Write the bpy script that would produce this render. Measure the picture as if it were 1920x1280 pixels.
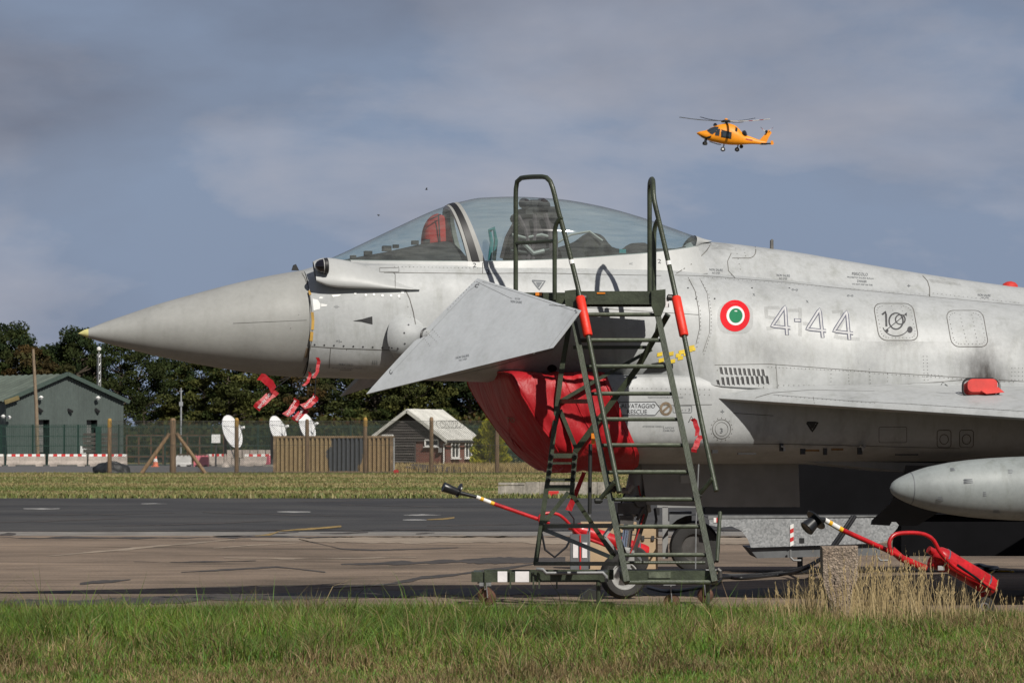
import bpy, math, random
import numpy as np
from mathutils import Vector, Matrix
from mathutils.bvhtree import BVHTree
from mathutils.geometry import tessellate_polygon

random.seed(7)
rng = np.random.default_rng(7)
for o in list(bpy.data.objects):
    bpy.data.objects.remove(o)
scene = bpy.context.scene
COL = scene.collection

# ---------------------------------------------------------------- camera, sky, sun, exposure
F = 7500.0            # focal length in pixels of a 1920 wide frame
CH = 1.33             # camera height
TH = math.atan(200 / F)
cam_d = bpy.data.cameras.new('camera')
cam_d.sensor_width = 36.0
cam_d.lens = 36.0 * F / 1920
cam_d.clip_start = 0.5
cam_d.clip_end = 6000
cam_d.dof.use_dof = True
cam_d.dof.focus_distance = 34.3
cam_d.dof.aperture_fstop = 20.0
cam = bpy.data.objects.new('camera', cam_d)
COL.objects.link(cam)
cam.location = (0, 0, CH)
cam.rotation_euler = (math.pi / 2 + TH, 0, 0)
scene.camera = cam

TO_SUN = Vector((0.55, -1.0, 0.97)).normalized()
SUN_EL = math.asin(TO_SUN.z)
SUN_AZ = math.atan2(TO_SUN.x, TO_SUN.y)      # from +Y, clockwise
sun_d = bpy.data.lights.new('sun', 'SUN')
sun_d.energy = 4.9
sun_d.angle = math.radians(0.53)
sun_d.color = (1.0, 0.955, 0.88)
sun = bpy.data.objects.new('sun', sun_d)
COL.objects.link(sun)
sun.location = (20, -40, 40)
sun.rotation_euler = (-TO_SUN).to_track_quat('-Z', 'Y').to_euler()

scene.view_settings.view_transform = 'Standard'
scene.view_settings.look = 'None'
scene.view_settings.exposure = 0.0
scene.view_settings.gamma = 1.0
scene.view_settings.use_curve_mapping = False

world = bpy.data.worlds.new('World')
scene.world = world
world.use_nodes = True
wn = world.node_tree
wn.nodes.clear()
def wnode(t, **kw):
    n = wn.nodes.new(t)
    for k, v in kw.items():
        setattr(n, k, v)
    return n
w_out = wnode('ShaderNodeOutputWorld')
w_bg = wnode('ShaderNodeBackground')
w_bg.inputs['Strength'].default_value = 0.1
sky = wnode('ShaderNodeTexSky', sky_type='NISHITA')
sky.sun_disc = False
sky.sun_elevation = SUN_EL
sky.sun_rotation = SUN_AZ
sky.air_density = 1.0
sky.dust_density = 2.0
tc = wnode('ShaderNodeTexCoord')
def wmap(sc, loc=(0, 0, 0)):
    m = wnode('ShaderNodeMapping')
    m.inputs['Scale'].default_value = sc
    m.inputs['Location'].default_value = loc
    wn.links.new(tc.outputs['Generated'], m.inputs['Vector'])
    return m
def wnoise(m, scale, detail, rough, dist=0.0):
    n = wnode('ShaderNodeTexNoise')
    n.inputs['Scale'].default_value = scale
    n.inputs['Detail'].default_value = detail
    n.inputs['Roughness'].default_value = rough
    n.inputs['Distortion'].default_value = dist
    wn.links.new(m.outputs['Vector'], n.inputs['Vector'])
    return n
def wramp(src, stops):
    r = wnode('ShaderNodeValToRGB')
    e = r.color_ramp.elements
    while len(e) < len(stops):
        e.new(0.5)
    for i, (p, c) in enumerate(stops):
        e[i].position = p
        e[i].color = (*c, 1)
    wn.links.new(src, r.inputs['Fac'])
    return r
def wmix(fac, a, b, mode='MIX'):
    m = wnode('ShaderNodeMix', data_type='RGBA', blend_type=mode)
    if isinstance(fac, float):
        m.inputs[0].default_value = fac
    else:
        wn.links.new(fac, m.inputs[0])
    for s, v in ((m.inputs[6], a), (m.inputs[7], b)):
        if isinstance(v, tuple):
            s.default_value = (*v, 1)
        else:
            wn.links.new(v, s)
    return m
K = 10.0
SK1, SK2 = (3.3, 5.7, 0.45), (1.1, 7.2, 2.0)
# blue-grey haze veil near the horizon, soft pale banks, a grey deck made heavier above the frame to cut ambient light
sepz = wnode('ShaderNodeSeparateXYZ'); wn.links.new(tc.outputs['Generated'], sepz.inputs[0])
veil = wmix(0.92, sky.outputs['Color'], (0.225 * K, 0.285 * K, 0.41 * K))
n1 = wnoise(wmap((9, 9, 21), SK1), 1.0, 9.0, 0.55, 0.15)
r1 = wramp(n1.outputs['Fac'], [(0.45, (0, 0, 0)), (0.515, (0.38, 0.38, 0.38)), (0.68, (1, 1, 1))])
cl1 = wmix(r1.outputs['Color'], veil.outputs[2], (0.39 * K, 0.405 * K, 0.47 * K))
n2 = wnoise(wmap((6, 6, 15), SK2), 1.0, 7.0, 0.5, 0.2)
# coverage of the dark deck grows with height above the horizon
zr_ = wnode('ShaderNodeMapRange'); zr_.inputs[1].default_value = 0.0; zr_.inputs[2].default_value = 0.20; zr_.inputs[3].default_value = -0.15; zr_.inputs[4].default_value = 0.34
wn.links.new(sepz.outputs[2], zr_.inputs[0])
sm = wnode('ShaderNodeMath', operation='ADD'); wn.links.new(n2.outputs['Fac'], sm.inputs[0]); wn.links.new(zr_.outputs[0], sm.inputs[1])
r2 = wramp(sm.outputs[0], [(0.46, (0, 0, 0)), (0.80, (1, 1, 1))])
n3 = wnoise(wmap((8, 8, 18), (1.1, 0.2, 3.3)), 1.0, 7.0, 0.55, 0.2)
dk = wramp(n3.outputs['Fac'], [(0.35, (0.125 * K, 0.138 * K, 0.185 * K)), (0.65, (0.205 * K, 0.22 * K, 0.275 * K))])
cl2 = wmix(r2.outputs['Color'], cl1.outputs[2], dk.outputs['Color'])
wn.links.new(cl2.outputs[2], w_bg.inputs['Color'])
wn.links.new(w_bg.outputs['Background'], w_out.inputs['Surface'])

# ---------------------------------------------------------------- survey helpers (photo pixel -> place)
SIN, COS = math.sin(TH), math.cos(TH)
def ray(px, py):
    a = (px - 960) / F; b = (640 - py) / F
    return Vector((a, COS - b * SIN, SIN + b * COS))
def P(px, py, D):
    r = ray(px, py); t = D / r.y
    return Vector((r.x * t, D, CH + r.z * t))
def G(px, py, z=0.0):
    r = ray(px, py); t = (z - CH) / r.z
    return Vector((r.x * t, r.y * t, z))
def GX(px, D, z=0.0):
    """point at height z, distance D, under pixel column px"""
    return Vector(((px - 960) / F * D / COS, D, z))
def V(*a):
    return Vector(a)

# ---------------------------------------------------------------- materials
MATS = {}
def new_mat(name):
    m = bpy.data.materials.new(name)
    m.use_nodes = True
    nt = m.node_tree
    b = nt.nodes['Principled BSDF']
    MATS[name] = m
    return m, nt, b
def _noise(nt, scale, detail=5, rough=0.55, mapscale=None, coord='Object', dist=0.0):
    tcn = nt.nodes.new('ShaderNodeTexCoord')
    n = nt.nodes.new('ShaderNodeTexNoise')
    n.inputs['Scale'].default_value = scale
    n.inputs['Detail'].default_value = detail
    n.inputs['Roughness'].default_value = rough
    n.inputs['Distortion'].default_value = dist
    if mapscale:
        mp = nt.nodes.new('ShaderNodeMapping')
        mp.inputs['Scale'].default_value = mapscale
        nt.links.new(tcn.outputs[coord], mp.inputs['Vector'])
        nt.links.new(mp.outputs['Vector'], n.inputs['Vector'])
    else:
        nt.links.new(tcn.outputs[coord], n.inputs['Vector'])
    return n
def _ramp(nt, src, stops):
    r = nt.nodes.new('ShaderNodeValToRGB')
    e = r.color_ramp.elements
    while len(e) < len(stops):
        e.new(0.5)
    for i, (p, c) in enumerate(stops):
        e[i].position = p
        e[i].color = (*c, 1) if len(c) == 3 else c
    nt.links.new(src, r.inputs['Fac'])
    return r
def _mix(nt, fac, a, b, mode='MIX'):
    m = nt.nodes.new('ShaderNodeMix')
    m.data_type = 'RGBA'; m.blend_type = mode
    if isinstance(fac, (int, float)):
        m.inputs[0].default_value = fac
    else:
        nt.links.new(fac, m.inputs[0])
    for s, v in ((m.inputs[6], a), (m.inputs[7], b)):
        if isinstance(v, tuple):
            s.default_value = (*v, 1)
        else:
            nt.links.new(v, s)
    return m.outputs[2]
def _bump(nt, bsdf, h, strength, dist=0.02):
    bp = nt.nodes.new('ShaderNodeBump')
    bp.inputs['Strength'].default_value = strength
    bp.inputs['Distance'].default_value = dist
    nt.links.new(h, bp.inputs['Height'])
    nt.links.new(bp.outputs['Normal'], bsdf.inputs['Normal'])
def pmat(name, col, rough=0.6, metal=0.0, var=0.18, vscale=4.0, bump=0.0, bscale=60.0, col2=None, spec=0.5,
         mapscale=None, fine=0.0, fscale=80.0, coat=0.0, lo=0.35, hi=0.68, bdist=0.02):
    m, nt, b = new_mat(name)
    b.inputs['Roughness'].default_value = rough
    b.inputs['Metallic'].default_value = metal
    b.inputs['Specular IOR Level'].default_value = spec
    b.inputs['Coat Weight'].default_value = coat
    c2 = col2 if col2 else tuple(max(0, c * (1 - var)) for c in col)
    c1 = col if col2 else tuple(min(1, c * (1 + var * 0.6)) for c in col)
    n = _noise(nt, vscale, 6, 0.6, mapscale)
    r = _ramp(nt, n.outputs['Fac'], [(lo, c2), (hi, c1)])
    out = r.outputs['Color']
    if fine > 0:
        nf = _noise(nt, fscale, 3, 0.6)
        rf = _ramp(nt, nf.outputs['Fac'], [(0.3, (1 - fine,) * 3), (0.7, (1 + fine,) * 3)])
        out = _mix(nt, 1.0, out, rf.outputs['Color'], 'MULTIPLY')
    nt.links.new(out, b.inputs['Base Color'])
    if bump > 0:
        nb = _noise(nt, bscale, 4, 0.6)
        _bump(nt, b, nb.outputs['Fac'], bump, bdist)
    return m

# ---------------------------------------------------------------- mesh builder
class MB:
    def __init__(s):
        s.v = []; s.f = []
    def add(s, verts, faces):
        o = len(s.v)
        s.v.extend(tuple(v) for v in verts)
        s.f.extend(tuple(i + o for i in f) for f in faces)
        return s
    def box(s, c, size, rz=0.0, M=None):
        hx, hy, hz = size[0] / 2, size[1] / 2, size[2] / 2
        vs = [Vector((x * hx, y * hy, z * hz)) for x in (-1, 1) for y in (-1, 1) for z in (-1, 1)]
        R = M if M is not None else Matrix.Rotation(rz, 3, 'Z')
        c = Vector(c)
        return s.add([R @ v + c for v in vs], [(0, 1, 3, 2), (4, 6, 7, 5), (0, 4, 5, 1), (2, 3, 7, 6), (0, 2, 6, 4), (1, 5, 7, 3)])
    def beam(s, a, b, w, h, up=(0, 0, 1)):
        a, b = Vector(a), Vector(b)
        d = (b - a); L = d.length; d.normalize()
        up = Vector(up)
        if abs(d.dot(up)) > 0.98:
            up = Vector((0, 1, 0))
        x = d.cross(up).normalized(); z = x.cross(d).normalized()
        M = Matrix((x, d, z)).transposed()
        return s.box((a + b) / 2, (w, L, h), M=M)
    def tube(s, pts, r, n=8, cap=True):
        pts = [Vector(p) for p in pts]
        rs = r if isinstance(r, (list, tuple)) else [r] * len(pts)
        rings = []; prev = None
        for i, p in enumerate(pts):
            if i == 0: d = pts[1] - pts[0]
            elif i == len(pts) - 1: d = pts[-1] - pts[-2]
            else: d = (pts[i + 1] - p).normalized() + (p - pts[i - 1]).normalized()
            d.normalize()
            if prev is None:
                u = Vector((0, 0, 1)) if abs(d.z) < 0.9 else Vector((1, 0, 0))
            else:
                u = prev
            x = d.cross(u).normalized(); u = x.cross(d).normalized(); prev = u
            rings.append([p + (x * math.cos(2 * math.pi * k / n) + u * math.sin(2 * math.pi * k / n)) * rs[i] for k in range(n)])
        vs = [v for rg in rings for v in rg]
        fs = [(i * n + k, i * n + (k + 1) % n, (i + 1) * n + (k + 1) % n, (i + 1) * n + k) for i in range(len(pts) - 1) for k in range(n)]
        if cap:
            fs.append(tuple(range(n - 1, -1, -1))); fs.append(tuple((len(pts) - 1) * n + k for k in range(n)))
        return s.add(vs, fs)
    def lathe(s, prof, org, axis, n=24):
        """prof: list of (radius, distance along axis)"""
        org, ax = Vector(org), Vector(axis).normalized()
        u = Vector((0, 0, 1)) if abs(ax.z) < 0.9 else Vector((1, 0, 0))
        x = ax.cross(u).normalized(); u = x.cross(ax)
        vs = []; fs = []
        for r, h in prof:
            for k in range(n):
                t = 2 * math.pi * k / n
                vs.append(org + ax * h + (x * math.cos(t) + u * math.sin(t)) * max(r, 1e-4))
        for i in range(len(prof) - 1):
            for k in range(n):
                fs.append((i * n + k, i * n + (k + 1) % n, (i + 1) * n + (k + 1) % n, (i + 1) * n + k))
        L = len(prof) - 1; rm = max(p[0] for p in prof)
        if L > 2 and abs(prof[0][0] - prof[-1][0]) < 1e-6 and prof[0][0] > 0.4 * rm:      # a ring: close it on itself
            fs += [(L * n + k, L * n + (k + 1) % n, (k + 1) % n, k) for k in range(n)]
        else:
            fs.append(tuple(range(n - 1, -1, -1))); fs.append(tuple(L * n + k for k in range(n)))
        return s.add(vs, fs)
    def grid(s, pts, wrap=False, flip=False):
        n, m = len(pts), len(pts[0])
        fs = []
        for i in range(n - 1):
            for k in range(m if wrap else m - 1):
                q = (i * m + k, i * m + (k + 1) % m, (i + 1) * m + (k + 1) % m, (i + 1) * m + k)
                fs.append(q[::-1] if flip else q)
        return s.add([p for row in pts for p in row], fs)
    def prism(s, poly, ext):
        """closed polygon (3D points) pushed along ext"""
        n = len(poly); ext = Vector(ext)
        vs = [Vector(p) for p in poly] + [Vector(p) + ext for p in poly]
        fs = [tuple(range(n - 1, -1, -1)), tuple(range(n, 2 * n))] + [(i, (i + 1) % n, n + (i + 1) % n, n + i) for i in range(n)]
        return s.add(vs, fs)
    def quad(s, *p):
        return s.add(p, [tuple(range(len(p)))])
    def build(s, name, mat, parent=None, smooth=None, org=None, local=False):
        """parent: the thing (or part) this belongs to; verts are in world space unless local"""
        o3 = None
        if org is not None:
            o3 = Matrix.Translation(Vector(org)).inverted()
        elif parent is not None and not local:
            o3 = SPACE[parent.name].inverted()
        vs = [tuple(o3 @ Vector(v)) for v in s.v] if o3 is not None else s.v
        me = bpy.data.meshes.new(name)
        me.from_pydata(vs, [], s.f)
        me.materials.append(MATS[mat] if isinstance(mat, str) else mat)
        fix_normals(me)
        if smooth is not None:
            me.polygons.foreach_set('use_smooth', [True] * len(me.polygons))
            if smooth < 180:
                me.set_sharp_from_angle(angle=math.radians(smooth))
        me.update()
        ob = bpy.data.objects.new(name, me)
        COL.objects.link(ob)
        if parent is not None:
            ob.parent = parent
            SPACE[ob.name] = SPACE[parent.name]
        elif org is not None:
            ob.location = Vector(org)
            SPACE[ob.name] = Matrix.Translation(Vector(org))
        else:
            SPACE[ob.name] = Matrix.Identity(4)
        return ob
import bmesh
def fix_normals(me):
    if len(me.polygons) > 60000:
        return
    bm = bmesh.new(); bm.from_mesh(me)
    bmesh.ops.recalc_face_normals(bm, faces=bm.faces)
    bm.to_mesh(me); bm.free()
SPACE = {}
def tag(o, label=None, cat=None, group=None, kind=None):
    if label: o['label'] = label
    if cat: o['category'] = cat
    if group: o['group'] = group
    if kind: o['kind'] = kind
    return o
def thing(name, loc, label, cat, group=None, rz=0.0):
    o = bpy.data.objects.new(name, None)
    o.empty_display_size = 0.3
    COL.objects.link(o)
    o.location = loc; o.rotation_euler = (0, 0, rz)
    SPACE[o.name] = Matrix.Translation(Vector(loc)) @ Matrix.Rotation(rz, 4, 'Z')
    return tag(o, label, cat, group)
def kids(o):
    return [c for c in bpy.data.objects if c.parent == o]
def copy_tree(o, loc=None, rz=None, parent=None):
    c = o.copy(); COL.objects.link(c)
    if parent is not None: c.parent = parent
    if loc is not None: c.location = loc
    if rz is not None: c.rotation_euler = (0, 0, rz)
    for ch in kids(o):
        copy_tree(ch, parent=c)
    SPACE[c.name] = SPACE[o.name]
    return c
def big_mesh(name, verts, faces_len, loops, mat, colors=None, org=(0, 0, 0), smooth=False):
    me = bpy.data.meshes.new(name)
    nv = len(verts); nf = len(faces_len)
    me.vertices.add(nv); me.vertices.foreach_set('co', np.asarray(verts, dtype=np.float32).ravel())
    me.loops.add(len(loops)); me.loops.foreach_set('vertex_index', np.asarray(loops, dtype=np.int32))
    me.polygons.add(nf)
    st = np.concatenate(([0], np.cumsum(faces_len)[:-1])).astype(np.int32)
    me.polygons.foreach_set('loop_start', st)
    me.polygons.foreach_set('loop_total', np.asarray(faces_len, dtype=np.int32))
    if smooth:
        me.polygons.foreach_set('use_smooth', [True] * nf)
    me.update(calc_edges=True)
    if colors is not None:
        ca = me.color_attributes.new('tint', 'FLOAT_COLOR', 'POINT')
        c4 = np.ones((nv, 4), dtype=np.float32); c4[:, :3] = colors
        ca.data.foreach_set('color', c4.ravel())
    me.materials.append(MATS[mat])
    ob = bpy.data.objects.new(name, me)
    COL.objects.link(ob); ob.location = org
    SPACE[ob.name] = Matrix.Translation(Vector(org))
    return ob
def tint_mat(name, rough=0.7, transl=0.3, spec=0.3):
    m, nt, b = new_mat(name)
    a = nt.nodes.new('ShaderNodeVertexColor'); a.layer_name = 'tint'
    b.inputs['Roughness'].default_value = rough
    b.inputs['Specular IOR Level'].default_value = spec
    nt.links.new(a.outputs['Color'], b.inputs['Base Color'])
    if transl > 0:
        t = nt.nodes.new('ShaderNodeBsdfTranslucent')
        nt.links.new(a.outputs['Color'], t.inputs['Color'])
        mx = nt.nodes.new('ShaderNodeMixShader'); mx.inputs[0].default_value = transl
        nt.links.new(b.outputs[0], mx.inputs[1]); nt.links.new(t.outputs[0], mx.inputs[2])
        nt.links.new(mx.outputs[0], nt.nodes['Material Output'].inputs['Surface'])
    return m
def pchip(xs, ys, xq):
    """monotone cubic through ys (n, ...) at xs"""
    xs = np.asarray(xs, float); ys = np.asarray(ys, float); xq = np.asarray(xq, float)
    h = np.diff(xs); sh = (slice(None),) + (None,) * (ys.ndim - 1)
    dl = np.diff(ys, axis=0) / h[sh]
    d = np.zeros_like(ys)
    if len(xs) == 2:
        d[:] = dl[0]
    else:
        w1 = (2 * h[1:] + h[:-1])[sh]; w2 = (h[1:] + 2 * h[:-1])[sh]
        a, b = dl[:-1], dl[1:]
        ok = a * b > 0
        with np.errstate(divide='ignore', invalid='ignore'):
            hm = (w1 + w2) / (w1 / a + w2 / b)
        d[1:-1] = np.where(ok, hm, 0)
        d[0] = dl[0]; d[-1] = dl[-1]
    i = np.clip(np.searchsorted(xs, xq) - 1, 0, len(xs) - 2)
    t = ((xq - xs[i]) / h[i])[sh]; hh = h[i][sh]
    return ((1 + 2 * t) * (1 - t) ** 2 * ys[i] + t * (1 - t) ** 2 * hh * d[i] + t * t * (3 - 2 * t) * ys[i + 1] + t * t * (t - 1) * hh * d[i + 1])
def catmull(pts, n):
    """smooth resample of a control polyline, n points"""
    p = np.asarray(pts, float)
    s = np.concatenate(([0], np.cumsum(np.linalg.norm(np.diff(p, axis=0), axis=1) + 1e-6)))
    q = np.linspace(0, s[-1], n)
    m = np.zeros_like(p)
    m[1:-1] = (p[2:] - p[:-2]) / (s[2:] - s[:-2])[:, None]
    m[0] = (p[1] - p[0]) / (s[1] - s[0]); m[-1] = (p[-1] - p[-2]) / (s[-1] - s[-2])
    i = np.clip(np.searchsorted(s, q) - 1, 0, len(s) - 2)
    hh = (s[i + 1] - s[i])[:, None]; t = ((q - s[i])[:, None]) / hh
    return ((1 + 2 * t) * (1 - t) ** 2 * p[i] + t * (1 - t) ** 2 * hh * m[i] + t * t * (3 - 2 * t) * p[i + 1] + t * t * (t - 1) * hh * m[i + 1])
# ================================================================ THE SETTING
def ground_mats():
    # grass soil sheet
    m, nt, b = new_mat('turf')
    n = _noise(nt, 0.35, 6, 0.6); n2 = _noise(nt, 6.0, 5, 0.65)
    r = _ramp(nt, n.outputs['Fac'], [(0.38, (0.15, 0.145, 0.05)), (0.55, (0.26, 0.22, 0.092)), (0.68, (0.33, 0.265, 0.13))])
    r2 = _ramp(nt, n2.outputs['Fac'], [(0.3, (0.6, 0.62, 0.55)), (0.7, (1.2, 1.15, 1.1))])
    nt.links.new(_mix(nt, 1.0, r.outputs['Color'], r2.outputs['Color'], 'MULTIPLY'), b.inputs['Base Color'])
    b.inputs['Roughness'].default_value = 0.95; b.inputs['Specular IOR Level'].default_value = 0.1
    nb = _noise(nt, 8, 5, 0.7); _bump(nt, b, nb.outputs['Fac'], 0.9, 0.12)
    # near verge: dark soil and thatch
    pmat('verge_soil', (0.105, 0.085, 0.045), 0.95, var=0.5, vscale=3.0, bump=0.8, bscale=30, fine=0.4, fscale=60, spec=0.1)
    # tarmac
    m, nt, b = new_mat('asphalt')
    n = _noise(nt, 0.18, 7, 0.62); n2 = _noise(nt, 45.0, 2, 0.6)
    r = _ramp(nt, n.outputs['Fac'], [(0.36, (0.035, 0.035, 0.037)), (0.5, (0.048, 0.048, 0.049)), (0.66, (0.066, 0.064, 0.062))])
    r2 = _ramp(nt, n2.outputs['Fac'], [(0.3, (0.7, 0.7, 0.7)), (0.72, (1.35, 1.33, 1.3))])
    nt.links.new(_mix(nt, 1.0, r.outputs['Color'], r2.outputs['Color'], 'MULTIPLY'), b.inputs['Base Color'])
    b.inputs['Roughness'].default_value = 0.85; b.inputs['Specular IOR Level'].default_value = 0.25
    nb = _noise(nt, 70, 3, 0.6); _bump(nt, b, nb.outputs['Fac'], 0.5, 0.01)
    # brown weathered concrete apron
    m, nt, b = new_mat('apron_concrete')
    n = _noise(nt, 0.22, 8, 0.66, dist=0.4); n2 = _noise(nt, 1.6, 8, 0.74, mapscale=(.3, 1.3, 1)); n3 = _noise(nt, 38.0, 3, 0.65)
    r = _ramp(nt, n.outputs['Fac'], [(0.34, (0.105, 0.082, 0.062)), (0.5, (0.185, 0.142, 0.107)), (0.68, (0.25, 0.192, 0.145))])
    r2 = _ramp(nt, n2.outputs['Fac'], [(0.34, (0.45, 0.44, 0.43)), (0.46, (0.92, 0.92, 0.92)), (0.68, (1.28, 1.26, 1.22))])
    r3 = _ramp(nt, n3.outputs['Fac'], [(0.32, (0.62, 0.62, 0.62)), (0.7, (1.38, 1.36, 1.33))])
    c = _mix(nt, 1.0, r.outputs['Color'], r2.outputs['Color'], 'MULTIPLY')
    c = _mix(nt, 1.0, c, r3.outputs['Color'], 'MULTIPLY')
    nt.links.new(c, b.inputs['Base Color'])
    b.inputs['Roughness'].default_value = 0.88; b.inputs['Specular IOR Level'].default_value = 0.25
    nb = _noise(nt, 55, 4, 0.6); _bump(nt, b, nb.outputs['Fac'], 0.55, 0.012)
    pmat('kerb_concrete', (0.20, 0.185, 0.165), 0.9, var=0.35, vscale=1.2, fine=0.25, fscale=30, bump=0.3)
    pmat('pale_concrete', (0.27, 0.215, 0.16), 0.9, var=0.25, vscale=0.8, fine=0.25, fscale=35, bump=0.3)
    pmat('bitumen', (0.058, 0.049, 0.042), 0.75, var=0.5, vscale=3.0, fine=0.3, fscale=40, bump=0.4)
    pmat('white_marking', (0.30, 0.295, 0.28), 0.85, var=0.45, vscale=3.0, fine=0.3, fscale=25)
    pmat('yellow_marking', (0.30, 0.20, 0.06), 0.8, var=0.7, vscale=3.0, fine=0.3, fscale=25)
    pmat('lot_gravel', (0.105, 0.102, 0.10), 0.95, var=0.3, vscale=0.4, fine=0.35, fscale=6, bump=0.4, bscale=10)
ground_mats()
def sheet(name, pts, mat, z, nx=1, ny=1):
    """flat structure from a near-left, near-right, far-right, far-left outline"""
    a, b_, c, d = [Vector((p[0], p[1], z)) for p in pts]
    rows = []
    for j in range(ny + 1):
        t = j / ny
        l = a.lerp(d, t); r = b_.lerp(c, t)
        rows.append([l.lerp(r, i / nx) for i in range(nx + 1)])
    ob = MB().grid(rows).build(name, mat)
    tag(ob, kind='structure')
    return ob
sheet('grass_field', [(-3000, -60), (3000, -60), (3000, 5000), (-3000, 5000)], 'turf', -0.016)
lot = sheet('service_yard', [(-160, 214), (-13.8, 214), (-8, 345), (-160, 345)], 'lot_gravel', -0.012)
road = sheet('taxiway', [(-120, 60.8), (120, 60.8), (120, 107.5), (-120, 107.5)], 'asphalt', -0.008)
kerb = sheet('taxiway_edge', [(-120, 60.0), (120, 60.0), (120, 64.2), (-120, 64.2)], 'kerb_concrete', -0.004)
apron = sheet('apron', [(-60, 31.5), (60, 31.5), (60, 61.0), (-60, 61.0)], 'apron_concrete', 0.0)
verge = sheet('verge', [(-60, -10), (60, -10), (60, 31.9), (-60, 31.9)], 'verge_soil', 0.004)

def wobble_strip(name, line, mat, parent, z, jitter=0.35, seed=0, step=0.25):
    """a flat painted / sealed strip on the ground; line = (px, py, half width in px)"""
    rg = random.Random(seed)
    pts = []
    for (x0, y0, h0), (x1, y1, h1) in zip(line[:-1], line[1:]):
        n = max(2, int(abs(x1 - x0) / 8))
        for i in range(n):
            t = i / n
            pts.append((x0 + (x1 - x0) * t, y0 + (y1 - y0) * t, h0 + (h1 - h0) * t))
    pts.append(line[-1])
    rows = [[], []]
    nj = [[rg.uniform(-1, 1) for _ in range(len(pts) + 8)] for _ in range(2)]
    for i_, (x, y, h) in enumerate(pts):
        j = 1 + jitter * sum(nj[0][i_:i_ + 5]) / 2.2
        o = jitter * h * 1.1 * sum(nj[1][i_:i_ + 7]) / 2.6
        rows[0].append(G(x, y - h * j + o, z)); rows[1].append(G(x, y + h * j + o, z))
    return MB().grid(rows).build(name, mat, parent)
wobble_strip('tar_strip', [(-60, 1132, 6), (200, 1127, 6), (450, 1119, 6), (640, 1113, 6), (1000, 1109, 6), (1500, 1110, 7), (2000, 1112, 6)], 'bitumen', apron, 0.004, 0.25, 1)
wobble_strip('tar_strip', [(640, 1057, 1), (760, 1054, 3), (880, 1051, 4), (1060, 1050, 4)], 'bitumen', apron, 0.004, 0.4, 2)
wobble_strip('sealed_crack', [(690, 1097, 0.8), (740, 1091, 2.2), (790, 1082, 2.4), (850, 1077, 1.8), (900, 1070, 1.8), (1010, 1056, 1.4)], 'bitumen', apron, 0.004, 0.5, 3)
wobble_strip('sealed_crack', [(-10, 1109, 0.8), (140, 1109.5, 1.2)], 'bitumen', apron, 0.004, 0.6, 4)
wobble_strip('sealed_crack', [(150, 1094, 1), (190, 1090, 2.4), (245, 1085, 0.8)], 'bitumen', apron, 0.004, 0.6, 5)
wobble_strip('sealed_crack', [(340, 1072, 0.5), (420, 1068, 1.3), (520, 1062, 1.0), (610, 1071, 0.8)], 'bitumen', apron, 0.004, 0.6, 6)
wobble_strip('sealed_crack', [(250, 1052, 0.5), (350, 1053, 1.0), (480, 1050, 0.6)], 'bitumen', apron, 0.004, 0.7, 7)
wobble_strip('sealed_crack', [(560, 1010, 0.4), (640, 1028, 0.8), (700, 1031, 0.8), (860, 1026, 0.5)], 'bitumen', apron, 0.004, 0.7, 17)
wobble_strip('pale_patch', [(470, 1011, 1.2), (600, 1010, 5), (760, 1011, 6), (1100, 1012, 6), (1500, 1013, 6), (2000, 1013, 6)], 'pale_concrete', apron, 0.004, 0.2, 8)
wobble_strip('pale_joint', [(90, 1042, 0.5), (200, 1032, 1.8), (330, 1020, 1.6), (440, 1011, 1.0)], 'pale_concrete', apron, 0.004, 0.5, 9)
wobble_strip('pale_joint', [(400, 1027, 0.4), (470, 1022, 0.9), (560, 1017, 0.6)], 'pale_concrete', apron, 0.004, 0.5, 10)
wobble_strip('pale_joint', [(420, 1045, 0.6), (540, 1047, 1.1), (660, 1046, 0.8), (780, 1044, 0.5)], 'pale_concrete', apron, 0.004, 0.6, 11)
wobble_strip('pale_joint', [(590, 1102, 0.6), (660, 1099, 1.5), (720, 1096, 1.0)], 'pale_concrete', apron, 0.006, 0.5, 12)
wobble_strip('joint_line', [(-40, 1007, 1.0), (300, 1007, 1.2), (700, 1006, 1.1), (1200, 1006, 0.9), (2000, 1005, 1.0)], 'bitumen', apron, 0.004, 0.7, 13)
wobble_strip('joint_line', [(-40, 995, 0.8), (300, 994, 1.0), (480, 993, 0.7), (2000, 992, 0.6)], 'bitumen', kerb, -0.001, 0.7, 14)
for i, (x0, x1, y, h) in enumerate([(0, 30, 1001, 2), (400, 500, 1004, 1.2), (600, 690, 998, 1.3), (780, 815, 999, 1.0), (505, 560, 998, 1.2)]):
    wobble_strip('sealed_crack', [(x0, y + 1, h * 0.4), ((x0 + x1) / 2, y, h), (x1, y - 1, h * 0.4)], 'bitumen', kerb, 0.0, 0.6, 20 + i)
for i, (x0, x1, y0, y1, h) in enumerate([(-40, 240, 979, 971, 0.8), (180, 520, 986, 976, 1.0), (60, 330, 965, 961, 0.6), (380, 700, 960, 968, 0.7), (640, 960, 946, 950, 0.6), (800, 1100, 985, 979, 0.8), (560, 700, 940, 936, 0.5)]):
    wobble_strip('sealed_crack', [(x0, y0, 0.3), ((x0 + x1) / 2, (y0 + y1) / 2 + 1, h), (x1, y1, 0.3)], 'bitumen', road, -0.004, 0.7, 30 + i)
for i, (x0, x1, y) in enumerate([(44, 112, 953), (520, 582, 959), (757, 826, 965), (755, 800, 974), (265, 312, 944)]):
    wobble_strip('white_dash', [(x0, y, 0.5), ((x0 + x1) / 2, y, 1.2), (x1, y, 0.6)], 'white_marking', road, -0.004, 0.4, 40 + i)
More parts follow.
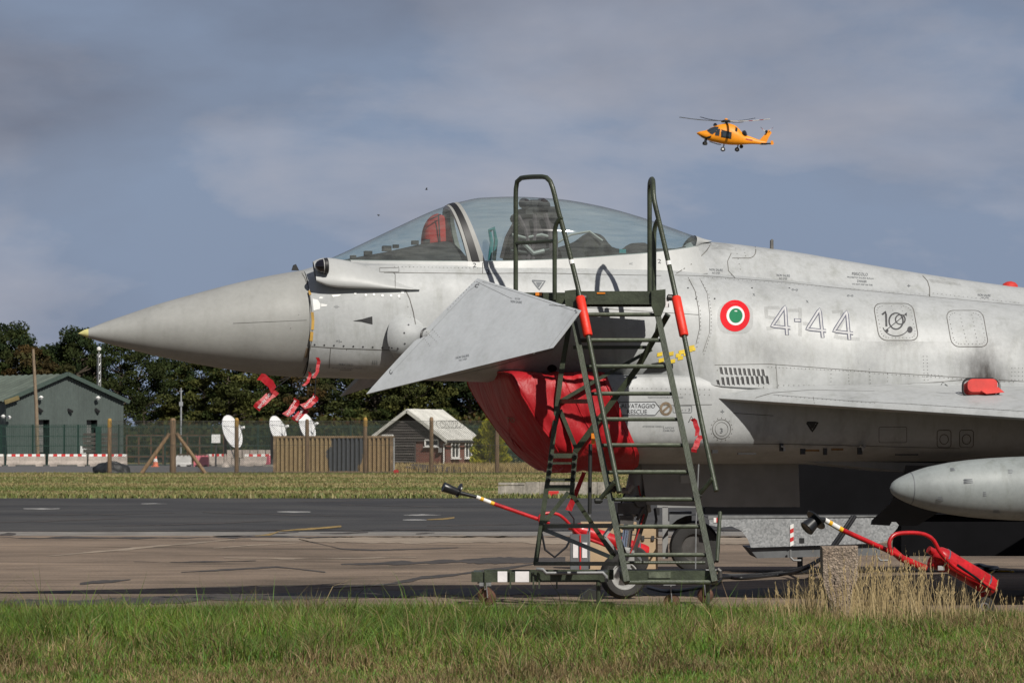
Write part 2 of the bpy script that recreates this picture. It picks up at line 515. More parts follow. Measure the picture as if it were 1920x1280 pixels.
wobble_strip('yellow_line', [(800, 973.5, 0.5), (830, 971.5, 1.5), (852, 969, 1.2)], 'yellow_marking', road, -0.003, 0.4, 50)
wobble_strip('yellow_line', [(520, 995, 0.5), (585, 989.5, 1.4), (640, 986, 1.2)], 'yellow_marking', road, 0.001, 0.4, 51)
wobble_strip('yellow_line', [(478, 1005.5, 1.0), (500, 1004, 1.8), (522, 996, 0.6)], 'yellow_marking', kerb, 0.0035, 0.4, 52)

# ---------------------------------------------------------------- grass you could not count
tint_mat('grass_blade', 0.6, 0.22, 0.35)
def fbm(x, y, sc, seed):
    """cheap value noise on the ground"""
    r = np.random.default_rng(seed); T = r.random((64, 64))
    out = 0; a = 0.5; s = sc
    for k in range(4):
        u = x * s + 7.3 * k; v = y * s + 3.1 * k
        i = np.floor(u).astype(int); j = np.floor(v).astype(int); fu = u - i; fv = v - j
        fu = fu * fu * (3 - 2 * fu); fv = fv * fv * (3 - 2 * fv)
        g = lambda ii, jj: T[ii % 64, jj % 64]
        out = out + a * ((g(i, j) * (1 - fu) + g(i + 1, j) * fu) * (1 - fv) + (g(i, j + 1) * (1 - fu) + g(i + 1, j + 1) * fu) * fv)
        a *= 0.5; s *= 2
    return out / 0.94
def blades(name, x, y, h, w, col, lean, mat='grass_blade', z0=0.0, curl=0.35, tipcol=None):
    n = len(x)
    az = rng.random(n) * 2 * np.pi
    wx, wy = np.cos(az) * w / 2, np.sin(az) * w / 2
    la = rng.random(n) * 2 * np.pi
    lx, ly = np.cos(la) * lean * h, np.sin(la) * lean * h
    z = np.zeros(n) + z0
    v = np.zeros((n, 5, 3), np.float32)
    v[:, 0] = np.stack([x - wx, y - wy, z], 1); v[:, 1] = np.stack([x + wx, y + wy, z], 1)
    mx, my, mz = x + lx * curl, y + ly * curl, z + h * 0.58
    v[:, 2] = np.stack([mx + wx * 0.75, my + wy * 0.75, mz], 1); v[:, 3] = np.stack([mx - wx * 0.75, my - wy * 0.75, mz], 1)
    v[:, 4] = np.stack([x + lx, y + ly, z + h * np.sqrt(np.clip(1 - lean ** 2 * 0.5, 0.2, 1))], 1)
    base = np.arange(n)[:, None] * 5
    loops = np.concatenate([base + np.array([0, 1, 2, 3]), base + np.array([3, 2, 4])], 1).ravel()
    fl = np.tile([4, 3], n)
    c = np.repeat(col[:, None, :], 5, 1)
    if tipcol is not None:
        c[:, 4] = tipcol; c[:, 2:4] = 0.6 * c[:, 2:4] + 0.4 * tipcol[:, None, :]
    return big_mesh(name, v.reshape(-1, 3), fl, loops, mat, c.reshape(-1, 3))
def verge_grass():
    n = 360000
    D = 19.5 + (32.05 - 19.5) * rng.random(n) ** 0.85
    x = (rng.random(n) * 2 - 1) * (D * 0.128 + 1.3)
    px = 960 + x / D * F
    a = fbm(x, D, 0.75, 3); b = np.clip((fbm(x, D, 3.4, 5) - .5) * 1.5 + .5, 0, 1)
    # lush green near the apron, short dry turf towards the photographer
    edge = np.clip((D - 24.6 + (a - 0.5) * 9.0 + (b - 0.5) * 4.0) / 2.0, 0, 1)
    right = np.clip((px - 1230) / 500, 0, 1)
    lush = edge * (1 - 0.55 * right)
    keep = rng.random(n) < np.where(D > 31.3, 0.45, 1.0) * (0.72 + 0.28 * lush)
    left_thin = np.clip((px - 20) / 500, 0.0, 1)
    keep &= D < 31.0 + 1.1 * fbm(x, D * .2, 1.1, 21) + 0.25 * rng.random(n)
    keep &= ~((D > 30.6) & (rng.random(n) > left_thin * 0.8 + 0.12) & (D > 30.6 + left_thin * 1.4))
    h = (0.045 + 0.075 * rng.random(n)) * (0.55 + 1.0 * b) * (0.7 + 1.0 * lush)
    h = np.where(D > 30.4, h * 0.68, h)
    tall = rng.random(n) < 0.012 * lush
    h = np.where(tall, h * (1.4 + 0.8 * rng.random(n)), h)
    dryp = np.clip(0.50 - 0.52 * lush + (b - 0.5) * 1.2 + (a - 0.5) * 0.9 + 0.1 * right, 0.03, 0.93)
    dry = rng.random(n) < dryp
    g = np.stack([0.090 + 0.075 * rng.random(n), 0.155 + 0.095 * rng.random(n), 0.020 + 0.018 * rng.random(n)], 1) * (0.75 + 0.5 * a)[:, None]
    t = rng.random(n)
    d = np.stack([0.20 + 0.18 * t, 0.155 + 0.13 * t, 0.072 + 0.06 * t], 1)
    brown = rng.random(n) < 0.25
    d = np.where(brown[:, None], d * np.array([0.55, 0.45, 0.42]), d)
    col = np.where(dry[:, None], d, g) * (0.40 + 0.95 * fbm(x, D, 1.3, 9))[:, None]
    s = keep
    return tag(blades('verge_grass', x[s], D[s], h[s], 0.0038 + 0.0040 * rng.random(s.sum()), col[s], 0.15 + 0.85 * rng.random(s.sum()), z0=0.002),
               'green and straw coloured grass growing on the verge in front', 'grass', kind='stuff')
verge_grass()
def tall_stalks():
    n = 1150
    px = np.concatenate([rng.normal(1590, 120, n // 2), rng.normal(1700, 130, n // 2), rng.uniform(1380, 1960, n // 5), rng.normal(1530, 40, n // 5)])
    n = len(px)
    D = rng.uniform(28.6, 31.2, n)
    x = (px - 960) / F * D
    fac = np.clip(1.15 - np.abs(px - 1640) / 330, 0.3, 1)
    h = (0.10 + 0.46 * rng.random(n) ** 1.3) * fac
    t = rng.random(n)[:, None]
    col = np.array([0.27, 0.20, 0.095]) * (1 - t) + np.array([0.46, 0.36, 0.19]) * t
    return tag(blades('dry_grass', x, D, h, 0.003 + 0.003 * rng.random(n), col, 0.08 + 0.55 * rng.random(n) ** 1.5, z0=0.002),
               'tall bleached grass stalks around the concrete marker post', 'grass', kind='stuff')
tall_stalks()
def seed_heads():
    n = 150
    px = rng.normal(1650, 120, n); D = rng.uniform(28.8, 31.0, n); x = (px - 960) / F * D
    h = rng.uniform(0.30, 0.60, n) * np.clip(1.2 - np.abs(px - 1650) / 300, 0.4, 1)
    v = []; f = []; c = []
    for i in range(n):
        lean = rng.normal(0, 0.22); bx = x[i]; by = D[i]; tx = bx + lean * h[i]
        ro = 0.0028
        o = len(v)
        v += [(bx - ro, by, 0), (bx + ro, by, 0), (tx + ro * .6, by, h[i] * .8), (tx - ro * .6, by, h[i] * .8)]
        f.append((o, o + 1, o + 2, o + 3))
        for k in range(9):
            t = 0.74 + 0.3 * k / 9; sx = bx + lean * h[i] * (t + .1); z = h[i] * t
            a = rng.uniform(0, 6.28); r = 0.012 * (1.1 - k / 10)
            o = len(v)
            v += [(sx, by, z), (sx + r * math.cos(a), by + r * math.sin(a), z + 0.018), (sx + .002, by, z + 0.03)]
            f.append((o, o + 1, o + 2))
    fl = [len(q) for q in f]; lp = [i for q in f for i in q]
    col = np.tile(np.array([0.40, 0.30, 0.15]), (len(v), 1)) * rng.uniform(0.75, 1.2, (len(v), 1))
    tag(big_mesh('grass_seed_heads', v, fl, lp, 'grass_blade', col), 'pale seed heads above the tall dry grass', 'grass', kind='stuff')
seed_heads()
def field_grass():
    n = 230000
    D = 107.3 + (212 - 107.3) * rng.random(n) ** 1.25
    x = (rng.random(n) * 2 - 1) * (D * 0.128 + 5)
    a = fbm(x * 0.12, D, 0.22, 11); b = fbm(x, D, 0.6, 12)
    h = (0.05 + 0.075 * rng.random(n)) * (0.7 + 0.9 * b) * np.where(D < 110, 1.15, 1.0)
    gr = np.clip((a - 0.40) * 4.5 + (rng.random(n) - .5) * 1.0 + np.where(D < 110, 0.2, 0), 0, 1)[:, None]
    t = rng.random(n)[:, None]
    dry = np.array([0.29, 0.235, 0.11]) * (0.75 + 0.5 * t)
    grn = np.array([0.125, 0.155, 0.043]) * (0.75 + 0.6 * t)
    col = dry * (1 - gr) + grn * gr
    tag(blades('field_grass', x, D, h, 0.03 + 0.03 * rng.random(n), col, 0.2 + 0.6 * rng.random(n), z0=-0.016),
        'mown yellow green grass strip between taxiway and fence', 'grass', kind='stuff')
field_grass()
def long_grass():
    n = 9000
    px = rng.uniform(735, 1230, n); D = rng.uniform(221, 236, n)
    x = (px - 960) / F * D
    t = rng.random(n)[:, None]
    col = np.array([0.36, 0.27, 0.12]) * (0.7 + 0.5 * t)
    tag(blades('long_grass', x, D, rng.uniform(0.25, 0.62, n), 0.03 + 0.03 * rng.random(n), col, 0.1 + 0.3 * rng.random(n), z0=-0.016),
        'uncut golden grass along the foot of the brick cabin', 'grass', kind='stuff')
long_grass()
# ================================================================ BACKGROUND: trees, buildings, fences
tint_mat('leaf', 0.9, 0.2, 0.05)
pmat('bark', (0.075, 0.058, 0.042), 0.95, var=0.4, vscale=2.0)
def tree_mesh(name, seed, H, R, clumps, leaves, leaf, cols, trunk_h, pine=False):
    r = np.random.default_rng(seed)
    # trunk and limbs
    mb = MB()
    pts = [Vector((0, 0, 0))]
    k = 6
    for i in range(1, k + 1):
        pts.append(Vector((r.normal(0, 0.12) * i * 0.4, r.normal(0, 0.12) * i * 0.4, H * 0.86 * i / k)))
    mb.tube(pts, [R * 0.075 * (1 - 0.8 * i / k) for i in range(k + 1)], 7)
    C = []
    for j in range(clumps):
        u = r.random()
        z = trunk_h + (H - trunk_h) * (u ** 0.85)
        t = (z - trunk_h) / (H - trunk_h)
        prof = (0.55 + 0.45 * math.sin(math.pi * min(1, t * 0.9 + 0.12))) if not pine else (1.0 - 0.72 * t)
        prof *= (1 - 0.55 * max(0, t - 0.72) / 0.28)
        a = r.random() * 2 * math.pi
        rr = R * prof * (0.35 + 0.65 * math.sqrt(r.random())) * r.uniform(0.75, 1.18)
        c = Vector((rr * math.cos(a), rr * math.sin(a), z))
        C.append((c, r.uniform(0.5, 1.15) * R * (0.235 if not pine else 0.205)))
        if j % 2 == 0:
            zi = max(trunk_h * 0.7, z - rr * r.uniform(0.3, 0.8))
            ii = min(k - 1, int(zi / (H * 0.86) * k)); b = pts[ii].lerp(pts[ii + 1], zi / (H * 0.86) * k - ii)
            m_ = b.lerp(c, 0.55) + Vector((0, 0, -0.08 * rr))
            mb.tube([b, m_, c], [R * 0.022, R * 0.014, R * 0.005], 5)
    V_, Cc = [], []
    for c, cr in C:
        n = int(leaves * r.uniform(0.6, 1.3))
        d = r.normal(size=(n, 3)); d /= np.linalg.norm(d, axis=1)[:, None]
        rad = cr * r.random(n) ** 0.45
        p = np.array(c) + d * rad[:, None] * np.array([1.25, 1.25, 0.62])
        e1 = r.normal(size=(n, 3)); e1 /= np.linalg.norm(e1, axis=1)[:, None]
        e2 = np.cross(e1, r.normal(size=(n, 3))); e2 /= np.linalg.norm(e2, axis=1)[:, None]
        s = leaf * r.uniform(0.6, 1.3, n)[:, None]
        q = np.stack([p - e1 * s * .5, p + e2 * s * .32, p + e1 * s * .5, p - e2 * s * .32], 1)
        V_.append(q.reshape(-1, 3))
        tone = r.uniform(0.72, 1.3)
        ci = cols[r.integers(len(cols))]
        cc = np.array(ci) * tone * r.uniform(0.7, 1.35, (n, 1))
        Cc.append(np.repeat(cc, 4, 0))
    V_ = np.concatenate(V_); Cc = np.concatenate(Cc)
    n = len(V_) // 4
    crown = big_mesh(name + '_crown', V_, np.full(n, 4), np.arange(4 * n), 'leaf', Cc)
    trunk = mb.build(name + '_trunk', 'bark', smooth=60)
    tm, cm = trunk.data, crown.data
    bpy.data.objects.remove(trunk); bpy.data.objects.remove(crown)
    return tm, cm
GREEN = [(0.034, 0.046, 0.015), (0.044, 0.054, 0.019), (0.028, 0.037, 0.014)]
OLIVE = [(0.060, 0.064, 0.019), (0.045, 0.051, 0.017), (0.076, 0.078, 0.024)]
RUST = [(0.075, 0.050, 0.020), (0.060, 0.046, 0.020), (0.050, 0.050, 0.020)]
PINE = [(0.022, 0.034, 0.016), (0.028, 0.042, 0.018), (0.034, 0.044, 0.016)]
PROT = {
    'pine': tree_mesh('pine', 1, 15, 4.3, 95, 190, 0.34, PINE, 3.0, True),
    'dark': tree_mesh('dark', 2, 14, 5.2, 110, 200, 0.34, GREEN + PINE, 2.2),
    'open': tree_mesh('open', 3, 14, 5.2, 66, 150, 0.33, GREEN, 3.4),
    'olive': tree_mesh('olive', 4, 12, 4.6, 100, 200, 0.34, OLIVE + GREEN[:1], 1.6),
    'rust': tree_mesh('rust', 5, 12, 4.4, 90, 180, 0.33, RUST + GREEN[:1], 2.0),
}
KIND = {'pine': 'pine_tree', 'dark': 'broadleaf_tree', 'open': 'broadleaf_tree', 'olive': 'broadleaf_tree', 'rust': 'broadleaf_tree'}
PH = {'pine': 15, 'dark': 14, 'open': 14, 'olive': 12, 'rust': 12}
def tree(kind, px, top, D, wide, rz, label):
    base = GX(px, D, -0.016)
    H = P(px, top, D).z
    t = thing(KIND[kind], base, label, 'tree', 'trees of the wood behind the yard', rz)
    s = H / PH[kind]
    tm, cm = PROT[kind]
    for nm, me in (('trunk', tm), ('crown', cm)):
        o = bpy.data.objects.new(nm, me); COL.objects.link(o); o.parent = t
        o.scale = (s * wide, s * wide, s)
    return t
TREES = [
    ('dark', -22, 622, 400, 0.85, 0.3, 'tall dark tree cut by the left edge behind the shed roof'),
    ('dark', 20, 610, 404, 0.72, 1.4, 'tallest dark tree, above the left half of the shed roof'),
    ('rust', 66, 648, 398, 0.95, 2.0, 'reddish brown tree crown behind the leaning wooden pole'),
    ('dark', 100, 650, 410, 1.0, 2.9, 'dark tree above the ridge of the green shed'),
    ('dark', 146, 618, 402, 0.72, 4.0, 'dark tree rising behind the pale nose tip of the jet'),
    ('dark', 172, 668, 412, 0.8, 0.2, 'dark tree just left of the lattice mast'),
    ('open', 222, 640, 405, 0.9, 5.2, 'dark tree just right of the lattice mast'),
    ('open', 268, 655, 408, 0.95, 0.8, 'open crowned tree with sky showing through, right of the shed'),
    ('dark', 318, 672, 412, 0.95, 1.9, 'dark broadleaf tree behind the thin steel mast'),
    ('olive', 378, 672, 402, 1.05, 3.1, 'olive green tree above the brace of the fence post'),
    ('olive', 432, 664, 396, 1.0, 0.4, 'sunlit olive tree behind the leftmost satellite dish'),
    ('dark', 486, 660, 412, 1.0, 4.4, 'dark tree behind the middle satellite dish'),
    ('rust', 540, 668, 404, 1.0, 5.0, 'brownish tree behind the rightmost satellite dish'),
    ('open', 600, 640, 410, 1.0, 2.3, 'thin crowned tree with sky gaps above the camouflaged container'),
    ('dark', 655, 650, 412, 1.0, 0.0, 'dark tree above the right end of the camouflaged container'),
    ('olive', 705, 655, 398, 1.0, 1.2, 'green leafy tree left of the cabin ridge, under the foreplane'),
    ('olive', 765, 650, 402, 1.05, 2.7, 'bright leafy tree right behind the cabin roof ridge'),
    ('dark', 822, 648, 410, 1.05, 3.7, 'dark tree behind the right half of the cabin roof'),
    ('pine', 880, 640, 404, 1.1, 4.8, 'dark pine left of the red intake cover'),
    ('open', 935, 640, 408, 1.05, 5.9, 'tree mostly hidden by the red intake cover'),
]
for t in TREES:
    tree(*t)
# understorey: one mass nobody could count
def undergrowth():
    n = 52000
    px = rng.uniform(-120, 1750, n); D = rng.uniform(372, 396, n)
    x = (px - 960) / F * D
    hh = 1.2 + 5.2 * fbm(x * 0.5, D * 0.1, 0.22, 31)
    z = hh * rng.random(n) ** 0.7
    cn = fbm(x, z * 2, 0.3, 32)[:, None]
    base = np.array([0.030, 0.038, 0.014]) * (1 - cn) + np.array([0.070, 0.070, 0.024]) * cn
    base = np.where((rng.random((n, 1)) < 0.14), np.array([[0.075, 0.045, 0.018]]), base)
    p = np.stack([x, D, z], 1)
    e1 = rng.normal(size=(n, 3)); e1 /= np.linalg.norm(e1, axis=1)[:, None]
    e2 = np.cross(e1, rng.normal(size=(n, 3))); e2 /= np.linalg.norm(e2, axis=1)[:, None]
    s = rng.uniform(0.3, 0.65, n)[:, None]
    q = np.stack([p - e1 * s * .5, p + e2 * s * .35, p + e1 * s * .5, p - e2 * s * .35], 1)
    col = np.repeat(base * rng.uniform(0.6, 1.3, (n, 1)), 4, 0)
    tag(big_mesh('undergrowth', q.reshape(-1, 3), np.full(n, 4), np.arange(4 * n), 'leaf', col),
        'dense dark undergrowth at the foot of the wood', 'bushes', kind='stuff')
undergrowth()
def distant_wood():
    # the belt of trees goes on to both sides of what the photograph shows
    n = 60000
    px = np.where(rng.random(n) < .45, rng.uniform(-2600, -75, n), rng.uniform(1010, 4200, n)); D = rng.uniform(418, 452, n)
    x = (px - 960) / F * D
    hh = 5.0 + 9.0 * fbm(x, D * 0.05, 0.16, 41)
    z = hh * rng.random(n) ** 0.6
    cn = fbm(x, z * 2, 0.3, 42)[:, None]
    base = np.array([0.026, 0.034, 0.013]) * (1 - cn) + np.array([0.056, 0.060, 0.020]) * cn
    p = np.stack([x, D, z], 1)
    e1 = rng.normal(size=(n, 3)); e1 /= np.linalg.norm(e1, axis=1)[:, None]
    e2 = np.cross(e1, rng.normal(size=(n, 3))); e2 /= np.linalg.norm(e2, axis=1)[:, None]
    s = rng.uniform(0.8, 1.7, n)[:, None]
    q = np.stack([p - e1 * s * .5, p + e2 * s * .35, p + e1 * s * .5, p - e2 * s * .35], 1)
    tag(big_mesh('distant_wood', q.reshape(-1, 3), np.full(n, 4), np.arange(4 * n), 'leaf', np.repeat(base * rng.uniform(0.6, 1.3, (n, 1)), 4, 0)),
        'far dark wood running on along the horizon', 'wood', kind='stuff')
distant_wood()

# ---------------------------------------------------------------- green corrugated shed
pmat('shed_green', (0.078, 0.098, 0.090), 0.55, var=0.22, vscale=0.7, mapscale=(1, 1, 0.25), fine=0.08, fscale=4)
pmat('shed_roof', (0.115, 0.140, 0.110), 0.6, var=0.30, vscale=0.35, fine=0.15, fscale=3)
pmat('shed_trim', (0.048, 0.072, 0.060), 0.5, var=0.2)
pmat('rusty_trim', (0.17, 0.135, 0.055), 0.8, var=0.4, vscale=1.0)
pmat('shutter_grey', (0.16, 0.155, 0.15), 0.6, var=0.15, vscale=2)
pmat('dark_void', (0.012, 0.012, 0.013), 0.9, var=0.2)
pmat('lamp_white', (0.75, 0.75, 0.73), 0.4, var=0.1)
def shed():
    D = 330.0
    th = math.radians(33)
    cR = GX(232, D, 0)                       # right foot of the gable
    u = Vector((math.cos(th), math.sin(-th), 0))   # along the gable to the right (nearer at the right? no: see sign)
    u = Vector((math.cos(th), math.sin(th), 0))
    # gable runs from its left corner to the right corner, which lies farther off
    Dl = D - 6.5
    cL = GX(12, Dl, 0)
    u = (cR - cL); W = u.length; u.normalize()
    n_ = Vector((u.y, -u.x, 0))              # outward, towards the camera
    if n_.y > 0: n_ = -n_
    back = -n_
    zeL = P(12, 752, Dl).z; zr = P(122, 704, (Dl + D) / 2).z; zeR = P(232, 753, D).z
    root = thing('storage_shed', (cL + cR) / 2, 'long dark green corrugated shed with a shallow gable facing the yard', 'shed')
    L = 42.0
    def at(s, z, o=0.0):
        return cL + u * s + Vector((0, 0, z)) + n_ * o
    def ztop(s):
        return zeL + (zr - zeL) * (s / (W / 2)) if s < W / 2 else zr + (zeR - zr) * ((s - W / 2) / (W / 2))
    # gable sheets: one corrugated panel per 1 m, each its own part
    doors = [(0.262, 0.375, 3.65), (0.700, 0.795, 3.65)]
    npan = 22
    for i in range(npan):
        s0, s1 = W * i / npan, W * (i + 1) / npan
        k = 8; mb = MB(); rows = [[], []]
        for j in range(k + 1):
            s = s0 + (s1 - s0) * j / k
            zb = 0.0
            for (a, b, zt) in doors:
                if a * W < (s0 + s1) / 2 < b * W: zb = zt
            off = 0.0 if (j % 4) < 2 else 0.05
            rows[0].append(at(s, zb, off)); rows[1].append(at(s, ztop(s), off))
        mb.grid(rows).build('wall_panel', 'shed_green', root)
    for (a, b, zt) in doors:
        i0 = math.ceil(a * npan - 0.5) / npan * W; i1 = math.ceil(b * npan - 0.5) / npan * W
        d = MB()
        d.quad(at(i0, 0, -0.9), at(i1, 0, -0.9), at(i1, zt, -0.9), at(i0, zt, -0.9))
        d.quad(at(i0, 0, -0.9), at(i0, 0, 0.02), at(i0, zt, 0.02), at(i0, zt, -0.9))
        d.quad(at(i1, 0, -0.9), at(i1, 0, 0.02), at(i1, zt, 0.02), at(i1, zt, -0.9))
        d.quad(at(i0, zt, -0.9), at(i1, zt, -0.9), at(i1, zt, 0.02), at(i0, zt, 0.02))
        dr = d.build('doorway', 'dark_void', root)
        m = MB()
        for q in range(14):
            zz = zt - 0.06 - q * 0.19
            m.beam(at(i0 + 0.05, zz, -0.5), at(i1 - 0.30 * (i1 - i0), zz, -0.5), 0.06, 0.17)
        m.build('roller_shutter', 'shutter_grey', dr)
    # long side wall, going off to the left and back
    side = MB(); rows = [[], []]
    nseg = 160
    for j in range(nseg + 1):
        s = L * j / nseg; off = 0.0 if (j % 4) < 2 else 0.05
        rows[0].append(cL + back * s - u * off); rows[1].append(cL + back * s - u * off + Vector((0, 0, zeL)))
    side.grid(rows).build('side_wall', 'shed_green', root)
    MB().quad(cR, cR + back * L, cR + back * L + Vector((0, 0, zeR)), cR + Vector((0, 0, zeR))).build('side_wall', 'shed_green', root)
    # roof slopes as corrugated sheets
    ridge0 = at(W / 2, zr + 0.12, 0.35)
    for (s_e, ze, nm) in ((-0.35, zeL - 0.05, 'roof_slope'), (W + 0.35, zeR - 0.05, 'roof_slope')):
        rows = [[], []]
        for j in range(nseg + 1):
            s = L * j / nseg - 0.35; off = 0.0 if (j % 4) < 2 else 0.06
            e = cL + u * s_e + back * (s + 0.0) + Vector((0, 0, ze + off)); rd = cL + u * (W / 2) + back * s + Vector((0, 0, zr + 0.12 + off))
            rows[0].append(e); rows[1].append(rd)
        MB().grid(rows).build(nm, 'shed_roof', root)
    t = MB()
    t.beam(at(-0.35, zeL - 0.02, 0.38), at(W / 2, zr + 0.15, 0.38), 0.10, 0.32); t.build('verge_trim', 'shed_trim', root)
    t = MB(); t.beam(at(W / 2, zr + 0.15, 0.38), at(W + 0.35, zeR - 0.02, 0.38), 0.10, 0.32); t.build('verge_trim', 'shed_trim', root)
    t = MB(); t.beam(at(-0.4, zeL - 0.1, 0.45), at(0.9, zeL + 0.31, 0.45), 0.12, 0.34); t.build('verge_end', 'rusty_trim', root)
    for s in (0.27, 0.755):
        lb = MB().beam(at(s * W, 5.35, 0.05), at(s * W, 5.35, 0.45), 0.08, 0.08); lb.lathe([(0.10, 0), (0.22, 0.16), (0.05, 0.3)], at(s * W, 5.3, 0.45), (0, 0, 1), 10)
        lb.build('wall_lamp', 'lamp_white', root)
        c = MB().beam(at(s * W, 4.55, 0.0), at(s * W + 0.2, 4.3, 0.3), 0.16, 0.22); c.build('camera_bracket', 'dark_void', root)
    for px_, py_ in ((17, 785), (6, 783)):
        MB().lathe([(0.12, 0), (0.2, 0.14), (0.05, 0.26)], P(px_, py_, Dl - 0.5), (0, 0, 1), 10).build('wall_lamp', 'lamp_white', root)
    MB().beam(at(0.52 * W, 4.5, 0.0), at(0.52 * W + 0.25, 4.3, 0.35), 0.18, 0.2).build('camera_bracket', 'dark_void', root)
    MB().box(at(0.645 * W, 1.2, 0.12), (0.55, 0.06, 0.62), rz=math.atan2(u.y, u.x)).build('notice_board', 'lamp_white', root)
shed()

# ---------------------------------------------------------------- masts
pmat('weathered_wood', (0.22, 0.165, 0.11), 0.9, var=0.35, vscale=3, mapscale=(6, 6, 0.6), fine=0.2, fscale=20)
pmat('galv_steel', (0.42, 0.43, 0.44), 0.45, metal=0.6, var=0.2, vscale=4)
o = G(71, 872, -0.016)
b0 = GX(72, 318, -0.016)
m = MB().tube([b0, P(68, 760, 318), P(62, 654, 318)], [0.17, 0.15, 0.11], 10)
tag(m.build('wooden_pole', 'weathered_wood', org=b0, smooth=60), 'bare leaning wooden pole in front of the green shed', 'pole')
def lattice_mast():
    D = 372; b = GX(185.5, D, -0.016); top = P(185.5, 663, D).z
    r = thing('lattice_mast', b, 'slim steel lattice mast rising behind the green shed', 'mast')
    w = 0.17
    cs = [b + Vector((w * math.cos(a), w * math.sin(a), 0)) for a in (0.5, 2.6, 4.7)]
    for c in cs:
        MB().tube([c, c + Vector((0, 0, top))], 0.05, 6).build('leg', 'galv_steel', r)
    n = 26
    for i in range(3):
        z = MB()
        for k in range(n):
            a = cs[i if k % 2 else (i + 1) % 3]; c = cs[(i + 1) % 3 if k % 2 else i]
            z.tube([a + Vector((0, 0, top * k / n)), c + Vector((0, 0, top * (k + 1) / n))], 0.025, 4)
        z.build('lacing', 'galv_steel', r)
    MB().tube([b + Vector((0, 0, top)), b + Vector((0, 0, top + 0.7))], 0.05, 6).build('spike', 'galv_steel', r)
    MB().lathe([(0.02, 0), (0.2, 0.1), (0.22, 0.3), (0.05, 0.42)], b + Vector((0, 0, top + 0.25)), (0, 0, 1), 10).build('beacon', 'lamp_white', r)
lattice_mast()
def thin_mast():
    D = 332; b = GX(339.5, D, -0.016)
    r = thing('steel_mast', b, 'thin straight steel mast behind the braced fence post', 'mast')
    MB().tube([b, P(339.5, 757, D), P(339.5, 727, D)], [0.085, 0.075, 0.05], 8).build('shaft', 'galv_steel', r)
    MB().box(P(339.5, 757, D), (0.3, 0.22, 0.35)).build('junction_box', 'galv_steel', r)
    MB().tube([P(336.5, 733, D), P(342.5, 733, D)], 0.04, 6).build('cross_arm', 'galv_steel', r)
thin_mast()

# ---------------------------------------------------------------- satellite dishes
pmat('dish_white', (0.78, 0.78, 0.78), 0.5, var=0.12, vscale=1.2, fine=0.06)
pmat('dark_steel', (0.06, 0.06, 0.062), 0.5, metal=0.4, var=0.25)
def dish(px, cy, ry, D, ground_py, label):
    b = GX(px - 4, D + .8, -0.012); s = F / D
    c = P(px, cy, D); R = ry / s
    r = thing('satellite_dish', b, label, 'satellite dish', 'white satellite dishes in the yard')
    ax = Vector((0.84, -0.42, 0.30)).normalized()
    MB().lathe([(R * t, 0.32 * R * t * t) for t in (0.02, 0.2, 0.4, 0.6, 0.8, 0.93, 1.0)], c, ax, 36).build('reflector', 'dish_white', r, smooth=50)
    MB().lathe([(R * 0.985, 0.315 * R), (R * 1.02, 0.30 * R), (R * 1.02, 0.34 * R), (R * 0.985, 0.33 * R)], c, ax, 36).build('rim', 'dish_white', r)
    tip = c + ax * R * 1.05
    for a in (0.4, 2.5, 4.6):
        u = ax.cross(Vector((0, 0, 1))).normalized(); w = u.cross(ax)
        MB().tube([c + ax * R * 0.3 + (u * math.cos(a) + w * math.sin(a)) * R * 0.95, tip], 0.025, 5).build('feed_strut', 'galv_steel', r)
    MB().lathe([(0.06, -0.12), (0.10, -0.05), (0.10, 0.14), (0.04, 0.2)], tip, ax, 10).build('feed_horn', 'lamp_white', r)
    hub = c - ax * 0.25
    MB().tube([b, Vector((b.x, b.y, hub.z))], 0.11, 10).build('pedestal', 'dark_steel', r)
    MB().tube([Vector((b.x, b.y, hub.z)), c], 0.10, 8).build('mount', 'dark_steel', r)
    MB().tube([b + Vector((0.9, 0.3, 0)), c - ax * 0.1 + Vector((0.12, 0, -R * 0.5))], 0.04, 6).build('stay', 'galv_steel', r)
    MB().box(b + Vector((0, 0, 0.08)), (1.1, 1.1, 0.16)).build('footing', 'kerb_concrete', r)
dish(427, 812, 32, 288, 872, 'leftmost of the three white satellite dishes, beside the yellow topped fence post')
dish(514, 808, 27, 292, 872, 'middle satellite dish, rising left of the camouflaged container')
dish(569, 803, 27, 292, 872, 'rightmost satellite dish, above the camouflaged container and under a red tag')
MB_cab = thing('equipment_cabinet', GX(405, 293, -0.012), 'small white cabinet on a post left of the satellite dishes', 'cabinet')
MB().tube([GX(405, 293, -0.012), P(405, 825, 293)], 0.06, 8).build('post', 'dark_steel', MB_cab)
MB().box(P(405, 822, 293), (0.62, 0.4, 0.62)).build('box', 'lamp_white', MB_cab)

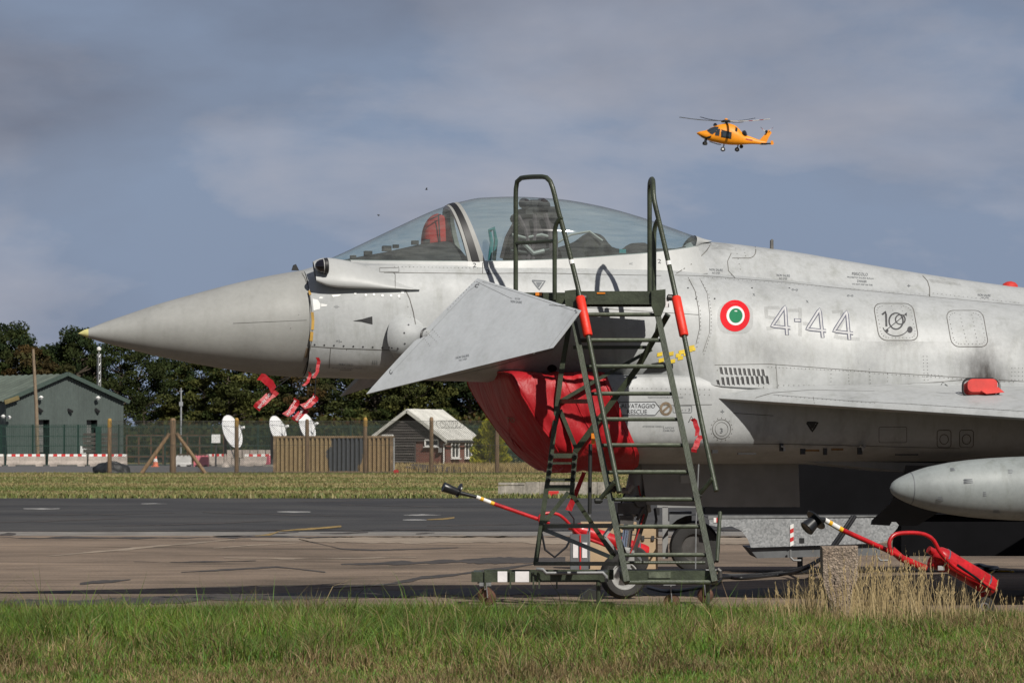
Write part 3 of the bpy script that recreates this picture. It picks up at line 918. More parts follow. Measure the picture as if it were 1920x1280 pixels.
# ---------------------------------------------------------------- barriers in the yard
pmat('barrier_concrete', (0.37, 0.32, 0.28), 0.9, var=0.25, vscale=1.5, fine=0.15, fscale=8)
pmat('red_paint', (0.50, 0.022, 0.020), 0.55, var=0.2, vscale=2)
pmat('white_paint', (0.72, 0.71, 0.68), 0.55, var=0.12, vscale=2)
pmat('pink_plastic', (0.62, 0.16, 0.20), 0.6, var=0.15, vscale=2)
pmat('white_plastic', (0.52, 0.51, 0.49), 0.6, var=0.18, vscale=2)
def jersey():
    L = 2.88
    r = thing('concrete_barrier', (0, 0, 0), 'x', 'barrier', 'red and white topped concrete barriers')
    prof = [(-0.30, 0.10), (-0.30, 0.22), (-0.16, 0.42), (-0.11, 0.90), (0.11, 0.90), (0.16, 0.42), (0.30, 0.22), (0.30, 0.10)]
    MB().prism([Vector((-L / 2, y, z)) for y, z in prof], (L, 0, 0)).build('body', 'barrier_concrete', r, local=True)
    for x in (-L * 0.36, L * 0.36):
        MB().prism([Vector((x - 0.28, -0.30, 0)), Vector((x + 0.28, -0.30, 0)), Vector((x + 0.28, -0.30, 0.1)), Vector((x - 0.28, -0.30, 0.1))], (0, 0.6, 0)).build('foot', 'barrier_concrete', r, local=True)
    n = 9
    for i in range(n):
        x0 = -L / 2 + 0.06 + (L - 0.12) * i / n; x1 = x0 + (L - 0.12) / n
        zt, zb = 0.905, 0.73
        yt, yb = 0.116, 0.134
        m = MB()
        m.add([(x0, -yb, zb), (x1, -yb, zb), (x1, -yt, zt), (x0, -yt, zt), (x0, yb, zb), (x1, yb, zb), (x1, yt, zt), (x0, yt, zt)],
              [(0, 1, 2, 3), (3, 2, 6, 7), (7, 6, 5, 4), (0, 3, 7, 4), (1, 5, 6, 2)])
        m.build('colour_band', 'red_paint' if i % 2 else 'white_paint', r, local=True)
    return r
jb = jersey()
JB = [(-28, 300, 0.02, 'red and white topped concrete barrier cut off by the left edge'),
      (49.5, 300, 0.0, 'red and white topped concrete barrier left of the shed door'),
      (127.5, 300, 0.0, 'red and white topped concrete barrier right of the leaning pole'),
      (203, 300, 0.03, 'red and white topped concrete barrier behind the fence post by the black heap'),
      (494, 300, 0.0, 'red and white topped concrete barrier at the left end of the container'),
      (411, 306, 1.0, 'dark turned concrete barrier left of the satellite dishes')]
for i, (px, D, rz, lab) in enumerate(JB):
    o = jb if i == 0 else copy_tree(jb)
    o.location = GX(px, D, -0.012); o.rotation_euler = (0, 0, rz); o['label'] = lab
def plastic_barrier(px, w, D, mat, label, rz=0.0):
    b = GX(px, D, -0.012); r = thing('plastic_barrier', b, label, 'barrier', 'water filled plastic barriers', rz)
    prof = [(-0.24, 0), (-0.24, 0.18), (-0.15, 0.3), (-0.11, 0.74), (0.11, 0.74), (0.15, 0.3), (0.24, 0.18), (0.24, 0)]
    MB().prism([Vector((-w / 2, y, z)) for y, z in prof], (w, 0, 0)).build('body', mat, r, local=True)
    for k in range(4):
        x = -w / 2 + w * (k + 0.5) / 4
        MB().box((x, 0, 0.78), (w / 4 * 0.7, 0.16, 0.08)).build('top_lug', mat, r, local=True)
    for x in (-w * 0.3, w * 0.3):
        MB().box((x, -0.245, 0.06), (0.22, 0.02, 0.10)).build('forklift_slot', 'dark_void', r, local=True)
plastic_barrier(345, 1.15, 296, 'white_plastic', 'white plastic barrier right of the braced fence post')
plastic_barrier(378, 1.1, 295, 'pink_plastic', 'faded pink plastic barrier between white barrier and dish')
plastic_barrier(507, 0.5, 297, 'pink_plastic', 'pink plastic barrier peeking out beside the container', 0.9)
def cone(px, D, label, h=0.95):
    b = GX(px, D, -0.012); r = thing('traffic_cone', b, label, 'cone')
    MB().box(b + Vector((0, 0, 0.03)), (0.55, 0.55, 0.06)).build('base', 'cone_orange', r)
    MB().lathe([(0.22, 0.06), (0.14, h * 0.5), (0.05, h)], b, (0, 0, 1), 14).build('cone', 'cone_orange', r, smooth=40)
    MB().lathe([(0.165, h * 0.38), (0.12, h * 0.62)], b + Vector((0, 0, 0.004)), (0, 0, 1), 14).build('sleeve', 'white_paint', r)
pmat('cone_orange', (0.62, 0.17, 0.09), 0.6, var=0.2, vscale=3)
cone(292, 290, 'faded orange traffic cone left of the braced fence post')
m = MB(); b = GX(422.5, 285, -0.012)
m.lathe([(0.33, 0), (0.30, 0.1), (0.12, 0.35), (0.10, 0.9), (0.02, 0.95)], b, (0, 0, 1), 10)
tag(m.build('concrete_stub', 'barrier_concrete', org=b), 'pale concrete cone shaped stub under the leftmost dish', 'bollard')

# rusty racking and hut behind the mesh fence
pmat('rust_brown', (0.115, 0.050, 0.026), 0.85, var=0.4, vscale=1.5)
def rack():
    D = 318; a, b2 = GX(238, D, -0.012), GX(420, D, -0.012)
    r = thing('rusty_rack', a, 'long rust brown steel rack behind the green mesh fence', 'rack')
    for k in range(9):
        p = a.lerp(b2, k / 8)
        MB().beam(p, p + Vector((0, 0, 2.4)), 0.12, 0.12).build('upright', 'rust_brown', r)
    for z in (0.7, 1.5, 2.35):
        MB().beam(a + Vector((0, 0, z)), b2 + Vector((0, 0, z)), 0.10, 0.12).build('rail', 'rust_brown', r)
    MB().box(a.lerp(b2, 0.75) + Vector((0, 0.6, 0.55)), (3.4, 0.8, 0.7)).build('load', 'rust_brown', r)
    MB().box(a.lerp(b2, 0.25) + Vector((0, 0.6, 0.45)), (2.6, 0.8, 0.5)).build('load', 'dark_steel', r)
rack()
def trailer_bed():
    D = 312; b = GX(175, D, -0.012)
    r = thing('stacked_boards', b, 'low grey brown stack of boards in front of the shed gable', 'stack')
    for k in range(8):
        MB().box(GX(190, D, 0.15 + k * 0.32), (2.8 - 0.1 * (k % 2), 0.9, 0.26)).build('board', 'weathered_dark', r)
pmat('weathered_dark', (0.085, 0.070, 0.062), 0.9, var=0.35, vscale=2, fine=0.2, fscale=9)
trailer_bed()
def block_wall():
    D = 299; r = thing('block_stack', GX(452, D, -0.012), 'pale concrete block stack behind the barrier right of the dishes', 'blocks')
    for k in range(6):
        for z in range(2):
            MB().box(GX(428 + k * 14.5 + (z * 5), 303, 0.3 + z * 0.62), (0.52, 0.5, 0.58)).build('block', 'barrier_concrete', r)
block_wall()

# ---------------------------------------------------------------- fences
pmat('post_wood', (0.19, 0.125, 0.072), 0.9, var=0.4, vscale=3, mapscale=(4, 4, 0.5), fine=0.2, fscale=15)
pmat('post_yellow', (0.34, 0.20, 0.045), 0.8, var=0.3, vscale=3)
pmat('wire_grey', (0.055, 0.055, 0.050), 0.6, metal=0.2, var=0.2)
pmat('mesh_green', (0.010, 0.040, 0.028), 0.5, var=0.2)
def chain_fence():
    D = 204.0
    r = thing('chainlink_fence', GX(206, D, -0.016), 'chain link fence on brown wooden posts along the far grass', 'fence')
    xs = [206, 324.5, 444, 576, 685, 809, 932, 1056, 1180]
    tops = [786, 785, 785, 787, 784, 783, 783, 783, 783]
    for i, x in enumerate(xs):
        b = GX(x, D, -0.05); t = P(x, tops[i], D)
        w = 0.11 if i != 1 else 0.165
        p = MB().lathe([(w * 0.95, 0), (w, 0.2), (w * 0.93, t.z + 0.0), (w * 0.6, t.z + 0.09)], b, (0, 0, 1), 9).build('post', 'post_wood', r, smooth=50)
        if i in (0, 2, 4):
            MB().lathe([(w * 0.99, t.z - 0.35), (w * 0.97, t.z + 0.01), (w * 0.62, t.z + 0.10)], b, (0, 0, 1), 9).build('painted_top', 'post_yellow', p)
    for x1 in (263, 388):
        MB().tube([GX(x1, D - 0.3, -0.05), P(324.5 + (x1 - 324.5) * 0.1, 812, D - 0.05)], 0.10, 8).build('brace', 'post_wood', r)
    # woven wire between the posts, one panel per bay
    z0, z1 = 0.0, P(206, 789, D).z
    for i in range(len(xs) - 1):
        a, b = GX(xs[i], D - 0.16, 0).x, GX(xs[i + 1], D - 0.16, 0).x
        m = MB(); pitch = 0.105; w = 0.0075
        Hh = z1 - z0; n = int((b - a + Hh) / pitch)
        for k in range(-int(Hh / pitch), int((b - a) / pitch)):
            for sgn in (1, -1):
                x0 = a + k * pitch; xe = x0 + Hh
                t0 = max(0, (a - x0) / Hh); t1 = min(1, (b - x0) / Hh)
                if t1 <= t0: continue
                za, zb = (z0 + Hh * t0, z0 + Hh * t1) if sgn > 0 else (z1 - Hh * t0, z1 - Hh * t1)
                xa, xb = x0 + Hh * t0, x0 + Hh * t1
                y = D - 0.16 - 0.004 * sgn
                m.quad((xa - w, y, za), (xa + w, y, za), (xb + w, y, zb), (xb - w, y, zb))
        for z in (z0 + 0.1, z0 + Hh * 0.55, z1):
            m.quad((a, D - 0.175, z - 0.008), (b, D - 0.175, z - 0.008), (b, D - 0.175, z + 0.008), (a, D - 0.175, z + 0.008))
        tag(m.build('wire_netting', 'wire_grey', r), kind='stuff')
    # coils of barbed wire over the cabin bay
    m = MB()
    c0 = P(822, 795, D - 0.2); pts = []
    for k in range(90):
        t = k / 89
        pts.append(c0 + Vector((t * 1.15 + 0.20 * math.cos(t * 6 * 2 * math.pi), 0.15 * math.sin(t * 40), 0.20 * math.sin(t * 6 * 2 * math.pi))))
    m.tube(pts, 0.009, 4).build('barbed_wire_coil', 'wire_grey', r)
chain_fence()
def mesh_fence():
    D = 309.0
    r = thing('mesh_fence', GX(-40, D, -0.012), 'dark green welded mesh fence across the yard behind the barriers', 'fence')
    xs = [-60, 3, 62, 121, 147, 223, 310, 397, 484, 571, 658, 745, 832, 919, 1006]
    H = 3.15
    for x in xs:
        MB().box(GX(x, D, H / 2), (0.13, 0.13, H)).build('post', 'mesh_green', r)
    MB().box(GX(185, D - 0.3, 1.5), (0.42, 0.2, 3.0)).build('gate_post', 'mesh_green', r)
    for i in range(len(xs) - 1):
        a, b = GX(xs[i], D, 0).x, GX(xs[i + 1], D, 0).x
        m = MB()
        nv = int((b - a) / 0.16); w = 0.008
        for k in range(1, nv):
            x = a + (b - a) * k / nv
            m.quad((x - w, D - 0.08, 0.05), (x + w, D - 0.08, 0.05), (x + w, D - 0.08, H), (x - w, D - 0.08, H))
        nz = 38
        for k in range(nz + 1):
            z = 0.05 + (H - 0.05) * k / nz; ww = 0.011 if k % 9 else 0.03
            m.quad((a, D - 0.09, z - ww), (b, D - 0.09, z - ww), (b, D - 0.09, z + ww), (a, D - 0.09, z + ww))
        tag(m.build('mesh_panel', 'mesh_green', r), kind='stuff')
mesh_fence()

# ---------------------------------------------------------------- black heap by the fence
def lump(name, c, rx, ry, rz, mat, seed, org, nu=28, nv=12, amp=0.14):
    r = np.random.default_rng(seed); ph = r.uniform(0, 6.28, 8)
    rows = []
    for j in range(nv + 1):
        t = j / nv * math.pi / 2; row = []
        for i in range(nu):
            a = 2 * math.pi * i / nu
            k = 1 + amp * (math.sin(3 * a + ph[0]) * 0.5 + math.sin(5 * a + 4 * t + ph[1]) * 0.4 + math.sin(9 * a - 3 * t + ph[2]) * 0.35 + math.sin(6 * t + 2 * a + ph[3]) * 0.4)
            row.append(Vector(c) + Vector((rx * k * math.cos(a) * math.cos(t) ** 0.8, ry * k * math.sin(a) * math.cos(t) ** 0.8, rz * k * math.sin(t))))
        rows.append(row)
    return MB().grid(rows, wrap=True).build(name, mat, org=org, smooth=180)
pmat('black_sheet', (0.018, 0.020, 0.022), 0.45, var=0.4, vscale=3, bump=0.6, bscale=6, bdist=0.1)
hb = GX(209, 206.5, -0.016)
tag(lump('tarpaulin_heap', hb, 1.02, 0.7, 0.60, 'black_sheet', 3, hb), 'black sheet covered heap at the foot of the fence', 'heap')

# ---------------------------------------------------------------- camouflaged container
def camo_mat():
    m, nt, b = new_mat('camo')
    tcn = nt.nodes.new('ShaderNodeTexCoord')
    sep = nt.nodes.new('ShaderNodeSeparateXYZ'); nt.links.new(tcn.outputs['Object'], sep.inputs[0])
    n = _noise(nt, 0.9, 3, 0.5)
    ma = nt.nodes.new('ShaderNodeMath'); ma.operation = 'MULTIPLY_ADD'; ma.inputs[1].default_value = 1.5; ma.inputs[2].default_value = -0.75
    nt.links.new(n.outputs['Fac'], ma.inputs[0])
    ad = nt.nodes.new('ShaderNodeMath'); ad.operation = 'ADD'
    nt.links.new(sep.outputs[0], ad.inputs[0]); nt.links.new(ma.outputs[0], ad.inputs[1])
    zz = nt.nodes.new('ShaderNodeMath'); zz.operation = 'MULTIPLY_ADD'; zz.inputs[1].default_value = 0.0; zz.inputs[2].default_value = 0
    r = _ramp(nt, ad.outputs[0], [(0.0, (0.26, 0.195, 0.105)), (1.0, (0.26, 0.195, 0.105))])
    mr = nt.nodes.new('ShaderNodeMapRange'); mr.inputs[1].default_value = -3.3; mr.inputs[2].default_value = 3.3
    nt.links.new(ad.outputs[0], mr.inputs[0])
    r = _ramp(nt, mr.outputs[0], [(0.0, (0.27, 0.20, 0.108)), (0.455, (0.27, 0.20, 0.108)), (0.465, (0.060, 0.068, 0.080)), (0.715, (0.060, 0.068, 0.080)), (0.725, (0.26, 0.185, 0.10))])
    b.inputs['Specular IOR Level'].default_value = .2
    n2 = _noise(nt, 7, 5, 0.7); r2 = _ramp(nt, n2.outputs['Fac'], [(0.35, (0.75, 0.72, 0.7)), (0.65, (1.12, 1.12, 1.1))])
    c = _mix(nt, 1.0, r.outputs['Color'], r2.outputs['Color'], 'MULTIPLY')
    n3 = _noise(nt, 2.2, 6, 0.75); r3 = _ramp(nt, n3.outputs['Fac'], [(0.63, (0, 0, 0)), (0.70, (1, 1, 1))])
    c = _mix(nt, r3.outputs['Color'], c, (0.12, 0.055, 0.025))
    nt.links.new(c, b.inputs['Base Color']); b.inputs['Roughness'].default_value = 0.75
camo_mat()
pmat('rust_frame', (0.20, 0.135, 0.075), 0.85, var=0.45, vscale=2.5, fine=0.2, fscale=12)
def container():
    D = 209.0; a = GX(513, D, -0.016); b = GX(735, D, -0.016)
    H = P(600, 817, D).z; L = b.x - a.x; W = 2.44
    c = (a + b) / 2
    r = thing('shipping_container', c, 'corrugated shipping container painted in sand and dark grey camouflage', 'container')
    # side of pressed ribs, each rib a part
    n = 26; e0 = a.x + 0.12; e1 = b.x - 0.12
    for i in range(n):
        x0 = e0 + (e1 - e0) * i / n; x1 = e0 + (e1 - e0) * (i + 1) / n; d = (x1 - x0)
        prof = [(x0, 0.05), (x0 + d * 0.22, -0.0), (x0 + d * 0.52, -0.0), (x0 + d * 0.74, 0.07), (x1, 0.07 if i < n - 1 else 0.05)]
        prof = [(x0, 0.13), (x0 + d * 0.20, 0.0), (x0 + d * 0.62, 0.0), (x0 + d * 0.82, 0.13), (x1, 0.13)]
        rows = [[Vector((x, D + y, z)) for x, y in prof] for z in (0.12, H - 0.10)]
        MB().grid(rows).build('rib_panel', 'camo', r)
    for z, h in ((0.06, 0.14), (H - 0.05, 0.11)):
        MB().box((c.x, D + 0.03, z), (L, 0.10, h)).build('rail', 'rust_frame', r)
        MB().box((b.x + 0.02, D + W / 2, z), (0.10, W, h)).build('rail', 'rust_frame', r)
    for x in (a.x + 0.06, b.x - 0.04):
        for y in (D + 0.02, D + W):
            MB().box((x, y, H / 2), (0.14, 0.14, H)).build('corner_post', 'rust_frame', r)
    MB().box((c.x, D + W / 2 + 0.05, H - 0.04), (L - 0.2, W, 0.05)).build('roof', 'rust_frame', r)
    MB().box((c.x, D + W, H / 2), (L - 0.2, 0.05, H - 0.2)).build('rear_side', 'camo', r)
    MB().box((a.x + 0.03, D + W / 2, H / 2), (0.05, W - 0.1, H - 0.2)).build('end_wall', 'camo', r)
    for k in range(2):
        d = MB().box((b.x + 0.02, D + 0.1 + (W - 0.1) * (k + 0.5) / 2, H / 2), (0.05, (W - 0.14) / 2, H - 0.3)).build('door', 'rust_frame', r)
        for q in (0.3, 0.7):
            MB().tube([Vector((b.x + 0.07, D + 0.1 + (W - 0.1) * (k + q) / 2, 0.12)), Vector((b.x + 0.07, D + 0.1 + (W - 0.1) * (k + q) / 2, H - 0.1))], 0.02, 6).build('lock_bar', 'galv_steel', d)
container()
m = MB(); b = GX(743, 205.6, -0.016)
m.box(b + Vector((0, 0, 0.10)), (0.26, 0.25, 0.2)); m.box(b + Vector((0, 0, 0.22)), (0.20, 0.2, 0.05))
tag(m.build('red_box', 'red_paint', org=b), 'small red box on the grass by the container corner', 'box')

# ---------------------------------------------------------------- brick and board cabin
def brick_mat():
    m, nt, b = new_mat('brick_wall')
    tcn = nt.nodes.new('ShaderNodeTexCoord'); mp = nt.nodes.new('ShaderNodeMapping')
    mp.inputs['Rotation'].default_value = (math.radians(90), 0, 0)
    nt.links.new(tcn.outputs['Object'], mp.inputs[0])
    t = nt.nodes.new('ShaderNodeTexBrick'); nt.links.new(mp.outputs[0], t.inputs['Vector'])
    t.inputs['Color1'].default_value = (0.19, 0.052, 0.034, 1); t.inputs['Color2'].default_value = (0.12, 0.036, 0.028, 1); t.inputs['Mortar'].default_value = (0.19, 0.15, 0.12, 1)
    t.inputs['Scale'].default_value = 1.0; t.inputs['Brick Width'].default_value = 0.225; t.inputs['Row Height'].default_value = 0.075; t.inputs['Mortar Size'].default_value = 0.008
    nt.links.new(t.outputs['Color'], b.inputs['Base Color']); b.inputs['Roughness'].default_value = 0.9
brick_mat()
pmat('dark_board', (0.055, 0.046, 0.042), 0.85, var=0.4, vscale=2.5, mapscale=(0.6, 2, 6), fine=0.25, fscale=12)
pmat('dark_board_worn', (0.10, 0.088, 0.08), 0.85, var=0.4, vscale=2.5, mapscale=(0.6, 2, 6), fine=0.25, fscale=12)
pmat('roof_felt', (0.56, 0.55, 0.50), 0.85, var=0.2, vscale=1.2, fine=0.12, fscale=8)
pmat('window_frame', (0.68, 0.67, 0.64), 0.5, var=0.08)
m, nt, b = new_mat('far_glass')
b.inputs['Base Color'].default_value = (0.02, 0.024, 0.026, 1); b.inputs['Roughness'].default_value = 0.08
def cabin():
    D = 240.0
    gl = GX(690, D, -0.016); gr = GX(838, D, -0.016); gr2 = GX(893, D + 3.6, -0.016)
    # gable wall faces left-front; long side with two windows faces right-front
    cor = GX(834, D, -0.016)                  # near corner between gable and long side
    gfar = GX(700, D + 2.4, -0.016)           # far end of the gable
    sfar = GX(893, D + 5.0, -0.016)           # far end of the long side
    u = (gfar - cor); Wg = u.length; u.normalize()
    w = (sfar - cor); Ls = w.length; w.normalize()
    nu = Vector((-u.y, u.x, 0)); nu = nu if nu.y < 0 else -nu
    nw = Vector((-w.y, w.x, 0)); nw = nw if nw.y < 0 else -nw
    ze = P(834, 822, D).z; zr = P(757, 771, D + 1.2).z
    r = thing('cabin', cor, 'small cabin of dark boards and red brick with a pale pitched roof', 'cabin')
    def A(s, z, o=0.0): return cor + u * s + Vector((0, 0, z)) + nu * o
    def B(s, z, o=0.0): return cor + w * s + Vector((0, 0, z)) + nw * o
    def zt(s): return ze + (zr - ze) * (1 - abs(s - Wg / 2) / (Wg / 2))
    bw = 0.40 * Wg
    # brick part of the gable, boards above and beside
    MB().prism([A(0, 0), A(bw, 0), A(bw, ze - 0.08), A(0, ze - 0.08)], -nu * 0.2).build('brick_wall', 'brick_wall', r)
    nb = 22
    top = zr - 0.05
    for k in range(nb):
        z0 = top * k / nb; z1 = top * (k + 1) / nb
        s_lo = bw + 0.06 if z1 < ze - 0.02 else 0.0
        # clip to gable slope
        def clip(z): 
            t = max(0.0, (z - ze) / (zr - ze)); return (Wg / 2 * t, Wg - Wg / 2 * t)
        a0, b0_ = clip(z1)
        s0 = max(s_lo, a0); s1 = b0_
        if s1 - s0 < 0.1: continue
        MB().add([A(s0, z0 + 0.02, 0.10), A(s1, z0 + 0.02, 0.10), A(s1, z1, 0.02), A(s0, z1, 0.02), A(s0, z0 + 0.012, 0), A(s1, z0 + 0.012, 0), A(s1, z1, 0), A(s0, z1, 0)],
                 [(0, 1, 2, 3), (0, 4, 5, 1), (3, 2, 6, 7), (0, 3, 7, 4), (1, 5, 6, 2)]).build('board', ('dark_board', 'dark_board_worn')[(k * 7) % 3 == 0], r)
    MB().prism([A(0, 0, -0.01), A(Wg, 0, -0.01), A(Wg, ze, -0.01), A(Wg / 2, zr - 0.02, -0.01), A(0, ze, -0.01)], -nu * 0.15).build('gable_backing', 'dark_board', r)
    MB().beam(A(bw + 0.03, 0, 0.04), A(bw + 0.03, ze - 0.05, 0.04), 0.08, 0.08).build('corner_board', 'dark_board', r)
    MB().prism([B(0, 0), B(Ls, 0), B(Ls, ze), B(0, ze)], -nw * 0.2).build('brick_wall', 'brick_wall', r)
    # windows
    def window(fn, s0, s1, z0, z1, nn, bars):
        fr = MB(); t = 0.085
        for (p, q) in (((s0, z0), (s1, z0)), ((s0, z1), (s1, z1)), ((s0, z0), (s0, z1)), ((s1, z0), (s1, z1))):
            fr.beam(fn(p[0], p[1], 0.06), fn(q[0], q[1], 0.06), t, t)
        for k in range(1, bars):
            s = s0 + (s1 - s0) * k / bars
            fr.beam(fn(s, z0, 0.06), fn(s, z1, 0.06), 0.06, 0.07)
        f = fr.build('window_frame', 'window_frame', r)
        MB().quad(fn(s0, z0, 0.03), fn(s1, z0, 0.03), fn(s1, z1, 0.03), fn(s0, z1, 0.03)).build('pane', 'far_glass', f)
        MB().beam(fn(s0 - 0.08, z0 - 0.07, 0.1), fn(s1 + 0.08, z0 - 0.07, 0.1), 0.16, 0.06).build('sill', 'window_frame', f)
    zz = lambda py: CH + (840 - py) / F * D
    window(A, 0.42, 1.32, zz(835), zz(824), nu, 2)
    for s0, s1 in ((0.19, 0.42), (0.62, 0.83)):
        window(B, s0 * Ls, s1 * Ls, zz(857), zz(824), nw, 2)
    MB().box(A(0.25, zz(843), 0.12), (0.22, 0.16, 0.28)).build('meter_box', 'shutter_grey', r)
    # white door frame on the boards at the left
    dr = MB()
    for (p, q) in (((3.55, 0), (3.55, zz(815))), ((4.75, 0), (4.75, zz(815))), ((3.55, zz(815)), (4.75, zz(815)))):
        dr.beam(A(*p, 0.1), A(*q, 0.1), 0.11, 0.11)
    d = dr.build('door_frame', 'window_frame', r)
    MB().prism([A(3.6, 0, 0.055), A(4.7, 0, 0.055), A(4.7, zz(816), 0.055), A(3.6, zz(816), 0.055)], nu * 0.02).build('door', 'dark_board', d)
    # roof: two pitched slopes, sheets of felt
    ov = 0.32
    rl = 6
    def roof_pt(s, l, up=0.0):
        t = 1 - abs(s - Wg / 2) / (Wg / 2)
        return cor + u * s + w * l + Vector((0, 0, ze + (zr - ze) * t + 0.10 + up))
    for (sa, sb) in ((-0.28, Wg / 2), (Wg + 0.28, Wg / 2)):
        for k in range(rl):
            l0 = -ov + (Ls + 2 * ov) * k / rl; l1 = -ov + (Ls + 2 * ov) * (k + 1) / rl
            lip = 0.012 * (k % 2)
            cut = 0.0
            a_, b_, c_, d_ = roof_pt(sa, l0, lip), roof_pt(sb, l0, lip), roof_pt(sb, l1, lip), roof_pt(sa, l1, lip)
            MB().prism([a_, b_, c_, d_], (0, 0, 0.07)).build('roof_sheet', 'roof_felt', r)
    for (sa, sb) in ((-0.3, Wg / 2), (Wg + 0.3, Wg / 2)):
        MB().beam(roof_pt(sa, -ov - 0.03, -0.04), roof_pt(sb, -ov - 0.03, -0.04), 0.06, 0.20).build('barge_board', 'roof_felt', r)
    MB().tube([roof_pt(-0.34, -ov, -0.05), roof_pt(-0.34, Ls + ov, -0.05)], 0.06, 6).build('gutter', 'dark_steel', r)
    MB().tube([roof_pt(-0.34, -0.1, -0.08), A(0.0, ze - 0.35, 0.12), A(0.0, 0.0, 0.12)], 0.045, 6).build('downpipe', 'window_frame', r)
    MB().box(roof_pt(Wg + 0.5, 0.2, 0.05), (0.75, 0.5, 0.45)).build('tank', 'roof_felt', r)
cabin()
# weathered timbers on the grass
def timber():
    D = 222; b = GX(815, D, -0.016)
    r = thing('timber_stack', b, 'low stack of dark weathered timbers in front of the cabin', 'timber')
    for k, (x0, x1, z, y) in enumerate([(765, 872, 0.10, 0), (778, 874, 0.22, 0.15), (770, 835, 0.33, 0.1), (760, 800, 0.2, -0.25), (800, 860, 0.08, -0.3)]):
        MB().beam(GX(x0, D + y, z + 0.08), GX(x1, D + y + 0.5, z), 0.2, 0.11).build('beam', 'weathered_dark', r)
timber()
# yellow-green conifer beside the cabin
def conifer():
    D = 236; b = GX(918, D, -0.016); H = P(918, 787, D).z; r = np.random.default_rng(44)
    t = thing('conifer', b, 'bright yellow green bushy conifer right of the cabin', 'tree')
    MB().tube([b, b + Vector((0, 0, H * 0.8))], [0.12, 0.03], 7).build('trunk', 'bark', t)
    n = 9500
    z = r.random(n) ** 0.75
    prof = np.sqrt(np.clip(1 - z, 0, 1)) * 0.95 + 0.06
    a = r.random(n) * 6.283; lob = 1 + 0.16 * np.sin(5 * a + 9 * z) + 0.12 * np.sin(11 * z * 3 + 2 * a)
    rad = 1.18 * prof * lob * (0.55 + 0.45 * r.random(n) ** 0.4)
    p = np.stack([rad * np.cos(a), rad * np.sin(a), z * H], 1)
    out = np.stack([np.cos(a), np.sin(a), 0.9 + 0 * a], 1); out /= np.linalg.norm(out, axis=1)[:, None]
    e2 = np.cross(out, r.normal(size=(n, 3))); e2 /= np.linalg.norm(e2, axis=1)[:, None]
    s = r.uniform(0.10, 0.24, n)[:, None]
    q = np.stack([p - out * s * .4, p + e2 * s * .28, p + out * s * .7, p - e2 * s * .28], 1)
    tt = r.random((n, 1))
    inner = np.clip((rad / (1.18 * prof * lob)), 0, 1)[:, None]
    col = np.array([0.13, 0.17, 0.022]) * (1 - tt) + np.array([0.48, 0.43, 0.045]) * tt
    o = big_mesh('crown', q.reshape(-1, 3), np.full(n, 4), np.arange(4 * n), 'leaf', np.repeat(col, 4, 0))
    o.parent = t
conifer()
# ---------------------------------------------------------------- low concrete wall by the taxiway
pmat('wall_concrete', (0.30, 0.275, 0.235), 0.9, var=0.4, vscale=2.0, mapscale=(4, 4, 0.7), fine=0.2, fscale=14, bump=0.3)
def low_wall():
    D = 109.0; a = GX(934, D, -0.016)
    r = thing('low_wall', a, 'low stained concrete wall at the edge of the taxiway', 'wall')
    MB().prism([GX(934, D, 0), GX(985, D, 0), GX(985, D, 0.36), GX(934, D, 0.30)], (0, 0.6, 0)).build('wing', 'wall_concrete', r)
    MB().box((GX(959, D + 0.3, 0).x, D + 0.3, 0.365), (0.72, 0.64, 0.06)).build('coping', 'wall_concrete', r)
    for k in range(6):
        x0, x1 = 985 + k * 27, 985 + (k + 1) * 27 - 0.5
        MB().prism([GX(x0, D + 0.06, 0), GX(x1, D + 0.06, 0), GX(x1, D + 0.06, 0.41), GX(x0, D + 0.06, 0.41)], (0, 0.5, 0)).build('panel', 'wall_concrete', r)
    MB().box((GX(1035, D - 0.25, 0).x, D - 0.25, 0.085), (0.36, 0.25, 0.17)).build('red_block', 'red_paint', r)
low_wall()
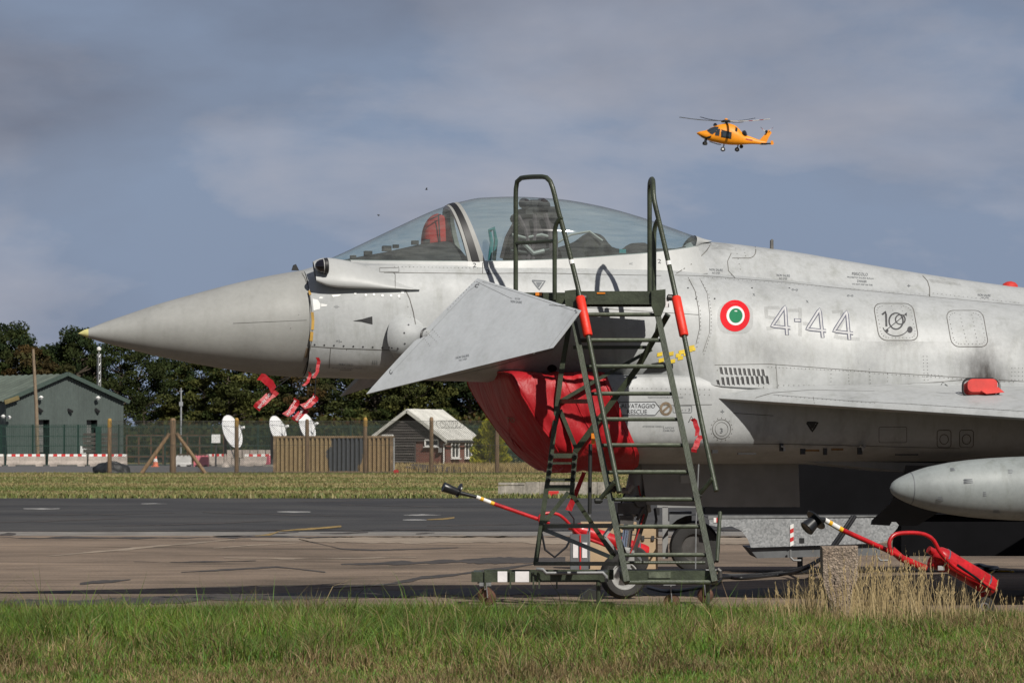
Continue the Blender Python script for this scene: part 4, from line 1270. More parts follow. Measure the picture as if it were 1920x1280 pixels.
# ================================================================ THE FIGHTER
PSI = math.radians(12)
ORG = G(1168, 1122)
CP, SP = math.cos(PSI), math.sin(PSI)
AX = Vector((CP, SP, 0)); AY = Vector((-SP, CP, 0))
jet = thing('fighter_jet', ORG, 'pale grey delta wing fighter jet parked in profile with closed canopy', 'fighter jet', rz=PSI)
JM = SPACE[jet.name]; JI = JM.inverted()
def LP(px, py, Y):
    """photo pixel -> point in the jet's own frame on the lengthwise plane Y"""
    r = ray(px, py); o = Vector((0, 0, CH)) - ORG
    t = (Y - o.dot(AY)) / r.dot(AY)
    p = o + r * t
    return Vector((p.dot(AX), Y, p.z))
def XC(px): return LP(px, 640, 0.0).x
def XS(px, Y): return LP(px, 640, Y).x
def ZP(X, Y, py):
    D = (ORG + AX * X + AY * Y).y
    r = ray(960, py)
    return CH + D * r.z / r.y
def paint(name, col, rough=0.48, streak=0.22, blot=0.24, fine=0.07):
    m, nt, b = new_mat(name)
    n1 = _noise(nt, 1.3, 7, 0.65, dist=0.3); n2 = _noise(nt, 2.2, 6, 0.7, mapscale=(3.5, 3.5, 0.55)); n3 = _noise(nt, 26, 4, 0.7)
    r1 = _ramp(nt, n1.outputs['Fac'], [(0.32, (1 - blot,) * 3), (0.5, (1, 1, 1)), (0.7, (1.07, 1.07, 1.065))])
    r2 = _ramp(nt, n2.outputs['Fac'], [(0.28, (1 - streak, 1 - streak, 1 - streak * 1.15)), (0.48, (1, 1, 1)), (0.75, (1.05, 1.05, 1.05))])
    r3 = _ramp(nt, n3.outputs['Fac'], [(0.3, (1 - fine,) * 3), (0.7, (1 + fine,) * 3)])
    c = _mix(nt, 1.0, r1.outputs['Color'], col, 'MULTIPLY')
    c = _mix(nt, 1.0, c, r2.outputs['Color'], 'MULTIPLY'); c = _mix(nt, 1.0, c, r3.outputs['Color'], 'MULTIPLY')
    # scattered grime specks
    n4 = _noise(nt, 9.0, 8, 0.8); r4 = _ramp(nt, n4.outputs['Fac'], [(0.66, (0, 0, 0)), (0.74, (0.30, 0.30, 0.30))])
    c = _mix(nt, r4.outputs['Color'], c, (0.20, 0.19, 0.17))
    nt.links.new(c, b.inputs['Base Color'])
    rr = _ramp(nt, n1.outputs['Fac'], [(0.3, (rough + 0.1,) * 3), (0.7, (rough - 0.06,) * 3)])
    nt.links.new(rr.outputs['Color'], b.inputs['Roughness'])
    nb = _noise(nt, 2.2, 3, 0.5); _bump(nt, b, nb.outputs['Fac'], 0.12, 0.03)
    return m
paint('jet_grey', (0.365, 0.376, 0.376))
paint('jet_radome', (0.285, 0.286, 0.272), 0.5, 0.12, 0.14, 0.05)
paint('jet_foreplane', (0.43, 0.45, 0.465), 0.5, 0.12, 0.16, 0.05)
paint('jet_tank', (0.225, 0.245, 0.242), 0.55, 0.26, 0.24, 0.07)
paint('jet_frame', (0.385, 0.392, 0.385), 0.45, 0.06, 0.10, 0.03)
pmat('radome_tip', (0.52, 0.48, 0.20), 0.5, var=0.1)
pmat('jet_black', (0.015, 0.015, 0.016), 0.5, var=0.3)
pmat('sensor_black', (0.006, 0.005, 0.008), 0.06, var=0.1, spec=0.8)
pmat('panel_line', (0.13, 0.125, 0.115), 0.7, var=0.4, vscale=8)
pmat('stencil', (0.14, 0.15, 0.16), 0.7, var=0.25, vscale=8)
pmat('stencil_dark', (0.05, 0.05, 0.055), 0.7, var=0.25, vscale=8)
pmat('sealant', (0.50, 0.30, 0.06), 0.6, var=0.35, vscale=5)
pmat('chip_white', (0.78, 0.78, 0.76), 0.5, var=0.1)
pmat('roundel_red', (0.60, 0.006, 0.014), 0.6, var=0.10, spec=.12)
pmat('code_fill', (0.50, 0.50, 0.505), 0.6, var=0.15, vscale=20, spec=.15)
pmat('roundel_white', (0.66, 0.66, 0.65), 0.6, var=0.08, spec=.15)
pmat('roundel_green', (0.012, 0.17, 0.075), 0.6, var=0.12, spec=.12)
pmat('code_edge', (0.11, 0.115, 0.155), 0.6, var=0.15, spec=.15)
pmat('tag_yellow', (0.70, 0.50, 0.03), 0.6, var=0.25, vscale=20)
pmat('tyre_rubber', (0.022, 0.021, 0.020), 0.8, var=0.3, vscale=6, bump=0.2)
pmat('rim_white', (0.34, 0.34, 0.33), 0.4, var=0.15)
pmat('gear_grey', (0.24, 0.24, 0.235), 0.5, var=0.12, vscale=6)
pmat('seat_strap', (0.10, 0.075, 0.085), 0.8, var=0.3, vscale=20)
pmat('amber_strip', (0.20, 0.10, 0.025), 0.6, var=0.3, vscale=20)
pmat('cable_red', (0.35, 0.02, 0.02), 0.5, var=0.2)
pmat('oleo_chrome', (0.75, 0.76, 0.78), 0.15, metal=1.0, var=0.05)
pmat('grubby_steel', (0.09, 0.085, 0.08), 0.5, metal=0.5, var=0.4, vscale=9)

JV, JF = [], []            # everything a decal may sit on
def jbuild(mb, name, mat, parent=None, smooth=35, collide=True):
    if collide:
        o = len(JV)
        JV.extend(Vector(v) for v in mb.v); JF.extend(tuple(i + o for i in f) for f in mb.f)
    ob = mb.build(name, mat, parent or jet, smooth=smooth, local=True)
    SPACE[ob.name] = JM
    return ob
def ring(half):
    """half contour top->bottom with Y>0 values; returns closed ring, port side first"""
    h = [Vector(p) for p in half]
    port = [Vector((p.x, -p.y, p.z)) for p in h]
    star = [Vector(p) for p in h[::-1]]
    return port + star[1:-1]
# ---- radome
RT = [(158, 618, 630.6), (165, 616, 633), (200, 602.5, 644), (228, 593, 651), (293, 571, 667), (364, 551, 681.5), (445, 530, 695), (513, 515.5, 704), (566, 506.5, 707)]
def ell(px, t, b, hwf=0.98, k=24):
    X = XC(px); zt, zb = ZP(X, 0, t), ZP(X, 0, b); c, h = (zt + zb) / 2, (zt - zb) / 2
    return [Vector((X, h * hwf * math.sin(math.pi * i / k), c + h * math.cos(math.pi * i / k))) for i in range(k + 1)]
pxs = np.array([r[0] for r in RT], float)
qs = np.concatenate([np.linspace(158, 165, 3), np.linspace(172, 566, 40)])
tops = pchip(pxs, [r[1] for r in RT], qs); bots = pchip(pxs, [r[2] for r in RT], qs)
mb = MB(); mb.grid([ring(ell(p, t, b)) for p, t, b in zip(qs[2:], tops[2:], bots[2:])], wrap=True)
radome = jbuild(mb, 'radome', 'jet_radome', smooth=180)
tipX = XC(146); tz = ZP(tipX, 0, 625)
mb = MB(); rows = [[Vector((tipX, 0, tz))] * 48] + [ring(ell(p, t, b)) for p, t, b in zip(qs[:3], tops[:3], bots[:3])]
mb.grid(rows, wrap=True); jbuild(mb, 'tip_cap', 'radome_tip', radome, 180)

# ---- fuselage: control contours (half width m, photo row) at centre-line columns
ST = [
 (566, [(0, 506.5), (.18, 511), (.33, 527), (.44, 560), (.465, 607), (.44, 652), (.35, 684), (.19, 702), (0, 707)]),
 (640, [(0, 487), (.18, 489), (.36, 500), (.48, 540), (.525, 600), (.50, 650), (.40, 687), (.22, 704), (0, 709)]),
 (760, [(0, 494), (.22, 494), (.42, 496), (.52, 535), (.57, 595), (.55, 650), (.44, 690), (.25, 707), (0, 712)]),
 (905, [(0, 500), (.22, 500), (.45, 500), (.56, 530), (.63, 585), (.63, 640), (.53, 690), (.30, 710), (0, 716)]),
 (1050, [(0, 500), (.22, 500), (.47, 502), (.60, 528), (.69, 575), (.72, 630), (.65, 685), (.42, 712), (0, 721)]),
 (1180, [(0, 500), (.22, 500), (.46, 506), (.62, 527), (.75, 570), (.81, 625), (.82, 680), (.70, 714), (0, 726)]),
 (1250, [(0, 488), (.20, 490), (.44, 508), (.62, 526), (.78, 567), (.86, 625), (.90, 685), (.89, 722), (0, 736)]),
 (1300, [(0, 452), (.20, 463), (.425, 512), (.62, 527), (.80, 566), (.90, 625), (.965, 688), (.972, 730), (0, 745)]),
 (1450, [(0, 466.5), (.20, 476), (.42, 525), (.64, 541), (.84, 580), (.95, 638), (1.0, 692), (1.0, 734), (0, 748)]),
 (1600, [(0, 491), (.20, 499), (.42, 541), (.66, 557), (.88, 594), (1.0, 648), (1.04, 695), (1.03, 735), (0, 750)]),
 (1750, [(0, 516), (.20, 522), (.43, 556), (.68, 572), (.92, 607), (1.05, 657), (1.09, 700), (1.08, 740), (0, 755)]),
 (1920, [(0, 539), (.20, 544), (.45, 573), (.70, 589), (.95, 623), (1.10, 668), (1.14, 706), (1.13, 745), (0, 760)]),
 (2250, [(0, 566), (.20, 570), (.47, 596), (.74, 611), (1.02, 643), (1.18, 684), (1.22, 717), (1.2, 752), (0, 770)]),
 (2900, [(0, 600), (.2, 604), (.45, 622), (.72, 634), (1.0, 660), (1.15, 695), (1.18, 725), (1.15, 760), (0, 780)]),
 (3300, [(0, 630), (.2, 633), (.42, 645), (.65, 655), (.9, 675), (1.05, 700), (1.08, 725), (1.05, 752), (0, 775)]),
]
XB = np.array([XC(s[0]) for s in ST])
CTL = np.array([[(XB[i], y, ZP(XB[i], -y, py)) for y, py in s[1]] for i, s in enumerate(ST)])
def fus_section(X):
    c = pchip(XB, CTL, np.array([X]))[0]; c[:, 0] = X
    a = catmull(c[:3], 9); b = catmull(c[2:], 25)
    return np.concatenate([a, b[1:]])
xq = np.concatenate([np.linspace(XB[0], XB[7], 60), np.linspace(XB[7], XB[-1], 50)[1:]])
mb = MB(); mb.grid([ring(fus_section(x)) for x in xq], wrap=True)
fuselage = jbuild(mb, 'fuselage', 'jet_grey', smooth=30)
# jet pipes so that the tail end is closed
for y in (-0.45, 0.45):
    mb = MB().lathe([(0.46, -0.1), (0.44, 0.5), (0.34, 1.1), (0.30, 1.1), (0.28, 0.4)], (XB[-1], y, ZP(XB[-1], 0, 700)), (1, 0, 0), 24)
    jbuild(mb, 'exhaust_nozzle', 'grubby_steel', collide=False)
X0 = XB[-1] - 3.0; zf = ZP(X0, 0, 620)
mb = MB().prism([Vector((X0, -.08, zf)), Vector((X0 + 2.9, -.08, zf - 0.1)), Vector((X0 + 3.3, -.08, zf + 2.1)), Vector((X0 + 2.3, -.08, zf + 2.2))], (0, .16, 0))
jbuild(mb, 'tail_fin', 'jet_grey', collide=False)

# ---- canopy: windscreen, hood, frames
CW = [  # base col, top col, top row, glass row, frame row, half width
 (618, 618, 485, 486, 489, .05), (650, 645, 473, 489, 494, .20), (700, 690, 451.5, 490, 498, .30), (760, 748, 424, 490.5, 502, .365), (820, 802, 399, 491, 504, .405), (862, 838, 385, 491, 506, .425)]
CB = [(862, 838, 385, 491, 506, .425), (893, 856, 380, 491, 507, .432)]
CH_ = [(893, 856, 380, 491, 507, .432), (925, 900, 371, 490.5, 507, .438), (985, 960, 369, 489, 507, .445), (1060, 1040, 373, 485.5, 507, .448), (1130, 1120, 386, 480.5, 509, .43), (1190, 1190, 404.5, 476, 511, .40), (1250, 1252, 426, 469, 512, .34), (1290, 1300, 443, 463, 512, .25), (1304, 1322, 450, 459, 512, .12)]
def canopy_surface(tab, n, k=28, grow=0.0):
    t = np.array(tab, float)
    q = np.linspace(t[0, 0], t[-1, 0], n)
    d = pchip(t[:, 0], t, q)
    rows = []
    for bx, tx, tpy, gpy, fpy, hw in d:
        Xb, Xt = XC(bx), XC(tx); zt = ZP(Xt, 0, tpy) + grow; zg = ZP(Xb, -hw, gpy)
        hw = hw + grow
        row = []
        for i in range(k + 1):
            a = math.pi * i / k
            sy = -math.copysign(abs(math.cos(a)) ** 0.92, math.cos(a)); sz = math.sin(a) ** 0.92 if 0 < i < k else 0.0
            row.append(Vector((Xb + (Xt - Xb) * sz, hw * sy, zg + (zt - zg) * sz)))
        rows.append(row)
    return rows, d
def glass_mat():
    m, nt, b = new_mat('canopy_glass')
    nt.nodes.remove(b)
    tr = nt.nodes.new('ShaderNodeBsdfTransparent'); tr.inputs['Color'].default_value = (0.84, 0.92, 0.90, 1)
    gl = nt.nodes.new('ShaderNodeBsdfGlossy'); gl.inputs['Roughness'].default_value = 0.03
    df = nt.nodes.new('ShaderNodeBsdfDiffuse'); df.inputs['Color'].default_value = (0.55, 0.57, 0.53, 1)
    lw = nt.nodes.new('ShaderNodeLayerWeight'); pw = nt.nodes.new('ShaderNodeMath'); pw.operation = 'POWER'; pw.inputs[1].default_value = 4.5
    nt.links.new(lw.outputs['Facing'], pw.inputs[0]); fr = nt.nodes.new('ShaderNodeMath'); fr.operation = 'MULTIPLY_ADD'; fr.inputs[1].default_value = 0.9; fr.inputs[2].default_value = 0.05
    nt.links.new(pw.outputs[0], fr.inputs[0])
    # wiped streaks of dust along the hood
    n = _noise(nt, 3.0, 5, 0.65, mapscale=(0.6, 6, 9)); r = _ramp(nt, n.outputs['Fac'], [(0.30, (0.02,) * 3), (0.72, (0.15,) * 3)])
    m1 = nt.nodes.new('ShaderNodeMixShader'); m2 = nt.nodes.new('ShaderNodeMixShader')
    nt.links.new(r.outputs['Color'], m1.inputs[0]); nt.links.new(tr.outputs[0], m1.inputs[1]); nt.links.new(df.outputs[0], m1.inputs[2])
    nt.links.new(fr.outputs[0], m2.inputs[0]); nt.links.new(m1.outputs[0], m2.inputs[1]); nt.links.new(gl.outputs[0], m2.inputs[2])
    nt.links.new(m2.outputs[0], nt.nodes['Material Output'].inputs['Surface'])
glass_mat()
rows, _ = canopy_surface(CW, 26); windscreen = jbuild(MB().grid(rows), 'windscreen', 'canopy_glass', smooth=180, collide=False)
rows, _ = canopy_surface(CH_, 44); hood = jbuild(MB().grid(rows), 'canopy', 'canopy_glass', smooth=180, collide=False)
# bow frame: white, black, white bands
for (a, b, mat, g) in ((860, 867, 'jet_radome', 0.004), (867, 881, 'jet_black', 0.010), (881, 891, 'jet_radome', 0.006)):
    f = lambda c: (c, 834 + (c - 858) * 0.62, 386.5 - (c - 858) * 0.19, 491, 506, .424 + (c - 858) * .0002)
    rows, _ = canopy_surface([f(a), f(b)], 5, 32, g); 
    inner, _ = canopy_surface([f(a), f(b)], 5, 32, g - 0.03)
    mb = MB().grid(rows); mb.grid(inner); 
    mb.grid([rows[0], inner[0]]); mb.grid([rows[-1], inner[-1]])
    jbuild(mb, 'canopy_bow', mat, hood, smooth=30, collide=False)
# side frames under the glass
def side_frame(tab, name, n, parent, extra=None):
    _, d = canopy_surface(tab, n)
    for sgn in (-1, 1):
        r0, r1, r2 = [], [], []
        for bx, tx, tpy, gpy, fpy, hw in d:
            Xb = XC(bx); zg = ZP(Xb, -hw, gpy); zf = ZP(Xb, -hw - .02, fpy + 3)
            r0.append(Vector((Xb, sgn * (hw - 0.03), zg + 0.012))); r1.append(Vector((Xb, sgn * (hw + 0.007), zg + 0.004))); r2.append(Vector((Xb, sgn * max(hw + 0.035, .452 if bx > 1040 else 0), zf)))
        jbuild(MB().grid([r0, r1, r2]), name, 'jet_frame', parent, smooth=30)
side_frame(CW[1:], 'windscreen_frame', 20, windscreen)
side_frame(CH_, 'canopy_frame', 30, hood)
side_frame([(858, 834, 386, 491, 506, .424), (897, 860, 379, 491, 507, .433)], 'bow_foot', 6, hood)
# tail of the hood frame
def hood_tail():
    t = CH_[-4:]
    rows, d = canopy_surface([(1262, 1262, 430, 467, 512, .315), (1290, 1300, 443, 463, 512, .25), (1303, 1318, 449, 460, 512, .15), (1312, 1335, 453, 456, 512, .10)], 10, 24, 0.006)
    mb = MB()
    # only the rim strip behind the dark glass end
    mb.grid(rows[5:])
    jbuild(mb, 'canopy_tail', 'jet_frame', hood, smooth=60, collide=False)
hood_tail()
# ---- cockpit contents
pmat('cockpit_dark', (0.022, 0.019, 0.021), 0.75, var=0.4, vscale=6, bump=0.3, bscale=20)
pmat('seat_brown', (0.045, 0.033, 0.038), 0.85, var=0.4, vscale=6, bump=0.4, bscale=25)
pmat('cover_red_cloth', (0.50, 0.028, 0.020), 0.7, var=0.25, vscale=5, bump=0.5, bscale=16)
pmat('hud_red_cloth', (0.36, 0.016, 0.012), 0.8, var=0.35, vscale=7, bump=0.6, bscale=12)
pmat('teal_plastic', (0.05, 0.22, 0.24), 0.5, var=0.2)
def crossloft(tab, n, k=16, flat=0.0):
    """tab: (col, top row, bottom row, half width)"""
    t = np.array(tab, float); d = pchip(t[:, 0], t, np.linspace(t[0, 0], t[-1, 0], n))
    rows = []
    for px, tp, bt, hw in d:
        X = XC(px); zt, zb = ZP(X, 0, tp), ZP(X, 0, bt)
        rows.append([Vector((X, -hw * math.copysign(abs(math.cos(math.pi * i / k)) ** 0.7, math.cos(math.pi * i / k)), zb + (zt - zb) * math.sin(math.pi * i / k) ** 0.75)) for i in range(k + 1)])
    return rows
cp = crossloft([(640, 488, 494, .08), (680, 480, 496, .2), (720, 473, 498, .27), (760, 464, 498, .32), (800, 456, 498, .345), (835, 452, 498, .35), (850, 462, 498, .35), (866, 484, 498, .34)], 24)
coaming = jbuild(MB().grid(cp), 'glareshield', 'cockpit_dark', smooth=50, collide=False)
for (px, py, s) in ((662, 482, .03), (690, 475, .04), (725, 466, .045), (742, 462, .03), (778, 455, .035), (800, 452, .03)):
    p = LP(px, py, -0.1); jbuild(MB().box(p, (s * 1.6, s * 2, s)), 'instrument_knob', 'cockpit_dark', coaming, smooth=None, collide=False)
hud = crossloft([(790, 455, 466, .04), (793, 432, 470, .09), (800, 415, 480, .125), (810, 404, 490, .14), (820, 400.5, 492, .145), (830, 404, 492, .14), (839, 417, 492, .125), (845, 440, 490, .10), (849, 468, 488, .04)], 30)
jbuild(MB().grid(hud), 'head_up_display_cover', 'hud_red_cloth', coaming, smooth=60, collide=False)
mb = MB()
for a, b in (((822, 402), (826, 470)), ((806, 412), (826, 402))):
    mb.tube([LP(*a, -.155), LP((a[0] + b[0]) / 2, (a[1] + b[1]) / 2, -.165), LP(*b, -.155)], 0.006, 6)
jbuild(mb, 'cover_seam', 'cockpit_dark', coaming, smooth=None, collide=False)
# ejection seat
seat = jbuild(MB().grid(crossloft([(950, 455, 500, .17), (962, 425, 500, .22), (975, 402, 500, .23), (990, 385, 500, .2), (1008, 381, 500, .2), (1024, 392, 500, .22), (1040, 396, 500, .23), (1044, 440, 500, .22), (1036, 470, 500, .2)], 18)), 'ejection_seat', 'seat_brown', smooth=40, collide=False)
mb = MB().box(LP(1005, 386, 0), (.14, .3, .09)); mb.box(LP(985, 398, 0), (.08, .40, .06)); mb.box(LP(1030, 400, 0), (.10, .34, .1))
jbuild(mb, 'head_box', 'cockpit_dark', seat, smooth=None, collide=False)
for y in (-.2, .2):
    jbuild(MB().tube([LP(940, 484, y), LP(950, 445, y), LP(966, 415, y)], 0.017, 6), 'seat_rail', 'seat_brown', seat, collide=False)
jbuild(MB().tube([LP(980, 455, -.25), LP(1000, 475, -.26), LP(1020, 470, -.25)], 0.02, 6), 'harness', 'gear_grey', seat, collide=False)
# decking behind the seat
dk = crossloft([(1040, 466, 500, .30), (1080, 452, 500, .33), (1105, 436, 500, .20), (1125, 440, 500, .18), (1140, 462, 500, .3), (1165, 468, 500, .31), (1185, 456, 500, .24), (1205, 455, 500, .22), (1222, 466, 500, .2), (1260, 466, 500, .16), (1290, 460, 480, .10), (1312, 452, 462, .05)], 50)
deck = jbuild(MB().grid(dk), 'cockpit_deck', 'cockpit_dark', smooth=45, collide=False)
jbuild(MB().box(LP(1167, 471, -.36), (.06, .02, .035)), 'blue_tag', 'teal_plastic', deck, smooth=None, collide=False)
jbuild(MB().tube([LP(1045, 455, -.2), LP(1070, 440, -.2), LP(1105, 434, -.15), LP(1130, 452, -.2)], 0.012, 6), 'canopy_strut', 'gear_grey', deck, collide=False)
tub = MB()
for sgn in (-1, 1):
    RW = ((690, 491, .26), (760, 491, .34), (900, 491, .41), (1050, 484, .42), (1200, 474, .36), (1285, 464, .22))
    tub.grid([[LP(a, 500, sgn * w_) for a, b, w_ in RW], [LP(a, b, sgn * w_) for a, b, w_ in RW]])
jbuild(tub, 'cockpit_rail', 'cockpit_dark', deck, collide=False)
mb = MB().tube([LP(918, 488, .30), LP(922, 455, .30), LP(918, 432, .28), LP(926, 428, .26), LP(930, 452, .30), LP(926, 488, .3)], 0.018, 6)
jbuild(mb, 'canopy_handle', 'teal_plastic', deck, collide=False)
# ---- infrared sensor and its fairing in front of the windscreen
fr = []
FT = [(590, 490, 527, .05), (603, 484.5, 533, .07), (615, 483, 537, .085), (640, 486, 540, .10), (680, 496, 541.5, .10), (720, 511, 542.5, .075), (755, 526, 543, .045), (783, 541, 543.5, .012)]
t = np.array(FT, float); d = pchip(t[:, 0], t, np.linspace(590, 783, 30))
for px, tp, bt, hw in d:
    p0 = LP(px, (tp + bt) / 2, -.44); X = p0.x; f_ = (px - 597) / 186
    zt, zb = ZP(X, -.36, tp), ZP(X, -.5, bt)
    row = []
    for i in range(24):
        a = 2 * math.pi * i / 24; sn = math.sin(a)
        zz_ = (zt + zb) / 2 + (zt - zb) / 2 * sn
        ymid = -(.43 + .04 * f_ - .085 * sn)
        row.append(Vector((X, ymid - (hw * .72 + .010) * math.cos(a), zz_)))
    fr.append(row)
fairing = jbuild(MB().grid(fr, wrap=True), 'sensor_fairing', 'jet_frame', smooth=60)
cb = LP(601, 499, -0.535)
mb = MB().lathe([(0.002, -.048), (0.022, -.044), (0.042, -.030), (0.055, -.008), (0.060, .016), (0.060, .05)], cb, (1, 0, 0.05), 24)
jbuild(mb, 'sensor_ball', 'sensor_black', fairing, smooth=60, collide=False)
mb = MB().lathe([(0.058, .022), (0.063, .022), (0.064, .029), (0.058, .029)], cb, (1, 0, 0.05), 24); jbuild(mb, 'sensor_ring', 'rim_white', fairing, collide=False)
mb = MB().lathe([(0.061, .032), (0.068, .034), (0.070, .060), (0.06, .065)], cb, (1, 0, 0.05), 24); jbuild(mb, 'sensor_collar', 'jet_black', fairing, collide=False)
mb = MB().prism([LP(547, 507, -.01), LP(550, 497, -.01), LP(555, 495, -.01), LP(561, 507, -.01)], (0, .02, 0)); jbuild(mb, 'blade_aerial', 'jet_black', collide=False)
mb = MB().tube([LP(1447, 472, 0), LP(1447, 452, 0), LP(1449, 449.5, 0)], [.018, .017, .01], 8); jbuild(mb, 'mast_aerial', 'panel_line', collide=False)
mb = MB().lathe([(.075, -.01), (.075, .015), (.055, .04), (.02, .055)], LP(1893, 539, 0), (-.12, 0, 1), 20); jbuild(mb, 'beacon', 'cover_red_cloth', smooth=50, collide=False)
# ---- foreplanes (all-moving, parked nose down) on a domed pivot
def foreplane(sgn):
    yr, yt = -0.68, -1.95
    pts = {'rl': LP(687, 739, yr), 'rk': LP(733, 681, yr), 'rt': LP(896, 522, yr), 'tt': LP(1090, 582, yt), 'tl': LP(1037, 652, yt)}
    # lens section between leading edge (rl..tl) and trailing edge (rt..tt)
    n, k = 12, 14; up, lo = [], []
    nr = (pts['rt'] - pts['rl']).cross(pts['tl'] - pts['rl']).normalized()
    if nr.y > 0: nr = -nr
    for j in range(n + 1):
        s = j / n
        a, b = pts['rl'].lerp(pts['tl'], s), pts['rt'].lerp(pts['tt'], s)
        th = 0.05 * (1 - s) + 0.014 * s
        u, l = [], []
        for i in range(k + 1):
            c = i / k; p = a.lerp(b, c)
            prof = th * (1 - abs(2 * c - 0.9) ** 2.2 if c < 0.9 else 0.35 * (1 - c) / 0.1 + 0.05)
            prof = th * max(0.02, (math.sin(math.pi * min(1, c * 0.94 + 0.03))) ** 0.7)
            if s == 0 and 0.05 < c < 0.3: pass
            u.append(p + nr * prof * .5); l.append(p - nr * prof * .5)
        up.append(u); lo.append(l)
    mb = MB(); mb.grid(up); mb.grid(lo)
    for e in (0, n): mb.grid([up[e], lo[e]])
    mb.grid([[r[0] for r in up], [r[0] for r in lo]]); mb.grid([[r[-1] for r in up], [r[-1] for r in lo]])
    if sgn > 0: mb.v = [(v[0], -v[1], v[2]) for v in mb.v]
    fp = jbuild(mb, 'foreplane', 'jet_foreplane', smooth=25, collide=(sgn < 0))
    # pivot dome on the fuselage side
    c = LP(760, 632, -0.50); c.y *= -sgn * -1 if False else 1
    c = Vector((c.x, sgn * abs(c.y), c.z)); tip = Vector((c.x + .16, sgn * .70, c.z + .005))
    ax = (tip - c)
    prof = [(.215, -.02), (.205, .03), (.175, .085), (.13, .14), (.085, .19), (.06, .24), (.055, .30)]
    m2 = MB().lathe(prof, c, ax, 32); dm = jbuild(m2, 'pivot_dome', 'jet_grey', fp, smooth=60)
    axn = ax.normalized()
    m3 = MB().lathe([(.066, .222), (.072, .232), (.060, .245)], c, ax, 24); jbuild(m3, 'pivot_seal', 'jet_black', fp, smooth=60)
    return fp
foreplane(-1); foreplane(1)
# ---- intake under the fuselage
IT = [  # contour (half width, row)
 (.66, 702), (.84, 703), (.915, 709), (.945, 730), (.95, 770), (.935, 805), (.90, 829), (.80, 846), (.55, 862), (.28, 868), (0, 870)]
def intake_ring(X, grow=0.0, rowshift=0.0):
    wf = 1 + .047 * min(1, max(0, (X - XC(1150)) / (XC(1310) - XC(1150))))
    c = np.array([(X, y * wf + (grow if y > .5 else 0), ZP(X, -y, py) ) for y, py in IT])
    c[:, 2] += np.where(c[:, 2] < c[4, 2], -grow, grow * 0.6)
    h = catmull(c, 30)
    return h
def intake():
    k = 26; rows = []
    for i in range(k + 1):
        u = i / k
        px_top = 975 + (2700 - 975) * u ** 1.6
        X = XC(px_top); h = intake_ring(X)
        # raked lip: lower lip sits further aft
        zt, zb = h[0][2], h[-1][2]
        rake = max(0.0, 1 - u * 4)
        for q in h:
            q[0] = X + rake * 0.34 * ((zt - q[2]) / (zt - zb)) ** 0.8
        rows.append(ring(h))
    return jbuild(MB().grid(rows, wrap=True), 'air_intake', 'jet_grey', smooth=35)
intk = intake()
# dark duct mouth
mb = MB(); h = intake_ring(XC(1050)); r0 = ring(h)
mb.add(r0, [tuple(range(len(r0)))]); jbuild(mb, 'duct_wall', 'jet_black', intk, None, collide=False)
# boundary layer diverter
mb = MB().prism([LP(925, 716, -.25), LP(1250, 728, -.6), LP(1250, 702, -.6), LP(925, 700, -.25)], (0, .1, 0)); 
mb = MB()
a = [LP(955, 706, 0), LP(1260, 706, -.62), LP(1260, 706, .62)]; b = [LP(955, 722, 0), LP(1260, 735, -.62), LP(1260, 735, .62)]
mb.add(a + b, [(0, 1, 2), (3, 5, 4), (0, 3, 4, 1), (1, 4, 5, 2), (2, 5, 3, 0)]); jbuild(mb, 'diverter', 'jet_black', intk, None, collide=False)
# ---- wings
def wing(sgn):
    root = LP(1340, 746, -0.97); Xr, zr = root.x, root.z
    te = Xr + 6.1; rows_u, rows_l = [], []
    for j in range(22):
        d = -0.25 + 4.75 * j / 21
        Xl = Xr + 1.33 * d; ch = max(0.5, te - Xl - max(0, d) * .05)
        zc = zr - 0.108 * max(d, -.05) + 0.0
        th = 0.115 * ch * (0.5 if d < 0 else 0.5 - .04 * d)
        th = max(.05, min(.24, 0.048 * ch)) 
        u, l = [], []
        for i in range(25):
            c = (i / 24) ** 1.7; x = Xl + ch * c
            prof = 2.6 * math.sqrt(c) * (1 - c) ** 0.9 * (1 - .35 * c)
            nose = .012
            u.append(Vector((x, -(0.97 + d), zc + th * prof * .62 + nose * (c < 1e-6) * 0)))
            l.append(Vector((x, -(0.97 + d), zc - th * prof * .30)))
        rows_u.append(u); rows_l.append(l)
    mb = MB().grid(rows_u); mb.grid(rows_l); mb.grid([rows_u[-1], rows_l[-1]])
    mb.grid([[r[-1] for r in rows_u], [r[-1] for r in rows_l]])
    if sgn > 0: mb.v = [(v[0], -v[1], v[2]) for v in mb.v]
    return jbuild(mb, 'wing', 'jet_grey', smooth=40, collide=(sgn < 0))
wings = [wing(-1), wing(1)]
# root strake over the wing joint
mb = MB(); rows = []
for px, top, out in ((1640, 728, .0), (1720, 719, .05), (1850, 716, .10), (2000, 722, .13), (2500, 745, .13)):
    X = XS(px, -1.08); rows.append([Vector((X, -1.02, ZP(X, -1.08, top - 3))), Vector((X, -1.10 - out * .5, ZP(X, -1.1, top + 1))), Vector((X, -1.16 - out, ZP(X, -1.2, top + 14))), Vector((X, -1.2 - out * 1.4, ZP(X, -1.2, 748)))])
jbuild(MB().grid(rows), 'wing_root_fillet', 'jet_grey', wings[0], smooth=50)

